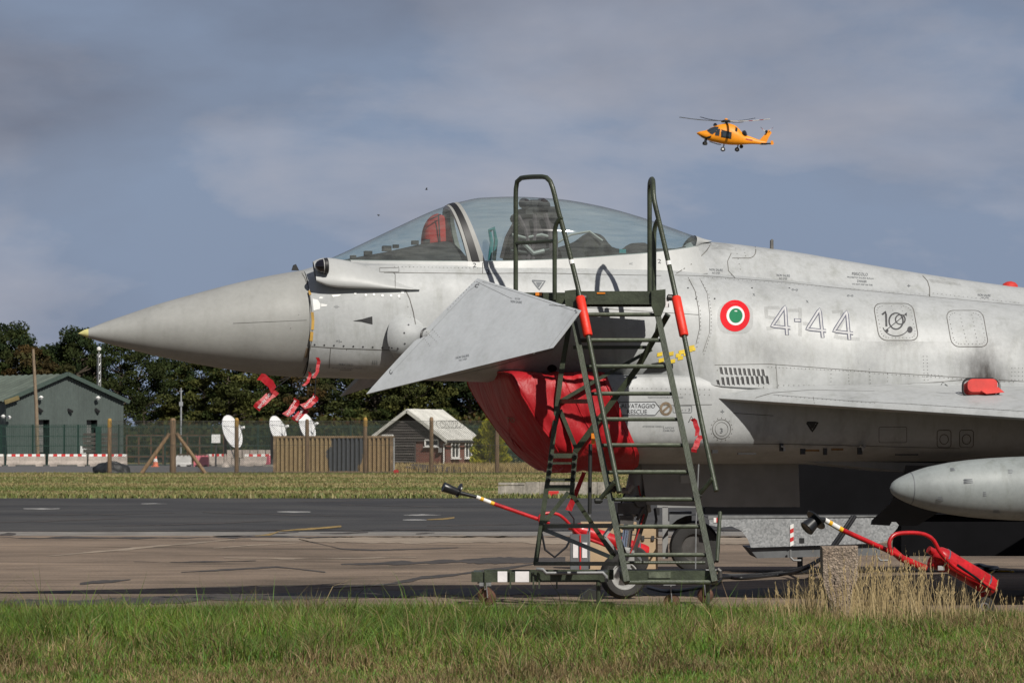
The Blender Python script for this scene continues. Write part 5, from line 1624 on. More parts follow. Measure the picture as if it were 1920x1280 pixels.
# ---- landing gear
def wheel(c, R, w, axis, parent, name='wheel', rimmat='rim_white'):
    ax = Vector(axis).normalized()
    rim = jbuild(MB().lathe([(.02, -w * .38), (R * .30, -w * .36), (R * .36, -w * .30), (R * .52, -w * .30), (R * .55, -w * .44), (R * .60, -w * .44), (R * .60, w * .44), (R * .52, w * .30), (.02, w * .3)], c, ax, 28), name, rimmat, parent, 40, False)
    jbuild(MB().lathe([(R * .58, -w * .42), (R * .66, -w * .5), (R * .86, -w * .5), (R * .965, -w * .36), (R, -w * .12), (R, w * .12), (R * .965, w * .36), (R * .86, w * .5), (R * .66, w * .5), (R * .58, w * .42)], c, ax, 36), 'tyre', 'tyre_rubber', rim, 40, False)
    jbuild(MB().lathe([(.03, -w * .5), (.035, -w * .3)], c, ax, 12), 'hub_cap', 'gear_grey', rim, 40, False)
    return rim
nz = 0.205
ng = jbuild(MB().tube([Vector((.17, 0, 1.22)), Vector((.06, 0, .78))], [.085, .075], 14), 'nose_gear', 'gear_grey', None, 40, False)
wheel(Vector((0, 0, nz)), nz, .17, (0, 1, 0), ng)
jbuild(MB().tube([Vector((.07, 0, .80)), Vector((.02, 0, .40))], .043, 14), 'oleo', 'oleo_chrome', ng, 40, False)
m1 = MB().box((.02, 0, .38), (.12, .2, .10)); m1.beam(Vector((.02, -.11, .4)), Vector((0, -.11, nz)), .05, .07); m1.beam(Vector((.02, .11, .4)), Vector((0, .11, nz)), .05, .07)
jbuild(m1, 'wheel_fork', 'gear_grey', ng, None, False)
jbuild(MB().tube([Vector((.30, 0, 1.2)), Vector((.20, 0, .75)), Vector((.10, 0, .42))], [.035, .03, .025], 8), 'drag_brace', 'grubby_steel', ng, 40, False)
r_ = random.Random(5)
for k in range(9):
    a = Vector((.06 + r_.uniform(-.16, .2), r_.uniform(-.16, .05), r_.uniform(.72, .98)))
    b = a + Vector((r_.uniform(-.14, .14), r_.uniform(-.06, .06), r_.uniform(-.16, .1)))
    jbuild(MB().tube([a, a.lerp(b, .5) + Vector((0, -.02, r_.uniform(-.04, .04))), b], r_.choice((.014, .02, .03)), 7), 'hydraulic_line', r_.choice(('grubby_steel', 'gear_grey', 'jet_black')), ng, 40, False)
m1 = MB().box((.05, -.06, .80), (.26, .16, .10)); m1.box((.0, -.1, .70), (.12, .1, .08)); m1.lathe([(.05, -.1), (.05, .1)], (.12, -.08, .86), (0, 1, 0), 12)
jbuild(m1, 'steering_unit', 'grubby_steel', ng, None, False)
jbuild(MB().tube([Vector((.26, -.12, .80)), Vector((.27, -.14, .70)), Vector((.26, -.12, .62))], .012, 6), 'hose', 'jet_black', ng, 40, False)
# nose gear door, a flat panel hanging beside the bay
dy = -.10
pd = [LP(1202, 868, dy), LP(1497, 868, dy), LP(1500, 950, dy), LP(1345, 950, dy), LP(1212, 946, dy)]
nd = jbuild(MB().prism(pd, (0, .035, 0)), 'nose_gear_door', 'gear_grey', None, None, True)
jbuild(MB().box(LP(1290, 898, dy - .006), (.14, .012, .07)), 'landing_light', 'rim_white', nd, None, False)
# belly keel between bay and main gear, main gear doors and wheels
mb = MB().prism([LP(1480, 862, -.5), LP(2400, 880, -.5), LP(2400, 905, -.5), LP(1700, 884, -.5)], (0, 1.0, 0)); jbuild(mb, 'belly_keel', 'gear_grey', None, None, False)
mg = [LP(1700, 872, -1.0), LP(1690, 905, -1.0), LP(1668, 945, -1.0), LP(1636, 975, -1.0), (LP(1634, 983, -1.0)), LP(1668, 985, -1.0), LP(1672, 978, -1.0), LP(1682, 978, -1.0), LP(1688, 985, -1.0), LP(1720, 985, -1.0), LP(1760, 960, -1.0), LP(1800, 935, -1.0), LP(1850, 875, -1.0)]
jbuild(MB().prism(mg, (0, .03, 0)), 'main_gear_door', 'jet_black', None, None, False)
XM = 5.3
for sgn in (-1, 1):
    leg = jbuild(MB().tube([Vector((XM - .2, sgn * 1.5, 1.5)), Vector((XM, sgn * 1.9, .35))], [.1, .07], 12), 'main_gear', 'gear_grey', None, 40, False)
    wheel(Vector((XM, sgn * 2.0, .36)), .36, .24, (0, 1, 0), leg, rimmat='grubby_steel')
    jbuild(MB().prism([Vector((XM - .55, sgn * 1.35, 1.5)), Vector((XM + .45, sgn * 1.35, 1.5)), Vector((XM + .35, sgn * 1.6, .55)), Vector((XM - .35, sgn * 1.6, .55))], (0, .03, 0)), 'leg_door', 'gear_grey', leg, None, False)
# ---- probes under the nose
for (px, py, y) in ((592, 700, -.30), (575, 706, .12), (540, 706, .2), (500, 703, -.05)):
    p = LP(px, py, y); jbuild(MB().tube([p + Vector((.03, 0, .05)), p, p + Vector((-.08, 0, -.04))], [.012, .012, .006], 7), 'air_data_probe', 'gear_grey', None, 40, False)

# straps and fittings of the seat
for k, (pts, rr_, mt_) in enumerate((([(972, 405), (985, 430), (992, 462), (1000, 486)], .018, 'seat_strap'), ([(1002, 402), (1004, 432), (1000, 460), (990, 486)], .018, 'seat_strap'), ([(1022, 400), (1030, 430), (1034, 470)], .022, 'seat_strap'), ([(960, 440), (985, 446), (1015, 440), (1038, 446)], .014, 'gear_grey'), ([(958, 470), (990, 474), (1030, 468)], .014, 'jet_black'))):
    jbuild(MB().tube([LP(x_, y_, -.235) for x_, y_ in pts], rr_, 6), 'seat_strap', mt_, seat, 40, False)
for (x_, y_, s_) in ((985, 383, .05), (1018, 384, .055), (1000, 392, .04), (1038, 408, .05), (968, 412, .045)):
    jbuild(MB().lathe([(.3 * s_, -.1), (s_, -.06), (s_, .06), (.3 * s_, .1)], LP(x_, y_, -.12), (0, 1, .2), 10), 'seat_fitting', 'cockpit_dark', seat, 40, False)
# latches, vents and strip lights along the lower intake edge
for (x_, y_, w_, h_, mt_) in ((1465, 838, .03, .07, 'jet_black'), (1505, 846, .04, .05, 'jet_black'), (1523, 844, .12, .018, 'amber_strip'), (1547, 846, .03, .06, 'jet_black'), (1570, 842, .10, .02, 'amber_strip'), (1612, 845, .04, .06, 'jet_black'), (1620, 836, .02, .03, 'gear_grey'), (1340, 846, .05, .03, 'jet_black'), (1400, 850, .16, .012, 'jet_black'), (1700, 852, .2, .012, 'jet_black')):
    p_ = LP(x_, y_, -.965); jbuild(MB().box(p_, (w_, .03, h_)), 'door_latch', mt_, intk, None, False)
for x_ in (1465, 1612):
    jbuild(MB().tube([LP(x_, 836, -.99), LP(x_ + 5, 838, -1.0), LP(x_ + 6, 845, -1.0)], .009, 6), 'latch_hook', 'rim_white', intk, 40, False)
# torque link, brake hose and tow fitting of the nose leg
jbuild(MB().beam(Vector((-.06, 0, .70)), Vector((-.17, 0, .55)), .08, .022), 'torque_link', 'gear_grey', ng, None, False)
jbuild(MB().beam(Vector((-.17, 0, .55)), Vector((-.05, 0, .40)), .07, .022), 'torque_link', 'gear_grey', ng, None, False)
jbuild(MB().tube([Vector((.0, -.09, .95)), Vector((-.08, -.12, .75)), Vector((-.05, -.13, .52)), Vector((.02, -.10, .36))], .009, 6), 'hose', 'jet_black', ng, 40, False)
jbuild(MB().tube([Vector((.12, -.09, 1.0)), Vector((.16, -.13, .74)), Vector((.08, -.11, .5)), Vector((.04, -.10, .40))], .007, 6), 'hose', 'cable_red', ng, 40, False)
for z_ in (.44, .62, .74): jbuild(MB().lathe([(.05, -.015), (.058, -.01), (.058, .01), (.05, .015)], Vector((.02 + .11 * (z_ - .4), 0, z_)), (.12, 0, 1), 14), 'leg_collar', 'rim_white', ng, 40, False)

# ================================================================ surface marks: projected onto the skin
BV = BVHTree.FromPolygons(JV, JF)
CL = JI @ Vector((0, 0, CH))
def hit(px, py):
    d = (JI.to_3x3() @ ray(px, py)).normalized()
    loc, nor, idx, dist = BV.ray_cast(CL, d)
    if loc is None: return None
    if nor.dot(d) > 0: nor = -nor
    return loc, nor
def dens(line, step=5.0, closed=False):
    L = list(line) + ([line[0]] if closed else [])
    out = []
    for a, b in zip(L[:-1], L[1:]):
        n = max(1, int(math.hypot(b[0] - a[0], b[1] - a[1]) / step))
        out += [(a[0] + (b[0] - a[0]) * i / n, a[1] + (b[1] - a[1]) * i / n) for i in range(n)]
    out.append(L[-1]); return out
def ribbon(mb, line, w, off=.0025, closed=False, step=5.0):
    """thin strip of width w metres lying on the skin along a photo polyline"""
    hs = [hit(*p) for p in dens(line, step, closed)]
    run = []
    def flush(run):
        if len(run) < 2: return
        A, B = [], []
        for i, (p, n) in enumerate(run):
            t = run[min(i + 1, len(run) - 1)][0] - run[max(i - 1, 0)][0]
            if t.length < 1e-6: continue
            s = t.cross(n).normalized() * w / 2
            A.append(p + s + n * off); B.append(p - s + n * off)
        if len(A) > 1: mb.grid([A, B])
    for h in hs:
        if h is None or (run and (h[0] - run[-1][0]).length > .15):
            flush(run); run = [h] if h else []
        else: run.append(h)
    flush(run)
    return mb
def dots(mb, pts, r, off=.003, n=6):
    for p in pts:
        h = hit(*p)
        if not h: continue
        loc, nor = h
        u = nor.orthogonal().normalized(); v = nor.cross(u)
        mb.add([loc + nor * off + (u * math.cos(2 * math.pi * k / n) + v * math.sin(2 * math.pi * k / n)) * r for k in range(n)], [tuple(range(n))])
    return mb
def rowdots(a, b, step):
    n = max(1, int(math.hypot(b[0] - a[0], b[1] - a[1]) / step))
    return [(a[0] + (b[0] - a[0]) * i / n, a[1] + (b[1] - a[1]) * i / n) for i in range(n + 1)]
def polyrow(line, step):
    out = []
    for a, b in zip(line[:-1], line[1:]): out += rowdots(a, b, step)[:-1]
    return out + [line[-1]]
def patch(mb, poly, off=.0025, cell=7.0):
    """filled photo polygon, laid on the skin as a fine grid clipped by the outline"""
    pts = dens(poly, cell, True)[:-1]
    cx = sum(p[0] for p in pts) / len(pts); cy = sum(p[1] for p in pts) / len(pts)
    rad = max(math.hypot(p[0] - cx, p[1] - cy) for p in pts); k = max(1, int(rad / cell))
    rows = []
    for j in range(k + 1):
        s = j / k; row = []
        for p in pts:
            h = hit(cx + (p[0] - cx) * s, cy + (p[1] - cy) * s)
            if h is None: return mb
            row.append(h[0] + h[1] * off)
        rows.append(row)
    return mb.grid(rows, wrap=True)
def rrect(x0, y0, x1, y1, r, skew=0.0, n=4):
    out = []
    for cx, cy, a0 in ((x1 - r, y0 + r, -90), (x1 - r, y1 - r, 0), (x0 + r, y1 - r, 90), (x0 + r, y0 + r, 180)):
        for i in range(n + 1):
            a = math.radians(a0 + 90 * i / n); y = cy + r * math.sin(a); out.append((cx + r * math.cos(a) + skew * (y - y0) / (y1 - y0), y))
    return out
def oval(cx, cy, rx, ry, n=32, a0=0, a1=360):
    return [(cx + rx * math.cos(math.radians(a0 + (a1 - a0) * i / n)), cy + ry * math.sin(math.radians(a0 + (a1 - a0) * i / n))) for i in range(n if a1 - a0 == 360 else n + 1)]
def mark(mb, name, mat, parent=None):
    if not mb.v: return None
    ob = mb.build(name, mat, parent or fuselage, local=True, smooth=180); SPACE[ob.name] = JM
    return ob
FONT = {}
def glyphs(text):
    """2D triangles of a line of lettering, 1 unit high, baseline at 0"""
    if text in FONT: return FONT[text]
    cu = bpy.data.curves.new('lettering', 'FONT'); cu.body = text; cu.size = 1.0; cu.resolution_u = 3
    ob = bpy.data.objects.new('lettering', cu); COL.objects.link(ob)
    dg = bpy.context.evaluated_depsgraph_get(); me = bpy.data.meshes.new_from_object(ob.evaluated_get(dg))
    vs = [(v.co.x, v.co.y) for v in me.vertices]; fs = [tuple(p.vertices) for p in me.polygons]
    bpy.data.objects.remove(ob); bpy.data.curves.remove(cu); bpy.data.meshes.remove(me)
    FONT[text] = (vs, fs); return vs, fs
def letter(mb, text, x, y, h, slope=0.0, width=None, off=.004, bold=0.0, rot=None):
    """lettering starting at photo column x on row y (baseline), cap height h px"""
    vs, fs = glyphs(text)
    mx = max(v[0] for v in vs); sy = h / 0.70; sx = (width / mx) if width else sy
    out = []
    for vx, vy in vs:
        X, Y = vx * sx, -vy * sy + slope * vx * sx
        if rot: X, Y = X * math.cos(rot) - Y * math.sin(rot), X * math.sin(rot) + Y * math.cos(rot)
        hh = hit(x + X, y + Y)
        if hh is None: return mb
        out.append(hh[0] + hh[1] * off)
    return mb.add(out, fs)
# panel joints
mb = MB()
ribbon(mb, [(563, 507), (572, 522), (580, 545), (584, 580), (586, 610), (584, 640), (578, 672), (568, 700)], .008)
ribbon(mb, [(760, 543), (768, 560), (775, 585), (779, 608)], .008)
ribbon(mb, [(584, 649), (640, 653), (700, 655), (745, 657)], .006)
ribbon(mb, [(620, 652), (617, 690)], .005); ribbon(mb, [(737, 511), (741, 514), (741, 540)], .005)
ribbon(mb, [(720, 511), (905, 513), (1000, 512), (1240, 517)], .006)
ribbon(mb, [(905, 492), (905, 513)], .006); ribbon(mb, [(712, 502), (748, 502), (748, 510), (712, 510)], .004, closed=True)
ribbon(mb, [(1336, 453), (1325, 470), (1305, 490), (1268, 513)], .008)
ribbon(mb, [(1265, 516), (1330, 518), (1480, 530), (1600, 543), (1740, 556), (1920, 573)], .007)
ribbon(mb, [(1290, 520), (1303, 545), (1310, 580), (1312, 615), (1305, 645)], .006)
ribbon(mb, [(1312, 522), (1326, 550), (1331, 590), (1330, 625), (1318, 660)], .004)
ribbon(mb, [(1730, 517), (1739, 527), (1743, 540), (1743, 556)], .009)
ribbon(mb, rrect(1360, 455, 1417, 484, 13, 0)[2:11], .007)
ribbon(mb, [(1371, 475), (1364, 490), (1366, 508), (1378, 521)], .006)
ribbon(mb, rrect(1637, 569, 1711, 638, 14, 12), .008, closed=True); ribbon(mb, rrect(1773, 582, 1842, 650, 14, 12), .007, closed=True)
ribbon(mb, [(1410, 757), (1418, 745), (1450, 736), (1520, 731), (1640, 733)], .008)
ribbon(mb, [(1632, 724), (1760, 716), (1805, 712)], .005)
ribbon(mb, [(1340, 684), (1440, 682), (1640, 697), (1920, 715)], .004)
ribbon(mb, [(1455, 684), (1458, 728)], .004)
ribbon(mb, [(1375, 774), (1450, 779)], .006); ribbon(mb, [(1215, 760), (1335, 758)], .004)
ribbon(mb, [(1205, 832), (1330, 831), (1480, 832), (1800, 840)], .007)
ribbon(mb, oval(1353, 804, 17, 18), .005, closed=True); ribbon(mb, oval(1353, 804, 12, 13), .003, closed=True)
ribbon(mb, [(1525, 744), (1528, 762)], .004); ribbon(mb, [(1450, 740), (1600, 752), (1700, 757), (1920, 771)], .004)
ribbon(mb, [(1030, 572), (1310, 590)], .004)
for x in (1770, 1812): ribbon(mb, rrect(x - 13, 806, x + 13, 838, 5), .008, closed=True); ribbon(mb, oval(x, 823, 8, 9), .008, closed=True)
ribbon(mb, rrect(1648, 800, 1700, 829, 3), .005, closed=True)
ribbon(mb, [(893, 528), (960, 560)], .002)
tag(mark(mb, 'panel_joints', 'panel_line'), kind='stuff')
mb = MB()
ribbon(mb, [(702, 735), (800, 715), (930, 686), (1036, 655)], .004); ribbon(mb, [(733, 700), (780, 650), (880, 545), (900, 530)], .002)
ribbon(mb, [(905, 528), (985, 553), (1075, 582)], .002); ribbon(mb, [(1030, 652), (1078, 588)], .002)
ribbon(mb, [(437, 606), (575, 600)], .003)
tag(mark(mb, 'edge_joints', 'panel_line'), kind='stuff')
# fasteners
R = []
R += polyrow([(1292, 526), (1305, 548), (1313, 582), (1314, 618), (1307, 650)], 7) + polyrow([(1316, 528), (1329, 552), (1334, 590), (1333, 625), (1320, 664)], 6)
R += rowdots((740, 500), (895, 503), 7) + rowdots((1440, 688), (1630, 697), 7) + rowdots((1460, 722), (1630, 722), 9) + rowdots((1640, 700), (1900, 716), 8)
R += rowdots((1630, 692), (1632, 725), 6) + rowdots((1664, 700), (1664, 722), 6) + rowdots((1558, 694), (1558, 722), 6) + rowdots((1590, 690), (1592, 720), 6) + rowdots((1731, 668), (1733, 712), 6) + rowdots((1738, 668), (1740, 712), 6)
R += rowdots((1740, 702), (1766, 704), 6) + rowdots((1897, 690), (1897, 712), 6) + rowdots((1903, 690), (1903, 712), 6) + rowdots((1910, 690), (1910, 712), 6) + rowdots((1917, 690), (1917, 712), 6)
R += polyrow(rrect(1642, 574, 1706, 633, 12, 12) , 6) + polyrow(rrect(1778, 587, 1837, 645, 12, 12), 7)
R += rowdots((1800, 590), (1812, 640), 7) + rowdots((1822, 590), (1832, 640), 7) + rowdots((1672, 574), (1676, 590), 6) + rowdots((1690, 576), (1694, 590), 6)
R += rowdots((1320, 520), (1740, 553), 8) + rowdots((1750, 550), (1910, 568), 8) + rowdots((1460, 742), (1640, 756), 8) + rowdots((1700, 757), (1900, 770), 9)
R += rowdots((1345, 694), (1440, 729), 9) + rowdots((1150, 727), (1330, 730), 9) + rowdots((1140, 735), (1330, 740), 9) + rowdots((1380, 466), (1388, 505), 8) + rowdots((1395, 468), (1398, 480), 6)
R += polyrow(oval(1353, 804, 20, 21, 16), 6) + [(750, 560), (770, 595), (765, 575), (640, 640), (650, 655), (560, 590), (545, 615)]
R += rowdots((790, 628), (806, 648), 4) + rowdots((800, 622), (818, 640), 4) + rowdots((812, 618), (824, 632), 4) + rowdots((840, 580), (890, 528), 7)
dk_ = MB(); dots(dk_, R, .0042); o = mark(dk_, 'fastener_rows', 'panel_line'); tag(o, kind='stuff')
mb = MB(); dots(mb, rowdots((590, 646), (735, 652), 18) + [(766, 609), (758, 624), (759, 644), (746, 653), (730, 651), (1410, 540), (1480, 540), (1290, 540), (1305, 560), (1340, 560), (1035, 690)], .008, n=10); tag(mark(mb, 'screw_heads', 'stencil_dark'), kind='stuff')
mb = MB(); dots(mb, [(666, 550), (686, 553), (701, 552), (717, 554), (733, 554), (748, 555)], .011, n=10); 
patch(mb, [(586, 560), (596, 562), (601, 570), (600, 579), (588, 582)]); patch(mb, [(602, 569), (614, 571), (612, 574), (602, 575)]); patch(mb, [(600, 556), (606, 557), (604, 560), (598, 560)]); patch(mb, [(622, 553), (640, 552), (636, 555), (624, 557)])
patch(mb, [(752, 545), (758, 545), (757, 550), (752, 550)]); tag(mark(mb, 'paint_touch_ups', 'chip_white'), kind='stuff')
mb = MB(); ribbon(mb, [(580, 545), (582, 553)], .02, .004); ribbon(mb, [(585.5, 585), (587, 602), (586, 618)], .024, .004); ribbon(mb, [(585, 622), (583.5, 639)], .026, .004); tag(mark(mb, 'sealant_bead', 'sealant'), kind='stuff')
mb = MB(); ribbon(mb, [(577, 652), (573, 670)], .026, .004); mark(mb, 'sealant_smear', 'weathered_wood')
# static port triangle, dark openings
mb = MB(); patch(mb, [(662, 601.5), (680, 598), (690, 595), (698, 593), (698.5, 608), (690, 606), (678, 603)], .003); mark(mb, 'vent_scoop', 'jet_black')
mb = MB(); patch(mb, oval(1035, 690, 9, 7), .003); mark(mb, 'drain_port', 'jet_black')
mb = MB(); patch(mb, [(1222, 681), (1240, 678), (1262, 682), (1262, 690), (1240, 698), (1205, 700)], .004); mark(mb, 'bleed_slot', 'jet_black')
# louvres
lv = [(1350 + k * 8.7, 688 + k * .45, 12.5) for k in range(10)]
lv2 = [(1344 + k * 9.2, 707 + k * -.25, 14) for k in range(11)]
for (x, y, h_) in lv + lv2:
    if x < 1350 and y > 700: h_ = 8; y += 5
    mb = MB(); patch(mb, [(x - 1, y), (x + 3.6, y), (x + 5.6, y + h_), (x + 1.4, y + h_)], .003, 4); mark(mb, 'louvre_slot', 'jet_black')
    mb = MB(); ribbon(mb, [(x + 4.5, y), (x + 6.5, y + h_)], .010, .012); mark(mb, 'louvre_lip', 'jet_frame')
# ---- markings
mb = MB(); patch(mb, oval(1378, 592, 28, 29.5), .0025); mark(mb, 'roundel_red', 'roundel_red')
mb = MB(); patch(mb, oval(1379, 592, 17, 18), .0045); mark(mb, 'roundel_white', 'roundel_white')
mb = MB(); patch(mb, oval(1379.5, 592, 12.5, 13.5), .0065); mark(mb, 'roundel_green', 'roundel_green')
FOURS = [[(1475.5, 628), (1472, 574.5), (1447, 611.5), (1482, 615)], [(1542.5, 633), (1537, 579.5), (1513, 617), (1549, 620.5)], [(1592.5, 637), (1587.5, 584), (1563.5, 621), (1599.5, 625)]]
for f_ in FOURS:
    e = MB(); w_ = MB(); ribbon(e, f_, .034, .0025); ribbon(w_, f_, .017, .0045); e = mark(e, 'code_digit', 'code_edge'); mark(w_, 'digit_fill', 'code_fill')
e = MB(); ribbon(e, [(1489, 600.3), (1502, 600.9)], .034, .0025); mark(e, 'code_dash', 'code_edge'); e = MB(); ribbon(e, [(1490.5, 600.4), (1500.5, 600.8)], .021, .0045); mark(e, 'dash_fill', 'code_fill')
def ghost_mat(name, col, amt):
    m, nt, b = new_mat(name)
    b.inputs['Base Color'].default_value = (*col, 1); b.inputs['Roughness'].default_value = .55
    n = _noise(nt, 7, 5, .7); r = _ramp(nt, n.outputs['Fac'], [(0.3, (amt * .4,) * 3), (0.7, (amt,) * 3)])
    nt.links.new(r.outputs['Color'], b.inputs['Alpha'])
ghost_mat('ghost_grey', (0.25, 0.25, 0.24), 0.26)
ghost_mat('ghost_pale', (0.60, 0.60, 0.58), 0.5)
mb = MB()
for l in ([(1462, 577), (1436, 577), (1437, 594), (1458, 598), (1461, 612), (1437, 616)], [(1500, 577), (1500, 630)], [(1478, 582), (1497, 582)], [(1505, 606), (1516, 607)], [(1560, 585), (1578, 583), (1580, 602), (1566, 632), (1612, 636)]):
    ribbon(mb, l, .034, .0022)
tag(mark(mb, 'painted_out_code', 'ghost_grey'), kind='stuff')
mb = MB(); patch(mb, rrect(1345, 568, 1412, 626, 20), .0018); mark(mb, 'painted_out_roundel', 'ghost_grey')
mb = MB(); patch(mb, [(1360, 456), (1375, 462), (1376, 470), (1333, 466), (1338, 455)], .0022); mark(mb, 'antiskid_patch', 'ghost_grey'); mb = MB(); patch(mb, [(1741, 523), (1800, 531), (1803, 536), (1745, 529)], .0022); mark(mb, 'antiskid_patch', 'ghost_grey')
# badge
mb = MB(); ribbon(mb, [(1654, 590), (1661, 584), (1662, 612)], .018); ribbon(mb, oval(1680, 602, 13, 15), .014, closed=True); ribbon(mb, oval(1688, 599, 9, 9), .012, closed=True)
ribbon(mb, [(1660, 620), (1700, 588)], .008); ribbon(mb, oval(1680, 606, 26, 24, 16, 20, 160), .008); patch(mb, [(1700, 586), (1696, 589), (1700, 593)], .003, 3); patch(mb, oval(1706, 618, 5, 6), .003, 3); patch(mb, oval(1663, 620, 3, 3), .003, 3); mark(mb, 'commemorative_badge', 'stencil_dark')
# rescue sign
mb = MB(); patch(mb, [(1160, 754), (1228, 753), (1238, 766), (1228, 778), (1160, 778)], .0025); sg = mark(mb, 'rescue_sign', 'jet_foreplane')
mb = MB(); ribbon(mb, [(1160, 754), (1228, 753), (1238, 766), (1228, 778), (1160, 778)], .006, .0045, True); letter(mb, 'SALVATAGGIO', 1160, 764.5, 8.0, 0, 68, .0055); letter(mb, 'RESCUE', 1175, 775.5, 8.0, 0, 38, .0055); mark(mb, 'sign_lettering', 'stencil_dark', sg)
mb = MB(); ribbon(mb, oval(1248.5, 766, 9.5, 10.5), .022, .003, True); ribbon(mb, [(1242, 772), (1255, 760)], .02, .003); mark(mb, 'unit_badge', 'weathered_wood')
mb = MB(); ribbon(mb, rrect(1262, 760, 1297, 773, 2), .005, .003, True); letter(mb, '- - 3', 1278, 770, 5, 0, 16, .004); mark(mb, 'data_plate', 'stencil')
# stencils
mb = MB()
letter(mb, 'PERICOLO', 635, 685, 4.4, .02, 27); letter(mb, 'AIR DATA PROBE DO NOT TOUCH', 622, 690, 2.4, .02, 56); letter(mb, 'DANGER', 637, 694, 2.6, .02, 22)
letter(mb, 'NON SALIRE', 1330, 507.5, 4.2, .05, 25); letter(mb, 'NO STEP', 1335, 513.5, 3.6, .05, 15)
letter(mb, 'NON SALIRE', 1456, 518, 4.2, .06, 25); letter(mb, 'NO STEP', 1461, 524, 3.6, .06, 15)
letter(mb, 'PERICOLO', 1597, 516, 5.4, .06, 30); letter(mb, 'PROIBITO SALIRE SULLA', 1588, 521, 2.8, .06, 50); letter(mb, 'DANGER', 1607, 529, 4.2, .06, 18); letter(mb, 'DO NOT STEP ON THIS', 1598, 534, 2.8, .06, 38)
letter(mb, 'NON SALIRE', 1833, 555, 4.0, .06, 24); letter(mb, 'NO STEP', 1840, 559.5, 2.8, .06, 14)
letter(mb, 'NO STEP', 966, 561.5, 3.4, .10, 10); letter(mb, 'NON SALIRE', 958, 567, 4.2, .10, 21)
letter(mb, 'NON SALIRE', 855, 673, 4.2, -.20, 25); letter(mb, 'NO STEP', 861, 677, 3.2, -.20, 15)
letter(mb, 'ATTENZIONE', 1215, 741, 3.2, 0, 44); letter(mb, 'PUNTO DI ROTTURA TETTUCCIO', 1215, 746, 2.6, 0, 66)
letter(mb, 'APERTURA', 1240, 786, 3, 0, 26); letter(mb, 'ATTENZIONE CARRELLO', 1205, 800, 2.6, 0, 40); letter(mb, 'LATCH', 1243, 803, 3.2, 0, 20); letter(mb, 'CHIUSO', 1243, 808, 3.2, 0, 22)
letter(mb, '3', 1349, 811, 9, 0, 6); letter(mb, '-||-', 626, 576, 4.5, .05, 10); letter(mb, '=|-', 630, 641, 4.5, 0, 10)
letter(mb, '|||', 697, 681, 6, .1, 10); letter(mb, 'X', 1411, 555, 5, 0, 5); letter(mb, 'X', 1511, 568, 5, 0, 5); letter(mb, 'o-o', 1484, 545, 5, .05, 12); letter(mb, 'o-o', 1588, 556, 5, .05, 12)
letter(mb, '+', 1350, 776, 10, 0, 8); letter(mb, '+', 1700, 540, 8, 0, 7)
letter(mb, 'A C', 1180, 496, 4, 0, 6)
tag(mark(mb, 'stencilled_notices', 'stencil'), kind='stuff')
mb = MB(); letter(mb, '2', 886, 501, 8, 0, 7); letter(mb, '2', 911, 513, 8, .2, 7); letter(mb, '2', 1232, 494, 8, 0, 7.5); letter(mb, 'C', 889, 538, 7, -.3, 7, rot=.5); letter(mb, 'C', 733, 703, 7, -.3, 6, rot=-.6); letter(mb, '2', 1079, 588, 6, 0, 5, rot=-.5)
tag(mark(mb, 'panel_numbers', 'stencil_dark'), kind='stuff')
mb = MB(); ribbon(mb, [(998, 526), (1022, 527), (1011, 543)], .014, .003, True); patch(mb, [(1004, 529), (1017, 529.5), (1010.5, 539)], .003, 4); mark(mb, 'ejection_seat_triangle', 'stencil')
mb = MB(); ribbon(mb, [(1513, 792), (1533, 792), (1523, 808)], .02, .003, True); patch(mb, [(1517, 794), (1529, 794), (1523, 804)], .003, 4); mark(mb, 'warning_triangle', 'jet_black')
mb = MB(); ribbon(mb, [(1758, 731), (1768, 717), (1781, 727)], .008, .003); ribbon(mb, [(1755, 736), (1790, 738)], .008, .003); mark(mb, 'hoist_mark', 'stencil_dark')
# yellow protective tapes by the ladder
mb = MB()
for (x, y, s) in ((1237, 664, 5), (1240, 675, 5), (1258, 663, 5), (1261, 677, 5), (1272, 666, 5), (1278, 660, 5.5), (1276, 671, 5), (1297, 651, 5), (1300, 655, 4), (1286, 664, 4), (1294, 657, 4)):
    patch(mb, [(x - s, y - s * .5), (x + s, y - s * .9), (x + s, y + s * .5), (x - s, y + s * .9)], .005, 4)
tag(mark(mb, 'yellow_tape', 'tag_yellow'), kind='stuff')
# soot above the gun port, grey walkway band on the wing
def soot_mat():
    m, nt, b = new_mat('soot')
    b.inputs['Base Color'].default_value = (0.035, 0.026, 0.022, 1); b.inputs['Roughness'].default_value = .9
    a = nt.nodes.new('ShaderNodeVertexColor'); a.layer_name = 'tint'
    n = _noise(nt, 9, 5, .7, mapscale=(1.6, 1, .5)); r = _ramp(nt, n.outputs['Fac'], [(0.25, (.35,) * 3), (0.65, (1,) * 3)])
    c = _mix(nt, 1.0, a.outputs['Color'], r.outputs['Color'], 'MULTIPLY'); nt.links.new(c, b.inputs['Alpha'])
soot_mat()
def stain(px0, py0, px1, py1, fn, name, mat, nx=26, ny=20):
    vs, al = [], []; ok = True
    for j in range(ny + 1):
        for i in range(nx + 1):
            u, v = i / nx, j / ny
            h = hit(px0 + (px1 - px0) * u, py0 + (py1 - py0) * v)
            if h is None: return
            vs.append(h[0] + h[1] * .0030); al.append((fn(u, v),) * 3)
    f = [(j * (nx + 1) + i, j * (nx + 1) + i + 1, (j + 1) * (nx + 1) + i + 1, (j + 1) * (nx + 1) + i) for j in range(ny) for i in range(nx)]
    o = big_mesh(name, [tuple(v) for v in vs], [4] * len(f), [i for q in f for i in q], mat, np.clip(np.array(al), 0, 1), smooth=True)
    o.parent = fuselage; SPACE[o.name] = JM
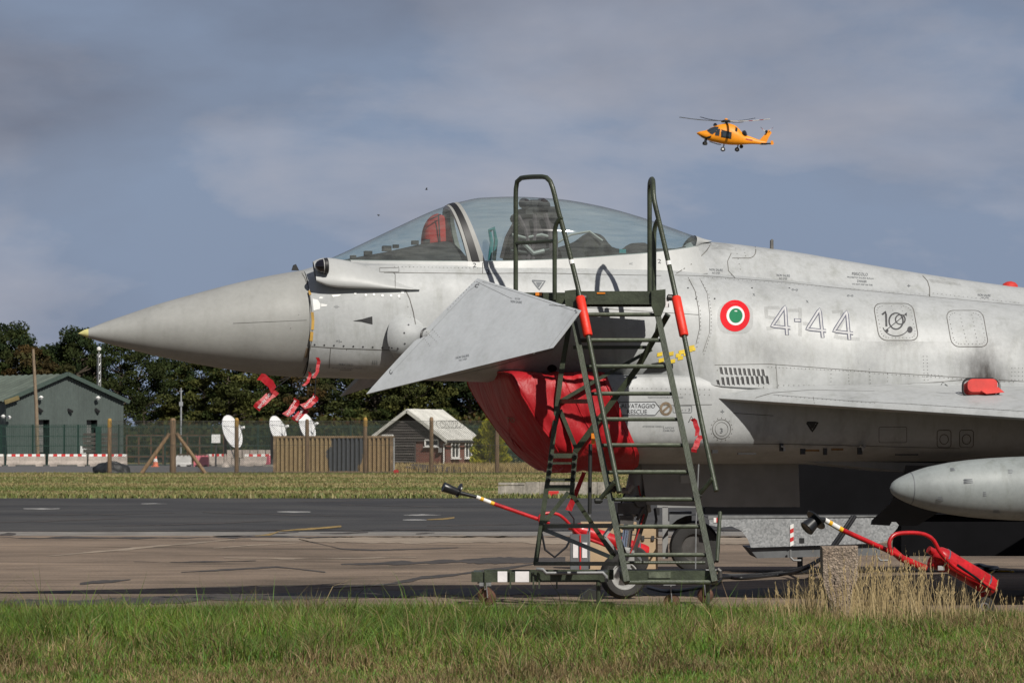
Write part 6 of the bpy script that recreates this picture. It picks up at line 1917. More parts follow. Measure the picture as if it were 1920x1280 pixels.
def soot(u, v):
    dx = (u - .47) / .34; e = math.exp(-dx * dx * 1.7)
    return e * max(0, v) ** 1.2 * .95
stain(1780, 618, 1915, 716, soot, 'gun_soot', 'soot')
stain(1600, 640, 1800, 690, lambda u, v: .16 * math.sin(math.pi * u) * max(0, 1 - v) ** 1.2, 'grime_streaks', 'soot')
stain(1330, 625, 1620, 690, lambda u, v: .10 * math.sin(math.pi * u) * math.sin(math.pi * v), 'grime_streaks', 'soot')
stain(1640, 560, 1725, 650, lambda u, v: .22 * max(0, math.sin(math.pi * u)) * max(0, math.sin(math.pi * v)) * (abs(u - .5) + abs(v - .5)) * 1.6, 'grime_ring', 'soot')
# ================================================================ BOARDING LADDER
pmat('ladder_green', (0.042, 0.052, 0.031), 0.42, var=0.35, vscale=9, fine=0.12, fscale=60, bump=0.15, bscale=60, spec=0.5)
pmat('ladder_worn', (0.115, 0.130, 0.090), 0.38, var=0.45, vscale=14, fine=0.15, fscale=70, spec=0.6)
pmat('grip_red', (0.72, 0.030, 0.012), 0.5, var=0.12, vscale=8, bump=0.15, bscale=40)
pmat('ladder_black', (0.012, 0.013, 0.011), 0.6, var=0.3)
pmat('paper_white', (0.68, 0.66, 0.66), 0.8, var=0.12, vscale=12)
pmat('amber_reflector', (0.70, 0.22, 0.02), 0.3, var=0.15)
pmat('galv_pipe', (0.20, 0.205, 0.205), 0.55, metal=0.3, var=0.25, vscale=12)
pmat('rust_wheel', (0.10, 0.045, 0.028), 0.8, var=0.5, vscale=14)
def ladder():
    base = G(1150, 1132)
    r = thing('boarding_ladder', base, 'dark green wheeled boarding ladder with red grips beside the cockpit', 'ladder')
    Dt, Db = 33.86, 32.72           # ladder plane: top farther than foot
    def dl(py): return Dt + (Db - Dt) * (py - 560) / 530
    def lx(py): return 1076 + (py - 600) * 0.2033
    def rx(py): return 1229 + (py - 570) * 0.2135
    # stringers
    for f, y0, y1 in ((lx, 606, 1092), (rx, 566, 1092)):
        MB().beam(P(f(y0), y0, dl(y0)), P(f(y1), y1, dl(y1)), .048, .075, up=(0, 1, 0)).build('stringer', 'ladder_green', r)
    for k, y in enumerate((590, 638, 687, 738, 786, 834.5, 885, 936, 987, 1040, 1091)):
        a, b = P(lx(y) + (12 if k == 0 else 3), y, dl(y)), P(rx(y), y, dl(y))
        MB().tube([a, b], .0165 if k < 10 else .019, 10).build('rung', 'ladder_green', r, smooth=50)
        # bare metal rubbed through on the tread
        ob = MB().tube([a.lerp(b, .12) + V(0, -.004, .0065), a.lerp(b, .5) + V(0, -.004, .0068), a.lerp(b, .93) + V(0, -.004, .0065)], .0125, 8).build('worn_tread', 'ladder_worn', r, smooth=50)
    # handrails
    dh = -0.10
    left = [(967, 545, 34.25), (967, 400, 34.25), (967.5, 352, 34.25), (970, 340, 34.24), (977, 334, 34.2), (1016, 331.5, 33.95), (1026, 334, 33.88), (1034, 345, 33.84), (1046, 392, 33.82), (1062, 452, 33.80), (1085, 545, 33.74), (1104, 636, 33.56), (1132, 780, 33.24), (1161, 922, 32.93)]
    right = [(1218, 552, 34.25), (1218, 400, 34.25), (1218, 352, 34.25), (1219, 342, 34.2), (1221.5, 336, 34.1), (1224, 338, 33.98), (1225, 350, 33.9), (1226, 372, 33.84), (1235, 412, 33.82), (1245, 455, 33.80), (1265, 545, 33.74), (1284, 636, 33.56), (1313, 780, 33.24), (1343, 920, 32.93)]
    for pts in (left, right):
        w = [P(x, y, d) for x, y, d in pts]
        hr = MB().tube([tuple(q) for q in catmull(w, 70)], .021, 10).build('handrail', 'ladder_green', r, smooth=60)
        a, b = w[-4], w[-3]
        g0 = w[-4].lerp(w[-3], .13); g1 = w[-4].lerp(w[-3], .93)
        MB().tube([g0, g0.lerp(g1, .02), g0.lerp(g1, .98), g1], [.034, .040, .040, .034], 14).build('grip', 'grip_red', hr, smooth=50)
        q = w[-5].lerp(w[-4], .38)
        MB().tube([q, q + (w[-4] - w[-5]).normalized() * .035], .0225, 10).build('worn_ring', 'chip_white', hr)
    for (x, yb, xt, yt, d) in ((1040, 562, 1053, 407, 33.86), (1226.5, 548, 1235, 411, 33.95)):
        pts = [P(x, yb, d), P(x, 450, d), P(x + .5, 432, d), P(x + 4, 418, d - .03), P(xt, yt, d - .06)]
        MB().tube([tuple(q) for q in catmull(pts, 20)], .020, 10).build('guard_post', 'ladder_green', r, smooth=60)
    MB().tube([P(967, 456, 34.25), P(1005, 454.5, 34.05), P(1040, 452, 33.86)], .017, 10).build('guard_bar', 'ladder_green', r, smooth=60)
    for (a, b) in (((1152, 903), (1123, 938)), ((1336, 897), (1309, 929))):
        MB().tube([P(*a, 32.96), P(*b, 33.06)], .019, 10).build('rail_bracket', 'ladder_green', r, smooth=50)
        MB().lathe([(.016, -.03), (.026, -.02), (.026, .02), (.012, .04)], P(b[0] - 2, b[1], 33.05), (1, 0, 0), 10).build('clamp_knob', 'ladder_black', r)
    # platform
    zt = P(1150, 546, 33.8).z
    xl, xr_ = P(962, 546, 33.8).x, P(1242, 546, 33.8).x; xm = P(1072, 546, 33.8).x
    y0, y1 = 33.80, 34.42
    p = MB().box(((xm + xr_) / 2, y0, zt - .055), (xr_ - xm, .05, .11)).build('platform_beam', 'ladder_green', r)
    MB().box(((xm + xr_) / 2, y1, zt - .055), (xr_ - xm, .05, .11)).build('platform_beam', 'ladder_green', r)
    MB().box(((xl + xm) / 2 - .026, 34.1, zt - .05), (xm - xl - .05, .05, .10)).build('platform_beam', 'ladder_green', r)
    for x in (xm, xr_, xl):
        MB().box((x, (y0 + y1) / 2 if x != xl else 34.26, zt - .055), (.05, y1 - y0 - .052 if x != xl else .30, .11)).build('platform_side', 'ladder_green', r)
    n = 14
    for k in range(n):
        y = y0 + .05 + (y1 - y0 - .1) * k / (n - 1)
        MB().box(((xm + xr_) / 2, y, zt - .012), (xr_ - xm - .054, .022, .03)).build('grating_bar', 'ladder_black', r)
    for k in range(6):
        y = 34.15 + .25 * k / 5
        MB().box(((xl + xm) / 2, y, zt - .012), (xm - xl - .06, .03, .03)).build('grating_bar', 'ladder_black', r)
    MB().box(P(1010, 551, 34.06), (.055, .012, .028)).build('amber_reflector', 'amber_reflector', r)
    MB().box(P(1127, 549.5, 33.77), (.07, .006, .012)).build('amber_reflector', 'amber_reflector', r)
    # cheek plates and pins at the top
    for (x, s) in ((1074, 1), (1236, 1)):
        MB().prism([P(x - 15, 545, 33.74), P(x + 12, 542, 33.74), P(x + 12, 572, 33.74), P(x + 4, 592, 33.74), P(x - 8, 592, 33.74), P(x - 14, 575, 33.74)], (0, .03, 0)).build('cheek_plate', 'ladder_green', r)
        MB().lathe([(.012, 0), (.028, .01), (.028, .05), (.012, .06)], P(x + 14, 557, 33.76), (1, 0, -.1), 10).build('hinge_pin', 'grubby_steel', r)
    MB().box(P(1248, 567, 33.78), (.055, .05, .08)).build('buffer_block', 'paper_white', r)
    # rear trestle
    D2 = 34.3
    def T(a, b, D=D2, w=.042, d2=None, nm='trestle_bar'):
        return MB().beam(P(*a, D), P(*b, d2 or D), w, w, up=(0, 1, 0)).build(nm, 'ladder_green', r)
    T((1069, 600), (1052, 700), nm='trestle_leg'); T((1052, 700), (1030, 880), nm='trestle_leg'); T((1030, 880), (1004, 1058), nm='trestle_leg')
    T((1236, 600), (1232, 625), D=34.1); T((1252, 590), (1195, 690), D=33.9, d2=34.15, w=.05, nm='brace'); T((1195, 690), (1079, 845), D=34.15, d2=D2, w=.05, nm='brace')
    T((1079, 842), (1072, 925), nm='trestle_leg')
    T((1075, 651), (1222, 651), w=.03); T((1054, 750), (1112, 716), w=.032, nm='brace'); T((1112, 716), (1222, 655), w=.03, nm='brace'); T((1052, 752), (1108, 752), w=.036, d2=dl(752))
    T((1050, 768), (1080, 840), w=.034, nm='brace'); T((1034, 854), (1083, 854), w=.04); T((1032, 868), (1074, 868), w=.018); T((1030, 899), (1072, 899), w=.026); T((1028, 914), (1073, 914), w=.05)
    T((1066, 922), (1020, 980), w=.036, nm='brace'); T((1072, 926), (1150, 1040), w=.036, d2=dl(1040) + .08, nm='brace')
    T((1020, 986), (1152, 985), w=.036, d2=dl(985)); T((1020, 992), (1146, 1044), w=.034, d2=dl(1044), nm='brace'); T((1004, 1056), (1164, 1056), w=.032, d2=dl(1056)); MB().tube([P(1160, 1054, 34.2), P(1322, 1054, 34.2)], .014, 8).build('trestle_bar', 'ladder_green', r)
    for y in (855, 870, 884, 899):
        for x in (1034 - (y - 855) * .12, 1078 - (y - 855) * .1):
            MB().lathe([(.012, -.03), (.022, -.02), (.022, .02), (.012, .03)], P(x, y, D2 - .02), (0, 1, 0), 10).build('height_pin', 'ladder_black', r)
    # gas strut
    s = MB().tube([P(1107, 832, 34.0), P(1105.5, 962, 34.0)], .017, 10).build('gas_strut', 'ladder_black', r, smooth=50)
    MB().tube([P(1105.5, 962, 34.0), P(1105, 1066, 34.0)], .007, 8).build('strut_rod', 'galv_pipe', s)
    MB().box(P(1112, 822, 33.9), (.03, .03, .09)).build('release_lever', 'amber_reflector', r)
    # wheeled chassis
    zc = P(1000, 1081, 33.9).z
    xa, xb = P(884, 1081, 33.9).x, P(1132, 1081, 33.9).x; xe = P(1344, 1081, 32.78).x; zf = P(1200, 1080, 32.78).z
    MB().box(((xa + xb) / 2, 33.9, zc), (xb - xa, .07, .085)).build('chassis_beam', 'ladder_green', r)
    MB().box(((xa + xb) / 2 + .1, 34.55, zc), (xb - xa, .07, .085)).build('chassis_beam', 'ladder_green', r)
    MB().box((xa + .05, 34.22, zc), (.07, .58, .08)).build('chassis_cross', 'ladder_green', r)
    xs_ = P(1175, 1081, 32.78).x
    MB().box(((xs_ + xe) / 2, 32.82, zf), (xe - xs_, .06, .095)).build('chassis_beam', 'ladder_green', r)
    MB().box(((xs_ + xe) / 2 - .1, 32.785, zf + .012), (.18, .01, .05)).build('maker_plate', 'ladder_worn', r)
    MB().box((xs_ + .02, 33.66, zc + .01), (.07, 1.62, .07)).build('chassis_cross', 'ladder_green', r)
    MB().box((xb, 34.2, zc), (.08, .68, .08)).build('chassis_cross', 'ladder_green', r)
    MB().box((xe - .03, 33.66, zc + .01), (.07, 1.62, .07)).build('chassis_cross', 'ladder_green', r)
    for (x0, x1) in ((933, 951), (966, 992)):
        MB().box(((P(x0, 1080, 33.86).x + P(x1, 1080, 33.86).x) / 2, 33.86, zc + .004), ((x1 - x0) / 223, .006, .09)).build('paper_note', 'paper_white', r)
    for x in (910, 957, 1000, 1011, 1044):
        MB().box((P(x, 1085, 33.85).x, 33.85, zc - .02), (.014, .02, .15)).build('toggle_clip', 'ladder_green', r)
    MB().tube([P(1006, 1066, 33.8), P(1018, 1067, 33.78), P(1024, 1074, 33.78), P(1130, 1073, 33.78), P(1137, 1080, 33.78), P(1137, 1090, 33.78)], .016, 9).build('tow_bar', 'galv_pipe', r, smooth=50)
    MB().tube([P(1172, 1069, 32.95), P(1345, 1069, 32.95)], .013, 9).build('tie_rod', 'galv_pipe', r, smooth=50)
    MB().tube([P(1345, 1066, 32.85), P(1350, 1070, 32.85), P(1350, 1082, 32.85)], .02, 8).build('hook', 'grubby_steel', r)
    for (x, d) in ((1122, 33.85), (1327, 32.8)):
        MB().tube([P(x, 1090, d), V(P(x, 1090, d).x, d, .012)], [.02, .018], 9).build('jack_leg', 'ladder_green', r)
    for (x, d) in ((910, 33.9), (1255, 32.84), (906, 34.55), (1318, 34.42)):
        cx = P(x, 1100, d).x; R_ = .068
        zc_ = zf if d < 33 else zc; c = MB().box((cx, d, zc_ - .06), (.10, .09, .03)); 
        for q in (-.03, .03): c.beam(V(cx + .01, d + q, zc_ - .07), V(cx + .02, d + q, R_), .008, .05)
        c = c.build('caster', 'galv_pipe', r)
        MB().lathe([(.02, -.026), (R_ * .8, -.026), (R_, -.016), (R_, .016), (R_ * .8, .026), (.02, .026)], V(cx + .02, d, R_ + .001), (.35, 1, 0), 22).build('caster_wheel', 'rust_wheel', c, smooth=40)
    MB().tube([P(1350, 960, 33.2), P(1344, 1052, 32.9)], .017, 8).build('stabiliser', 'ladder_green', r)
    MB().tube([P(1310, 870, 33.4), P(1305, 980, 33.3), P(1304, 1068, 33.2)], .006, 6).build('strut_rod', 'galv_pipe', r)
ladder()

# ================================================================ INTAKE COVER, TAGS, TANK
def red_vinyl():
    m, nt, b = new_mat('red_vinyl')
    n = _noise(nt, 2.0, 5, .6); r = _ramp(nt, n.outputs['Fac'], [(0.3, (0.27, 0.007, 0.012)), (0.7, (0.43, 0.011, 0.016))])
    nt.links.new(r.outputs['Color'], b.inputs['Base Color']); b.inputs['Roughness'].default_value = .5; b.inputs['Specular IOR Level'].default_value = .35
    n1 = _noise(nt, 2.2, 4, .45, mapscale=(1.4, 1.4, .5), dist=1.6); n2 = _noise(nt, 15, 3, .6, mapscale=(1.5, 1.5, .6), dist=.8)
    ad = nt.nodes.new('ShaderNodeMath'); ad.operation = 'MULTIPLY_ADD'; ad.inputs[1].default_value = .16
    nt.links.new(n2.outputs['Fac'], ad.inputs[0]); nt.links.new(n1.outputs['Fac'], ad.inputs[2])
    _bump(nt, b, ad.outputs[0], .65, .05)
red_vinyl()
def intake_cover():
    o = JM @ Vector((XC(1050), 0, ZP(XC(1050), 0, 880)))
    rows = []
    k = 20
    # skin from the rear hem (oblique) to the lip, then rounding over the mouth
    def section(px_top, px_bot, grow, shrink=1.0, bulge=0.0):
        X = XC(px_top); h = intake_ring(X, grow)
        zt, zb = h[0][2], h[-1][2]; Xb = XC(px_bot)
        out = []
        for q in h:
            t = ((zt - q[2]) / (zt - zb))
            x = X + (Xb - X) * t ** 1.25
            out.append(Vector((x, q[1], q[2] - .055 * max(0, t - .35))))
        out.insert(0, Vector((X, 0, zt + .0)))
        return out
    secs = []
    for i in range(k + 1):
        u = i / k
        secs.append(section(1090 + (912 - 1090) * u, 1170 + (1035 - 1170) * u, .03 + .012 * math.sin(u * 9)))
    rr = np.random.default_rng(3)
    full = []
    for s_ in secs:
        port = [Vector((p.x, -p.y, p.z)) for p in s_]; star = s_[::-1]
        full.append(port + star[1:-1])
    # close the front with a soft bulging face
    lip = full[-1]; c = sum(lip, Vector()) / len(lip)
    for j in range(1, 9):
        s = j / 8
        full.append([c + (p - c) * (1 - s) + Vector((-0.13 * math.sin(s * math.pi / 2), 0, -.02 * s)) for p in lip])
    # sag and pull
    for a, row in enumerate(full):
        for b_, p in enumerate(row):
            w = .010 * math.sin(b_ * .9 + a * .7) + .008 * math.sin(b_ * .35 - a * 1.3) + .006 * math.sin(a * 2.1 + b_ * 1.7)
            p.y += w * (1 if p.y < 0 else -1) * -1; p.z += w * .4
    mb = MB(); mb.grid([[JM @ p for p in row] for row in full], wrap=True)
    r = thing('intake_cover', o, 'shiny red quilted vinyl cover strapped over the engine intake', 'intake cover')
    body = mb.build('cover_skin', 'red_vinyl', r, smooth=180)
    # hanging strap
    MB().prism([P(1092, 884, 34.9), P(1099, 886, 34.9), P(1072, 958, 34.9), P(1060, 955, 34.9), P(1070, 935, 34.9)], (0, .012, 0)).build('strap', 'red_vinyl', r)
    # piped seams round the mouth and along the hem, pale letters on the front
    for k_, nm in ((len(secs) - 1, 'lip_seam'), (1, 'hem_seam'), (9, 'panel_seam')):
        MB().tube([JM @ p for p in full[k_]] + [JM @ full[k_][0]], .007, 6).build(nm, 'red_vinyl', r)
    global BV, CL, JI
    keep = (BV, CL, JI); BV = BVHTree.FromPolygons([Vector(v) for v in mb.v], mb.f); CL = Vector((0, 0, CH)); JI = Matrix.Identity(4)
    lt = MB(); letter(lt, 'TO', 951, 790, 9, .1, 15, .008); BV, CL, JI = keep
    if lt.v: lt.build('stencil_letters', 'weathered_wood', r)
    return r
intake_cover()
def gun_cover():
    c = hit(1841, 739)
    p = JM @ c[0]
    r = thing('gun_port_cover', p, 'small bright red padded cover over the gun port', 'port cover')
    pn = Vector((0, -.90, .42)).normalized(); p0 = c[0] + pn * .02
    def Q(x, y, o):
        d = (JI.to_3x3() @ ray(x, y)); t = (p0 - CL).dot(pn) / d.dot(pn)
        return JM @ (CL + d * t + pn * o)
    out = rrect(1807, 712, 1872, 741, 11)
    rim = [Q(x, y, -.05) for x, y in out]; top = [Q(1839 + (x - 1839) * .86, 726 + (y - 726) * .84, .045) for x, y in out]; mid = Q(1839, 726, .055)
    mb = MB().grid([rim, top], wrap=True); mb.add(top + [mid], [(i, (i + 1) % len(top), len(top)) for i in range(len(top))])
    mb.build('pad', 'cover_red_cloth', r, smooth=50)
    e = MB(); ed = [Q(x, y, .0) for x, y in rrect(1805, 710, 1874, 743, 12)]; e.tube([tuple(q) for q in ed + ed[:1]], .010, 6); e.build('hem', 'jet_black', r)
    MB().prism([Q(1836, 737, .05), Q(1868, 730, .05), Q(1880, 740, .05), Q(1846, 743, .05)], (0, -.012, 0)).build('flap', 'cover_red_cloth', r)
gun_cover()
pmat('tag_red', (0.36, 0.006, 0.012), 0.5, var=0.18, vscale=14, bump=0.3, bscale=30)
def warning_tag(strips, D, label, cord=None, words=()):
    x, y = strips[0][0]
    b = P(x, y, D); r = thing('warning_streamer', b, label, 'streamer', 'red warning streamers on the jet')
    for i, (a, b_, w) in enumerate(strips):
        A, B = P(*a, D), P(*b_, D - .03)
        d = (B - A); n = d.cross(V(0, 1, 0)).normalized()
        rows = []
        for k in range(7):
            t = k / 6; c = A.lerp(B, t) + V(0, .02 * math.sin(t * 5 + i), 0) + n * (.014 * math.sin(t * 4.2 + 1.3 * i) + .006 * math.sin(t * 11 + i))
            rows.append([c - n * w * .4, c + n * w * .4])
        back = [[q + V(0, .003, 0) for q in row] for row in rows]
        m = MB().grid(rows); m.grid(back); m.grid([[q[0] for q in rows], [q[0] for q in back]]); m.grid([[q[1] for q in rows], [q[1] for q in back]])
        p = m.build('streamer_cloth', 'tag_red', r)
        if i in [q[0] for q in words]:
            for (ii, txt) in words:
                if ii != i: continue
                vs, fs = glyphs(txt); mx = max(v[0] for v in vs); L = d.length
                dd = d.normalized(); up = n if n.z > 0 else -n
                if dd.x < 0: dd = -dd; st = B
                else: st = A
                sx = L * .86 / mx; sy = w * .26 / .7
                MB().add([st + dd * (L * .07 + vx * sx) + up * (vy * sy - w * .10) + V(0, -.020, 0) for vx, vy in vs], fs).build('streamer_lettering', 'paper_white', p)
    if cord: MB().tube([P(cx, cy, D) for cx, cy in cord], .004, 5).build('cord', 'jet_black', r)
warning_tag([((486, 706), (516, 728), .085), ((514, 730), (483, 768), .085)], 33.9, 'folded red streamer hanging lowest left under the radome', [(545, 706), (515, 728)], ((1, 'BEFORE FLIGHT'),))
warning_tag([((595, 670), (592, 709), .035)], 33.3, 'narrow red streamer lying flat on the side behind the radome', [(592, 709), (590, 745)])
warning_tag([((580, 697), (573, 724), .032)], 34.1, 'short dark red streamer behind the narrow upright one', [(583, 690), (580, 697)])
warning_tag([((592, 741), (570, 765), .075), ((570, 765), (555, 790), .075)], 33.9, 'long red streamer with white lettering hanging above the third dish', [(592, 712), (590, 741)], ((0, 'REMOVE'), (1, 'BEFORE')))
warning_tag([((556, 748), (538, 780), .07)], 34.0, 'small red streamer left of the long lettered one', [(565, 715), (557, 748)], ((0, 'REMOVE'),))
hb_ = hit(1290, 760)
warning_tag([((1298, 785), (1310, 815), .05), ((1310, 815), (1304, 848), .06)], 34.25, 'orange red streamer hanging on the intake side right of the ladder', [(1291, 792), (1296, 780), (1300, 787)])
def drop_tank():
    Yt = -2.7; tip = LP(1668, 915, Yt); X0 = tip.x; z = tip.z
    o = JM @ Vector((X0 + 2.5, Yt, 0)); o.z = z
    r = thing('drop_tank', o, 'smooth grey green underwing fuel tank entering from the right edge', 'fuel tank')
    s = 226.0
    prof = [(0, 0), (6, 2), (14, 9), (23, 25), (33, 50), (43, 85), (50, 125), (56, 180), (60, 250), (62.5, 340), (63, 700), (58, 900), (40, 1080), (15, 1200), (2, 1230)]
    t = np.array(prof, float); q = np.concatenate([np.linspace(0, 60, 14), np.linspace(75, 1230, 30)]); rr = pchip(t[:, 1], t[:, 0], q)
    ax = (JM.to_3x3() @ Vector((1, 0, -.004)))
    MB().lathe([(a / s, b / s) for a, b in zip(rr, q)], JM @ tip, ax, 48).build('tank_shell', 'jet_tank', r, smooth=180)
    for k_, (d_, a_, l_) in enumerate(((95, -.5, .05), (150, .2, .09), (205, -.9, .06), (232, .5, .05), (120, .75, .04), (180, -.25, .03))):
        rd_ = float(pchip(t[:, 1], t[:, 0], np.array([float(d_)]))[0]) / s + .002
        m_ = MB(); cc_ = JM @ tip + ax * (d_ / s); sd_ = V(0, -1, 0)
        for j_ in range(3):
            a2_ = a_ + j_ * .06; dirv = sd_ * math.cos(a2_) + V(0, 0, 1) * math.sin(a2_)
            p_ = cc_ + dirv * rd_; tt_ = V(0, 0, 1) * math.cos(a2_) + V(0, 1, 0) * math.sin(a2_)
            m_.quad(p_ - ax * l_ * .5, p_ + ax * l_ * (.5 - .1 * j_), p_ + ax * l_ * (.5 - .1 * j_) + tt_ * .008, p_ - ax * l_ * .5 + tt_ * .008)
        tag(m_.build('stencil_lines', 'stencil', r), kind='stuff')
    for d in (40, 330): 
        rd = float(pchip(t[:, 1], t[:, 0], np.array([float(d)]))[0])
        MB().lathe([((rd + .2) / s, (d - .7) / s), ((rd + .5) / s, d / s), ((rd + .7) / s, (d + .7) / s)], JM @ tip, ax, 48).build('joint_band', 'stencil', r)
    MB().prism([JM @ (tip + Vector((2.0, -.04, .24))), JM @ (tip + Vector((4.2, -.04, .24))), JM @ (tip + Vector((4.4, -.04, .55))), JM @ (tip + Vector((2.5, -.04, .55)))], AY * .08).build('pylon', 'jet_tank', r)
drop_tank()

pmat('cart_grey', (0.12, 0.125, 0.13), 0.55, var=0.3, vscale=3)
# ================================================================ WHEELED FIRE EXTINGUISHERS
pmat('ext_red', (0.45, 0.010, 0.014), 0.34, var=0.35, vscale=9, coat=0.1, fine=.15, fscale=50)
pmat('horn_black', (0.012, 0.013, 0.015), 0.35, var=0.2)
pmat('band_yellow', (0.72, 0.40, 0.02), 0.45, var=0.1)
def extinguisher(Dh, De, horn0, horn1, disc, neck, band, pole_end, loop, cyl0, cyl1, rc, label, gpx, hr, side=None, rw=.15):
    """all inputs are photo points; Dh at the horn, De at the foot"""
    x0, x1 = horn0[0], cyl1[0]
    def Q(p, o=0.0):
        t = (p[0] - x0) / (x1 - x0); return P(p[0], p[1], Dh + (De - Dh) * t + o)
    b = GX(gpx, De, 0)
    r = thing('fire_extinguisher', b, label, 'fire extinguisher', 'wheeled red fire extinguishers')
    a, c = Q(horn0), Q(horn1)
    ax = (c - a); L = ax.length
    MB().lathe([(hr * .82, .004), (hr * .95, 0), (hr, .004), (hr * .86, L * .5), (hr * .72, L), (hr * .3, L * 1.02)], a, ax, 24).build('horn', 'horn_black', r, smooth=40)
    MB().lathe([(hr * .75, -.01), (hr * .8, -.012), (hr * .8, .0)], a + ax.normalized() * .012, ax, 24)
    d = Q(disc); MB().lathe([(hr * .6, -.012), (hr * 1.45, -.008), (hr * 1.5, .004), (hr * .5, .014)], d, ax, 24).build('hand_guard', 'horn_black', r, smooth=30)
    MB().tube([c, Q(neck)], [hr * .42, hr * .34], 12).build('neck', 'horn_black', r, smooth=40)
    n0, n1 = Q(neck), Q(band); rp = .021
    for k, (t0, t1, mt) in enumerate(((0, .22, 'white_paint'), (.22, .40, 'band_yellow'), (.40, .80, 'white_paint'), (.80, 1.0, 'band_yellow'))):
        MB().tube([n0.lerp(n1, t0), n0.lerp(n1, t1)], rp * (1 + .002 * k), 12).build('colour_band', mt, r, smooth=40)
    MB().tube([n1, Q(pole_end)], rp * .98, 12).build('discharge_pole', 'ext_red', r, smooth=40)
    lp = catmull([Q(p, -.10) for p in loop], 40); lp2 = catmull([Q(p, .16) for p in loop], 40)
    MB().tube([tuple(q) for q in lp], .017, 10).build('handle_loop', 'ext_red', r, smooth=50)
    MB().tube([tuple(q) for q in lp2], .017, 10).build('handle_loop', 'ext_red', r, smooth=50)
    MB().tube([tuple(lp[8]), tuple(lp2[8])], .015, 8).build('cross_bar', 'ext_red', r)
    e0, e1 = Q(cyl0, .03), Q(cyl1, .03); ax2 = e1 - e0; L2 = ax2.length
    MB().lathe([(.03, -.06), (.03, -.01), (rc * .6, .0), (rc * .9, .04), (rc, .09), (rc, L2 - .05), (rc * .9, L2 - .01), (rc * .6, L2)], e0, ax2, 28).build('cylinder', 'ext_red', r, smooth=50)
    for t in (.16, .86):
        MB().lathe([(rc * 1.01, -.007), (rc * 1.04, -.004), (rc * 1.04, .004), (rc * 1.01, .007)], e0.lerp(e1, t), ax2, 28).build('clamp_band', 'oleo_chrome', r)
    MB().lathe([(rc * 1.012, -.07), (rc * 1.012, .07)], e0.lerp(e1, .42), ax2, 28).build('instruction_label', 'sign_blue', r) if side else None
    # wheels
    foot = e0.lerp(e1, .82); Rw = rw
    wc = V(foot.x, foot.y + .03, Rw)
    MB().beam(foot, wc, .03, .05).build('axle_strut', 'ext_red', r)
    MB().tube([wc + V(0, -.16, 0), wc + V(0, .16, 0)], .014, 8).build('axle', 'grubby_steel', r)
    for s_ in (-.17, .17):
        wh = MB().lathe([(.02, -.02), (Rw * .55, -.02), (Rw * .55, .02), (.02, .02)], wc + V(0, s_, 0), (0, 1, 0), 20).build('wheel', 'cart_grey', r)
        MB().lathe([(Rw * .55, -.028), (Rw * .9, -.03), (Rw, -.015), (Rw, .015), (Rw * .9, .03), (Rw * .55, .028)], wc + V(0, s_, 0), (0, 1, 0), 24).build('tyre', 'tyre_rubber', wh, smooth=40)
    return r, Q
pmat('sign_blue', (0.10, 0.12, 0.28), 0.5, var=0.4, vscale=30)
ex1, Q1 = extinguisher(41.6, 42.2, (831, 912), (860, 923), (861, 919), (893, 931), (926, 944), (1030, 980), [(1014, 985), (1012, 968), (1022, 962), (1044, 963), (1058, 972), (1085, 1000), (1130, 1020), (1180, 1040)], (1076, 990), (1214, 1036), .078, 'red wheeled extinguisher behind the ladder, its black horn raised to the left', 1190, .052)
MB().tube([Q1((1016, 1000)), Q1((1022, 1030)), Q1((1040, 1044)), Q1((1062, 1025)), Q1((1075, 1000))], .012, 7).build('hose', 'horn_black', ex1)
MB().tube([Q1((1066, 958)), Q1((1076, 972)), Q1((1076, 986))], .008, 6).build('hose', 'horn_black', ex1)
ex2, Q2 = extinguisher(31.3, 32.0, (1512, 991), (1530, 974), (1530, 974), (1546, 974), (1579, 993), (1690, 1043), [(1672, 1040), (1667, 1018), (1674, 1004), (1690, 999), (1728, 1000), (1748, 1010), (1764, 1036), (1790, 1062), (1840, 1090), (1868, 1106)], (1752, 1036), (1862, 1102), .082, 'red wheeled extinguisher in the dry grass at the right, horn towards the camera', 1850, .062, rw=.075)
MB().tube([Q2((1672, 1030), .03), Q2((1690, 1046), .03), Q2((1735, 1065), .03)], .030, 10).build('lower_tube', 'ext_red', ex2, smooth=50)
MB().tube([Q2((1745, 1052), .05), Q2((1772, 1062), .05)], .05, 12).build('valve_body', 'ext_red', ex2, smooth=50)
MB().tube([Q2((1795, 1058), -.12), Q2((1830, 1082), -.12), Q2((1858, 1105), -.1)], .009, 6).build('hose', 'horn_black', ex2)
MB().box(Q2((1764, 1064), -.02), (.05, .05, .035)).build('gauge', 'rim_white', ex2)

# ================================================================ GROUND POWER CART BEHIND THE NOSE GEAR
def galv_mat():
    m, nt, b = new_mat('galv_spangle')
    tcn = nt.nodes.new('ShaderNodeTexCoord'); v = nt.nodes.new('ShaderNodeTexVoronoi'); v.inputs['Scale'].default_value = 55
    nt.links.new(tcn.outputs['Object'], v.inputs['Vector'])
    r = _ramp(nt, v.outputs['Color'], [(0.2, (0.25, 0.26, 0.265)), (0.8, (0.40, 0.41, 0.415))])
    n = _noise(nt, 3, 5, .6); r2 = _ramp(nt, n.outputs['Fac'], [(0.3, (.8, .8, .8)), (0.7, (1.1, 1.1, 1.1))])
    nt.links.new(_mix(nt, 1.0, r.outputs['Color'], r2.outputs['Color'], 'MULTIPLY'), b.inputs['Base Color'])
    b.inputs['Metallic'].default_value = .35; b.inputs['Roughness'].default_value = .5
galv_mat()
pmat('cart_dark', (0.005, 0.005, 0.006), 0.9, var=0.3, vscale=2, spec=.1)
pmat('case_tan', (0.40, 0.29, 0.175), 0.7, var=0.15, vscale=4, fine=.06)
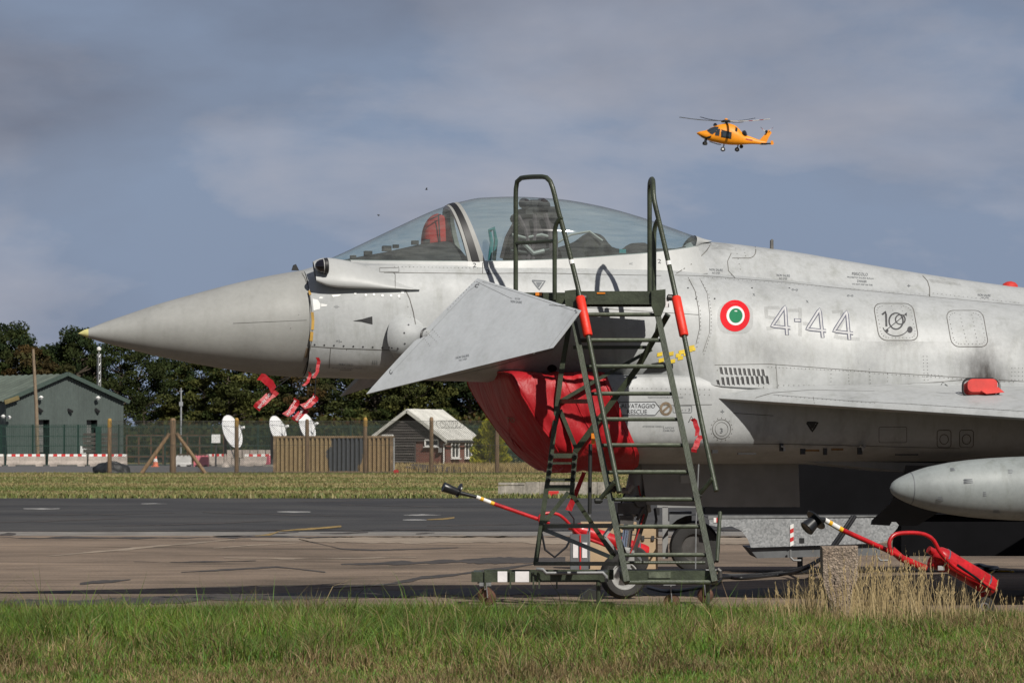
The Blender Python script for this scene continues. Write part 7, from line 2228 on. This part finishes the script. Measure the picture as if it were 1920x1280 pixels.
def cart():
    D = 42.6; b = GX(1450, D, 0)
    r = thing('ground_power_cart', b, 'galvanised ground power trailer with dark body behind the nose gear', 'trailer')
    def q(x, y, o=0): return P(x, y, D + o)
    arch = [(1352, 988), (1372, 986), (1390, 994), (1402, 1010), (1408, 1026)]
    side = [(1330, 972), (1330, 984)] + arch + [(1648, 1018), (1664, 1012), (1682, 990), (1694, 968)]
    MB().prism([q(*p) for p in side], (0, .02, 0)).build('skirt_panel', 'galv_spangle', r)
    MB().prism([q(1328, 966), q(1696, 966), q(1696, 970), q(1328, 973)], (0, .05, 0)).build('top_edge', 'galv_pipe', r)
    MB().prism([q(1404, 1027, .05), q(1650, 1019, .05), q(1650, 1040, .05), q(1420, 1046, .05)], (0, 1.3, 0)).build('chassis', 'cart_grey', r)
    MB().prism([q(1322, 864, .12), q(1990, 866, .12), q(1990, 964, .12), q(1322, 964, .12)], (0, 1.2, 0)).build('body', 'cart_dark', r)
    MB().prism([q(1690, 964, .2), q(1990, 964, .2), q(1990, 1042, .2), q(1690, 1042, .2)], (0, 1.0, 0)).build('shade_box', 'cart_dark', r)  # added near-black box, stands in for the dark under the belly
    for k, (a, c) in enumerate((((1338, 970), (1353, 979)),)):
        for j in range(3):
            MB().prism([q(a[0] + j * 5, a[1], -.004), q(a[0] + j * 5 + 5, a[1], -.004), q(a[0] + j * 5 + 5, c[1], -.004), q(a[0] + j * 5, c[1], -.004)], (0, -.004, 0)).build('reflector', 'red_paint' if j % 2 else 'white_paint', r)
    for j in range(5):
        y0 = 981 + j * 8
        MB().prism([q(1481.5, y0 + 3, -.004), q(1488, y0, -.004), q(1488, y0 + 8, -.004), q(1481.5, y0 + 11, -.004)], (0, -.004, 0)).build('reflector', 'red_paint' if j % 2 else 'white_paint', r)
    MB().prism([q(1499, 1008, -.004), q(1508, 1008, -.004), q(1508, 1017, -.004), q(1499, 1017, -.004)], (0, -.004, 0)).build('sticker', 'jet_black', r)
    MB().prism([q(1595, 967.5, -.03), q(1601, 967.5, -.03), q(1601, 974, -.03), q(1595, 974, -.03)], (0, -.004, 0)).build('sticker', 'jet_black', r)
    for x in (1482, 1645):
        MB().tube([q(x, 1030, -.02), q(x, 1044, -.02), q(x + 6, 1050, -.02), q(x + 20, 1050, -.02)], .012, 7).build('rope_hook', 'galv_pipe', r)
    Rw = .27
    for (x, o) in ((1302, .25), (1302, 1.25)):
        c = GX(x, D + o, Rw)
        w = MB().lathe([(.02, -.06), (Rw * .5, -.06), (Rw * .56, -.09), (Rw * .56, .09), (.02, .06)], c, (0, 1, 0), 24).build('wheel', 'grubby_steel', r, smooth=40)
        MB().lathe([(Rw * .55, -.09), (Rw * .72, -.10), (Rw * .93, -.09), (Rw, -.05), (Rw, .05), (Rw * .93, .09), (Rw * .72, .10), (Rw * .55, .09)], c, (0, 1, 0), 32).build('tyre', 'tyre_rubber', w, smooth=40)
    for x in (1500, 1700):
        MB().tube([q(x, 1040, .6), V(q(x, 1040, .6).x, D + .6, 0.01)], .03, 8).build('prop_stand', 'cart_grey', r)
    # drawbar end: upright frame, box and mudguard left of the wheel
    MB().beam(GX(1247, D + .3, .15), q(1247, 950, .3), .06, .05).build('upright', 'gear_grey', r)
    MB().beam(q(1247, 1040, .3), q(1330, 1035, .3), .05, .05).build('drawbar', 'cart_grey', r)
    MB().box(q(1275, 970, .5), (.24, .3, .14)).build('battery_box', 'cart_grey', r)
    MB().box(q(1262, 985, .45), (.12, .2, .1)).build('socket_box', 'gear_grey', r)
    MB().beam(q(1232, 948, .3), q(1330, 948, .3), .05, .035).build('frame_rail', 'gear_grey', r)
    MB().box(q(1232, 958, .3), (.05, .08, .08)).build('lamp', 'jet_black', r)
    n = 10; rows = [[], []]
    for k in range(n + 1):
        a = math.radians(10 + 160 * k / n); 
        for j, yy in enumerate((.1, .45)):
            c = GX(1302, D + yy, Rw); rows[j].append(c + V(math.cos(a) * (Rw + .08), 0, math.sin(a) * (Rw + .08)))
    MB().grid(rows).build('mudguard', 'cart_dark', r)
cart()
def tan_case(x0, x1, y0, D, label, bands, h=None):
    zt = P(x0, y0, D).z; a = GX(x0, D, 0); c = GX(x1, D, 0)
    r = thing('equipment_case', (a + c) / 2, label, 'case', 'tan equipment cases')
    w = c.x - a.x
    MB().box(((a.x + c.x) / 2, D + .2, zt * .36), (w, .4, zt * .72)).build('body', 'case_tan', r)
    MB().box(((a.x + c.x) / 2, D + .2, zt * .87), (w + .014, .414, zt * .25)).build('lid', 'case_tan', r)
    for t in (.25, .75):
        MB().box((a.x + w * t, D - .012, zt * .735), (.03, .02, .05)).build('latch', 'dark_steel', r)
tan_case(1196, 1233, 985, 43.0, 'tan transport case left of the trailer wheel, behind the ladder rungs', 2)
tan_case(1090, 1192, 978, 44.0, 'wider tan transport case behind the nose gear leg', 2)
def crate():
    D = 40.5; b = GX(1087, D, 0); s = F / D
    r = thing('tool_box', b, 'grey box with white paper labels and red straps behind the ladder', 'box')
    zt = P(1087, 1002, D).z
    MB().box((b.x, D + .15, zt / 2), (.19, .3, zt)).build('body', 'cart_grey', r)
    for x in (1079, 1096):
        MB().box((GX(x, D, 0).x, D - .004, zt * .66), (.05, .006, zt * .34)).build('paper_label', 'paper_white', r)
    MB().box((GX(1088, D, 0).x, D - .006, zt / 2), (.014, .008, zt)).build('strap', 'red_paint', r)
crate()
# chock of the nose wheel
m = MB(); b = ORG + V(-.28, -.02, 0)
m.prism([b + V(-.1, -.16, 0), b + V(.1, -.16, 0), b + V(.06, -.16, .07), b + V(-.03, -.16, .09)], (0, .32, 0))
tag(m.build('wheel_chock', 'ladder_black', org=b), 'black wedge chock against the nose wheel', 'chock')
# cables
pmat('cable_black', (0.010, 0.010, 0.011), 0.5, var=0.2)
pmat('cable_yellow', (0.70, 0.42, 0.02), 0.5, var=0.15)
def cable(pts, r_, mat, label, name='power_cable'):
    w = [Vector(p) for p in pts]
    m = MB().tube([tuple(q) for q in catmull(w, 16 * len(w))], r_, 7)
    return tag(m.build(name, mat, org=w[0], smooth=60), label, 'cable')
def gz(x, y, z=.02): return G(x, y, z)
cable([P(1603, 968, 41.9), P(1585, 995, 41.7), P(1560, 1030, 41.4), P(1520, 1058, 40.5), gz(1470, 1072), gz(1400, 1080), gz(1352, 1082), gz(1300, 1088)], .022, 'cable_black', 'thick black cable drooping from the trailer to the ground')
cable([P(1598, 968, 41.8), P(1576, 1000, 41.6), P(1550, 1036, 41.2), P(1512, 1064, 40.2), gz(1460, 1077), gz(1390, 1083), gz(1360, 1079), gz(1330, 1078)], .018, 'cable_black', 'second black cable lying just under the thick one')
cable([gz(1352, 1078), gz(1420, 1077), gz(1480, 1074), gz(1560, 1068), gz(1600, 1066)], .02, 'cable_black', 'black cable running flat along the apron past the post')
cable([gz(1820, 1062), gz(1835, 1058), gz(1852, 1062), gz(1870, 1064), gz(1850, 1067), gz(1826, 1064)], .02, 'cable_black', 'flat black cable coil on the lit apron at right')
cable([gz(1856, 1076, .01), gz(1866, 1069, .01), gz(1876, 1070, .01), gz(1890, 1070, .01), gz(1900, 1071, .01), gz(1896, 1067, .01)], .009, 'cable_yellow', 'thin yellow cord on the apron at the right edge', 'cord')
cable([gz(1215, 1100), gz(1255, 1108), gz(1290, 1104), gz(1340, 1094), gz(1352, 1086)], .016, 'cable_black', 'tangled black cable behind the ladder foot')
# concrete marker post
def marker():
    m, nt, b_ = new_mat('aggregate')
    n = _noise(nt, 5, 5, .6); r = _ramp(nt, n.outputs['Fac'], [(0.3, (0.17, 0.13, 0.10)), (0.7, (0.28, 0.235, 0.19))])
    tcn = nt.nodes.new('ShaderNodeTexCoord'); v = nt.nodes.new('ShaderNodeTexVoronoi'); v.inputs['Scale'].default_value = 75; nt.links.new(tcn.outputs['Object'], v.inputs['Vector'])
    rv = _ramp(nt, v.outputs['Distance'], [(0.12, (1.25, 1.22, 1.2)), (0.45, (.9, .9, .9))]); rc = _ramp(nt, v.outputs['Color'], [(0.3, (.7, .68, .66)), (0.8, (1.35, 1.3, 1.25))])
    c = _mix(nt, 1.0, r.outputs['Color'], rv.outputs['Color'], 'MULTIPLY'); c = _mix(nt, 1.0, c, rc.outputs['Color'], 'MULTIPLY')
    nt.links.new(c, b_.inputs['Base Color']); b_.inputs['Roughness'].default_value = .9; _bump(nt, b_, v.outputs['Distance'], .8, .01)
    D = 29.6; b = GX(1575, D, 0)
    pts = [(1541, 1024), (1609, 1023), (1610, 1082), (1598, 1108), (1594, 1150), (1592, 1185), (1558, 1185), (1556, 1128), (1543, 1096)]
    base = [P(x, y, D) for x, y in pts]
    rows = []
    c_ = sum(base, Vector()) / len(base)
    # bevelled front edge
    ins = [c_ + (p - c_) * .965 for p in base]
    mb = MB(); n_ = len(base)
    vs = [p + V(0, -.0, 0) for p in ins] + [p + V(0, .012, 0) for p in base] + [p + V(0, .20, 0) for p in base]
    mb.add(vs, [tuple(range(n_))] + [(i, (i + 1) % n_, n_ + (i + 1) % n_, n_ + i) for i in range(n_)] + [(n_ + i, n_ + (i + 1) % n_, 2 * n_ + (i + 1) % n_, 2 * n_ + i) for i in range(n_)] + [tuple(range(2 * n_, 3 * n_))])
    tag(mb.build('marker_post', 'aggregate', org=V(b.x, D, 0)), 'squat weathered concrete marker post standing in the dry grass', 'post')
marker()

# ================================================================ HELICOPTER
pmat('heli_orange', (0.78, 0.27, 0.006), 0.5, var=0.10, vscale=.6, fine=.04, fscale=3)
pmat('heli_dark', (0.018, 0.02, 0.024), 0.2, var=0.3)
pmat('heli_red', (0.40, 0.05, 0.03), 0.4, var=0.1)
pmat('heli_glass', (0.03, 0.04, 0.05), 0.06, var=0.2, spec=.8)
def helicopter():
    global BV, CL, JI
    D = 620.0; c0 = P(1375, 262, D)
    r = thing('helicopter', c0, 'orange yellow rescue helicopter flying low over the airfield', 'helicopter')
    tab = np.array([(1306.5, 249, 251, .15), (1311, 247, 254.5, .6), (1318, 245.6, 259, .9), (1326, 243.8, 262.5, 1.05), (1333, 239.5, 265, 1.1), (1341, 236.5, 267, 1.12), (1350, 233.5, 269, 1.15), (1362, 231.5, 271, 1.15), (1374, 233.5, 272, 1.12), (1384, 240, 272, 1.0), (1391, 248, 271.5, .85), (1398, 253, 271, .65), (1410, 257.5, 270.5, .42), (1424, 262.5, 271, .3), (1436, 265, 271.5, .18)], float)
    q = np.linspace(1306.5, 1436, 60); d = pchip(tab[:, 0], tab, q); d[:, 0] = q
    rows = []; k = 28
    for px, t, b, hw in d:
        row = []
        for i in range(k):
            a = 2 * math.pi * i / k; sa, ca = math.sin(a), math.cos(a)
            zt = math.copysign(abs(sa) ** .75, sa); yy = math.copysign(abs(ca) ** .7, ca)
            # cowling narrower than the cabin
            nar = 1.0 if zt < .25 else 1 - .38 * (zt - .25) / .75
            p = P(px, (t + b) / 2 - (b - t) / 2 * zt, D); row.append(V(p.x, D - hw * yy * nar, p.z))
        rows.append(row)
    mb = MB().grid(rows, wrap=True)
    body = mb.build('fuselage', 'heli_orange', r, smooth=50)
    keep = (BV, CL, JI)
    BV = BVHTree.FromPolygons([Vector(v) for v in mb.v], mb.f); CL = Vector((0, 0, CH)); JI = Matrix.Identity(4)
    def deco(name, poly, mat, parent, off=.03, line=None):
        m = MB()
        if line: ribbon(m, poly, line, off, True, 2.0)
        else: patch(m, poly, off, 3.0)
        if m.v: return m.build(name, mat, parent)
    w1 = deco('windscreen', [(1325, 245.5), (1332, 240.5), (1340, 237.8), (1348, 238), (1346, 243), (1343, 247), (1336, 252.5), (1332, 251)], 'heli_glass', body)
    w2 = deco('cockpit_window', [(1344, 243.5), (1348.5, 241.5), (1350.5, 243), (1348.5, 255), (1340.5, 254), (1341.5, 248)], 'heli_glass', body, .04)
    deco('window_surround', [(1344, 242), (1350, 241.5), (1351, 244), (1349, 256), (1340, 255), (1341, 249)], 'band_yellow', body, .06, .15)
    deco('window_band', [(1352, 243), (1372, 248.5), (1371, 261), (1352, 257.5)], 'heli_dark', body, .025)
    deco('cabin_window', [(1354.5, 246), (1362, 248), (1361, 258), (1355, 256.5)], 'heli_glass', body, .05)
    deco('window_surround', [(1354.5, 246), (1362.5, 248), (1361.5, 258), (1355, 256.5)], 'band_yellow', body, .06, .15)
    deco('cabin_window', [(1364, 249), (1370, 250.5), (1369, 259.5), (1363.5, 258)], 'heli_glass', body, .05)
    deco('belly_band', [(1312, 253), (1325, 258.5), (1334, 254.5), (1333, 258), (1326, 262), (1318, 258.5)], 'heli_dark', body)
    deco('intake', [(1379, 238), (1383, 241), (1382, 248), (1378, 246)], 'heli_dark', body)
    deco('registration', [(1398, 259.5), (1411, 262), (1411, 264.6), (1398, 262)], 'heli_red', body, .03)
    deco('underside_stripe', [(1326, 262), (1350, 266.5), (1372, 270), (1372, 271.2), (1350, 268.5), (1327, 264)], 'heli_dark', body)
    BV, CL, JI = keep
    def W(x, y, o=0.0): return P(x, y, D + o)
    def plate(name, pts, mat, th=.2, o=-.1, parent=None): return MB().prism([W(x, y, o) for x, y in pts], (0, th, 0)).build(name, mat, parent or r)
    plate('tail_fin', [(1424, 263), (1433, 253), (1438, 246), (1442, 243.5), (1447, 249), (1442, 257), (1437, 268), (1434, 271.5), (1427, 271)], 'heli_orange', .3, -.15)
    MB().tube([W(1428, 270, -1.0), W(1446, 269.4, -1.0)], .12, 8).build('tailplane', 'heli_dark', r); MB().box(W(1432, 270, 0), (1.0, 2.4, .12)).build('tailplane', 'heli_dark', r)
    plate('end_plate', [(1445, 264.5), (1449, 263.5), (1451, 269), (1449.5, 272), (1445, 271.5)], 'heli_orange', .08, -1.1)
    for (a, b) in (((1435, 247), (1426, 238.5)), ((1443, 245), (1450, 238.5))):
        A, B = W(*a, -.4), W(*b, -.5)
        for t0, t1, mt in ((0, .45, 'white_paint'), (.45, .75, 'heli_red'), (.75, 1, 'heli_dark')):
            MB().beam(A.lerp(B, t0), A.lerp(B, t1), .05, .2, up=(0, 1, 0)).build('tail_rotor_blade', mt, r)
    MB().lathe([(.05, -.3), (.22, -.2), (.22, .2), (.05, .3)], W(1437, 247, -.3), (0, 1, 0), 12).build('tail_rotor_hub', 'heli_dark', r)
    MB().tube([W(1362, 232), W(1362, 227)], .22, 10).build('rotor_mast', 'heli_dark', r)
    MB().lathe([(.75, -.1), (.8, 0), (.7, .18), (.3, .32)], W(1361.5, 228.4), (0, 0, 1), 16).build('rotor_hub', 'heli_dark', r, smooth=40)
    MB().lathe([(.3, 0), (.28, .15), (.1, .3)], W(1361.5, 225.8), (0, 0, 1), 12).build('rotor_cap', 'heli_orange', r)
    # five blades coned slightly; the sunlit one shows white with red bands
    hub = W(1361.5, 227.2)
    for (x, y, dep, cols) in ((1274, 220, -1.5, 'd'), (1314, 219.8, 5.5, 'd'), (1415, 221.8, 4.6, 'd'), (1443, 223.2, -2.6, 'w'), (1392, 229.2, -5.6, 'd')):
        B = W(x, y, dep); A = hub.lerp(B, .06)
        mid = A.lerp(B, .5) + V(0, 0, -.12)
        segs = ((0, .5, 'white_paint'), (.5, .6, 'heli_red'), (.6, .76, 'white_paint'), (.76, .86, 'heli_red'), (.86, 1, 'white_paint')) if cols == 'w' else ((0, 1, 'heli_dark'),)
        def at(t): return A.lerp(B, t) + V(0, 0, -.15 * math.sin(math.pi * t))
        for t0, t1, mt in segs:
            m = MB()
            for k in range(4):
                m.beam(at(t0 + (t1 - t0) * k / 4), at(t0 + (t1 - t0) * (k + 1) / 4), .36, .07)
            m.build('rotor_blade', mt, r)
    for (x, y, o, rr) in ((1320.5, 269, .2, .30), (1323, 269.3, -.2, .30), (1355.5, 280, -1.1, .36), (1382, 280.5, .9, .36), (1390, 275, 1.0, .3)):
        g = MB().tube([W(x + 2, y - 9, o * .6), W(x, y, o)], .10, 8).build('gear_leg', 'heli_dark', r)
        MB().lathe([(.05, -.13), (rr * .8, -.13), (rr, -.06), (rr, .06), (rr * .8, .13), (.05, .13)], W(x, y, o), (0, 1, 0), 16).build('wheel', 'tyre_rubber', g, smooth=40)
        if rr > .35: MB().lathe([(.04, -.15), (rr * .45, -.14), (rr * .45, .14)], W(x, y, o), (0, 1, 0), 12).build('hub_cap', 'white_paint', g)
        if rr > .35: MB().beam(W(x - 5, y + 1.2, o), W(x + 4, y + 2.6, o), .5, .05).build('snow_pad', 'heli_dark', g)
    MB().lathe([(.05, -.3), (.45, -.2), (.5, 0), (.45, .25), (.05, .35)], W(1396, 250.5, -.3), (.8, -.3, .3), 14).build('exhaust_pipe', 'heli_dark', r, smooth=40)
    MB().lathe([(.05, -.2), (.3, -.15), (.32, .1), (.1, .3)], W(1341, 234.5, 0), (0, 0, 1), 10).build('wire_cutter', 'heli_dark', r)
    MB().tube([W(1330, 265.5, -.6), W(1345, 270.5, -.6), W(1352, 271.5, -.6)], .08, 6).build('step', 'heli_dark', r)
helicopter()
def bird(px, py, s, label, up):
    D = 480; c = P(px, py, D)
    r = thing('bird', c, label, 'bird', 'distant birds')
    MB().lathe([(.01, -.16), (.05, -.1), (.065, 0), (.04, .12), (.005, .2)], c, (.9, .2, -.1), 8).build('body', 'ladder_black', r)
    for q in (-1, 1):
        MB().add([c + V(-.06, 0, .02), c + V(.07, 0, .02), c + V(.12, q * .16, up * .2), c + V(.0, q * .34, up * .12), c + V(-.02, q * .16, up * .22)], [(0, 1, 2, 4), (4, 2, 3)]).build('wing', 'ladder_black', r)
bird(799.5, 355.5, 1, 'tiny dark bird in the sky above the windscreen', 1)
bird(709.5, 403, 1, 'tiny dark bird in the sky left of the canopy', -.6)
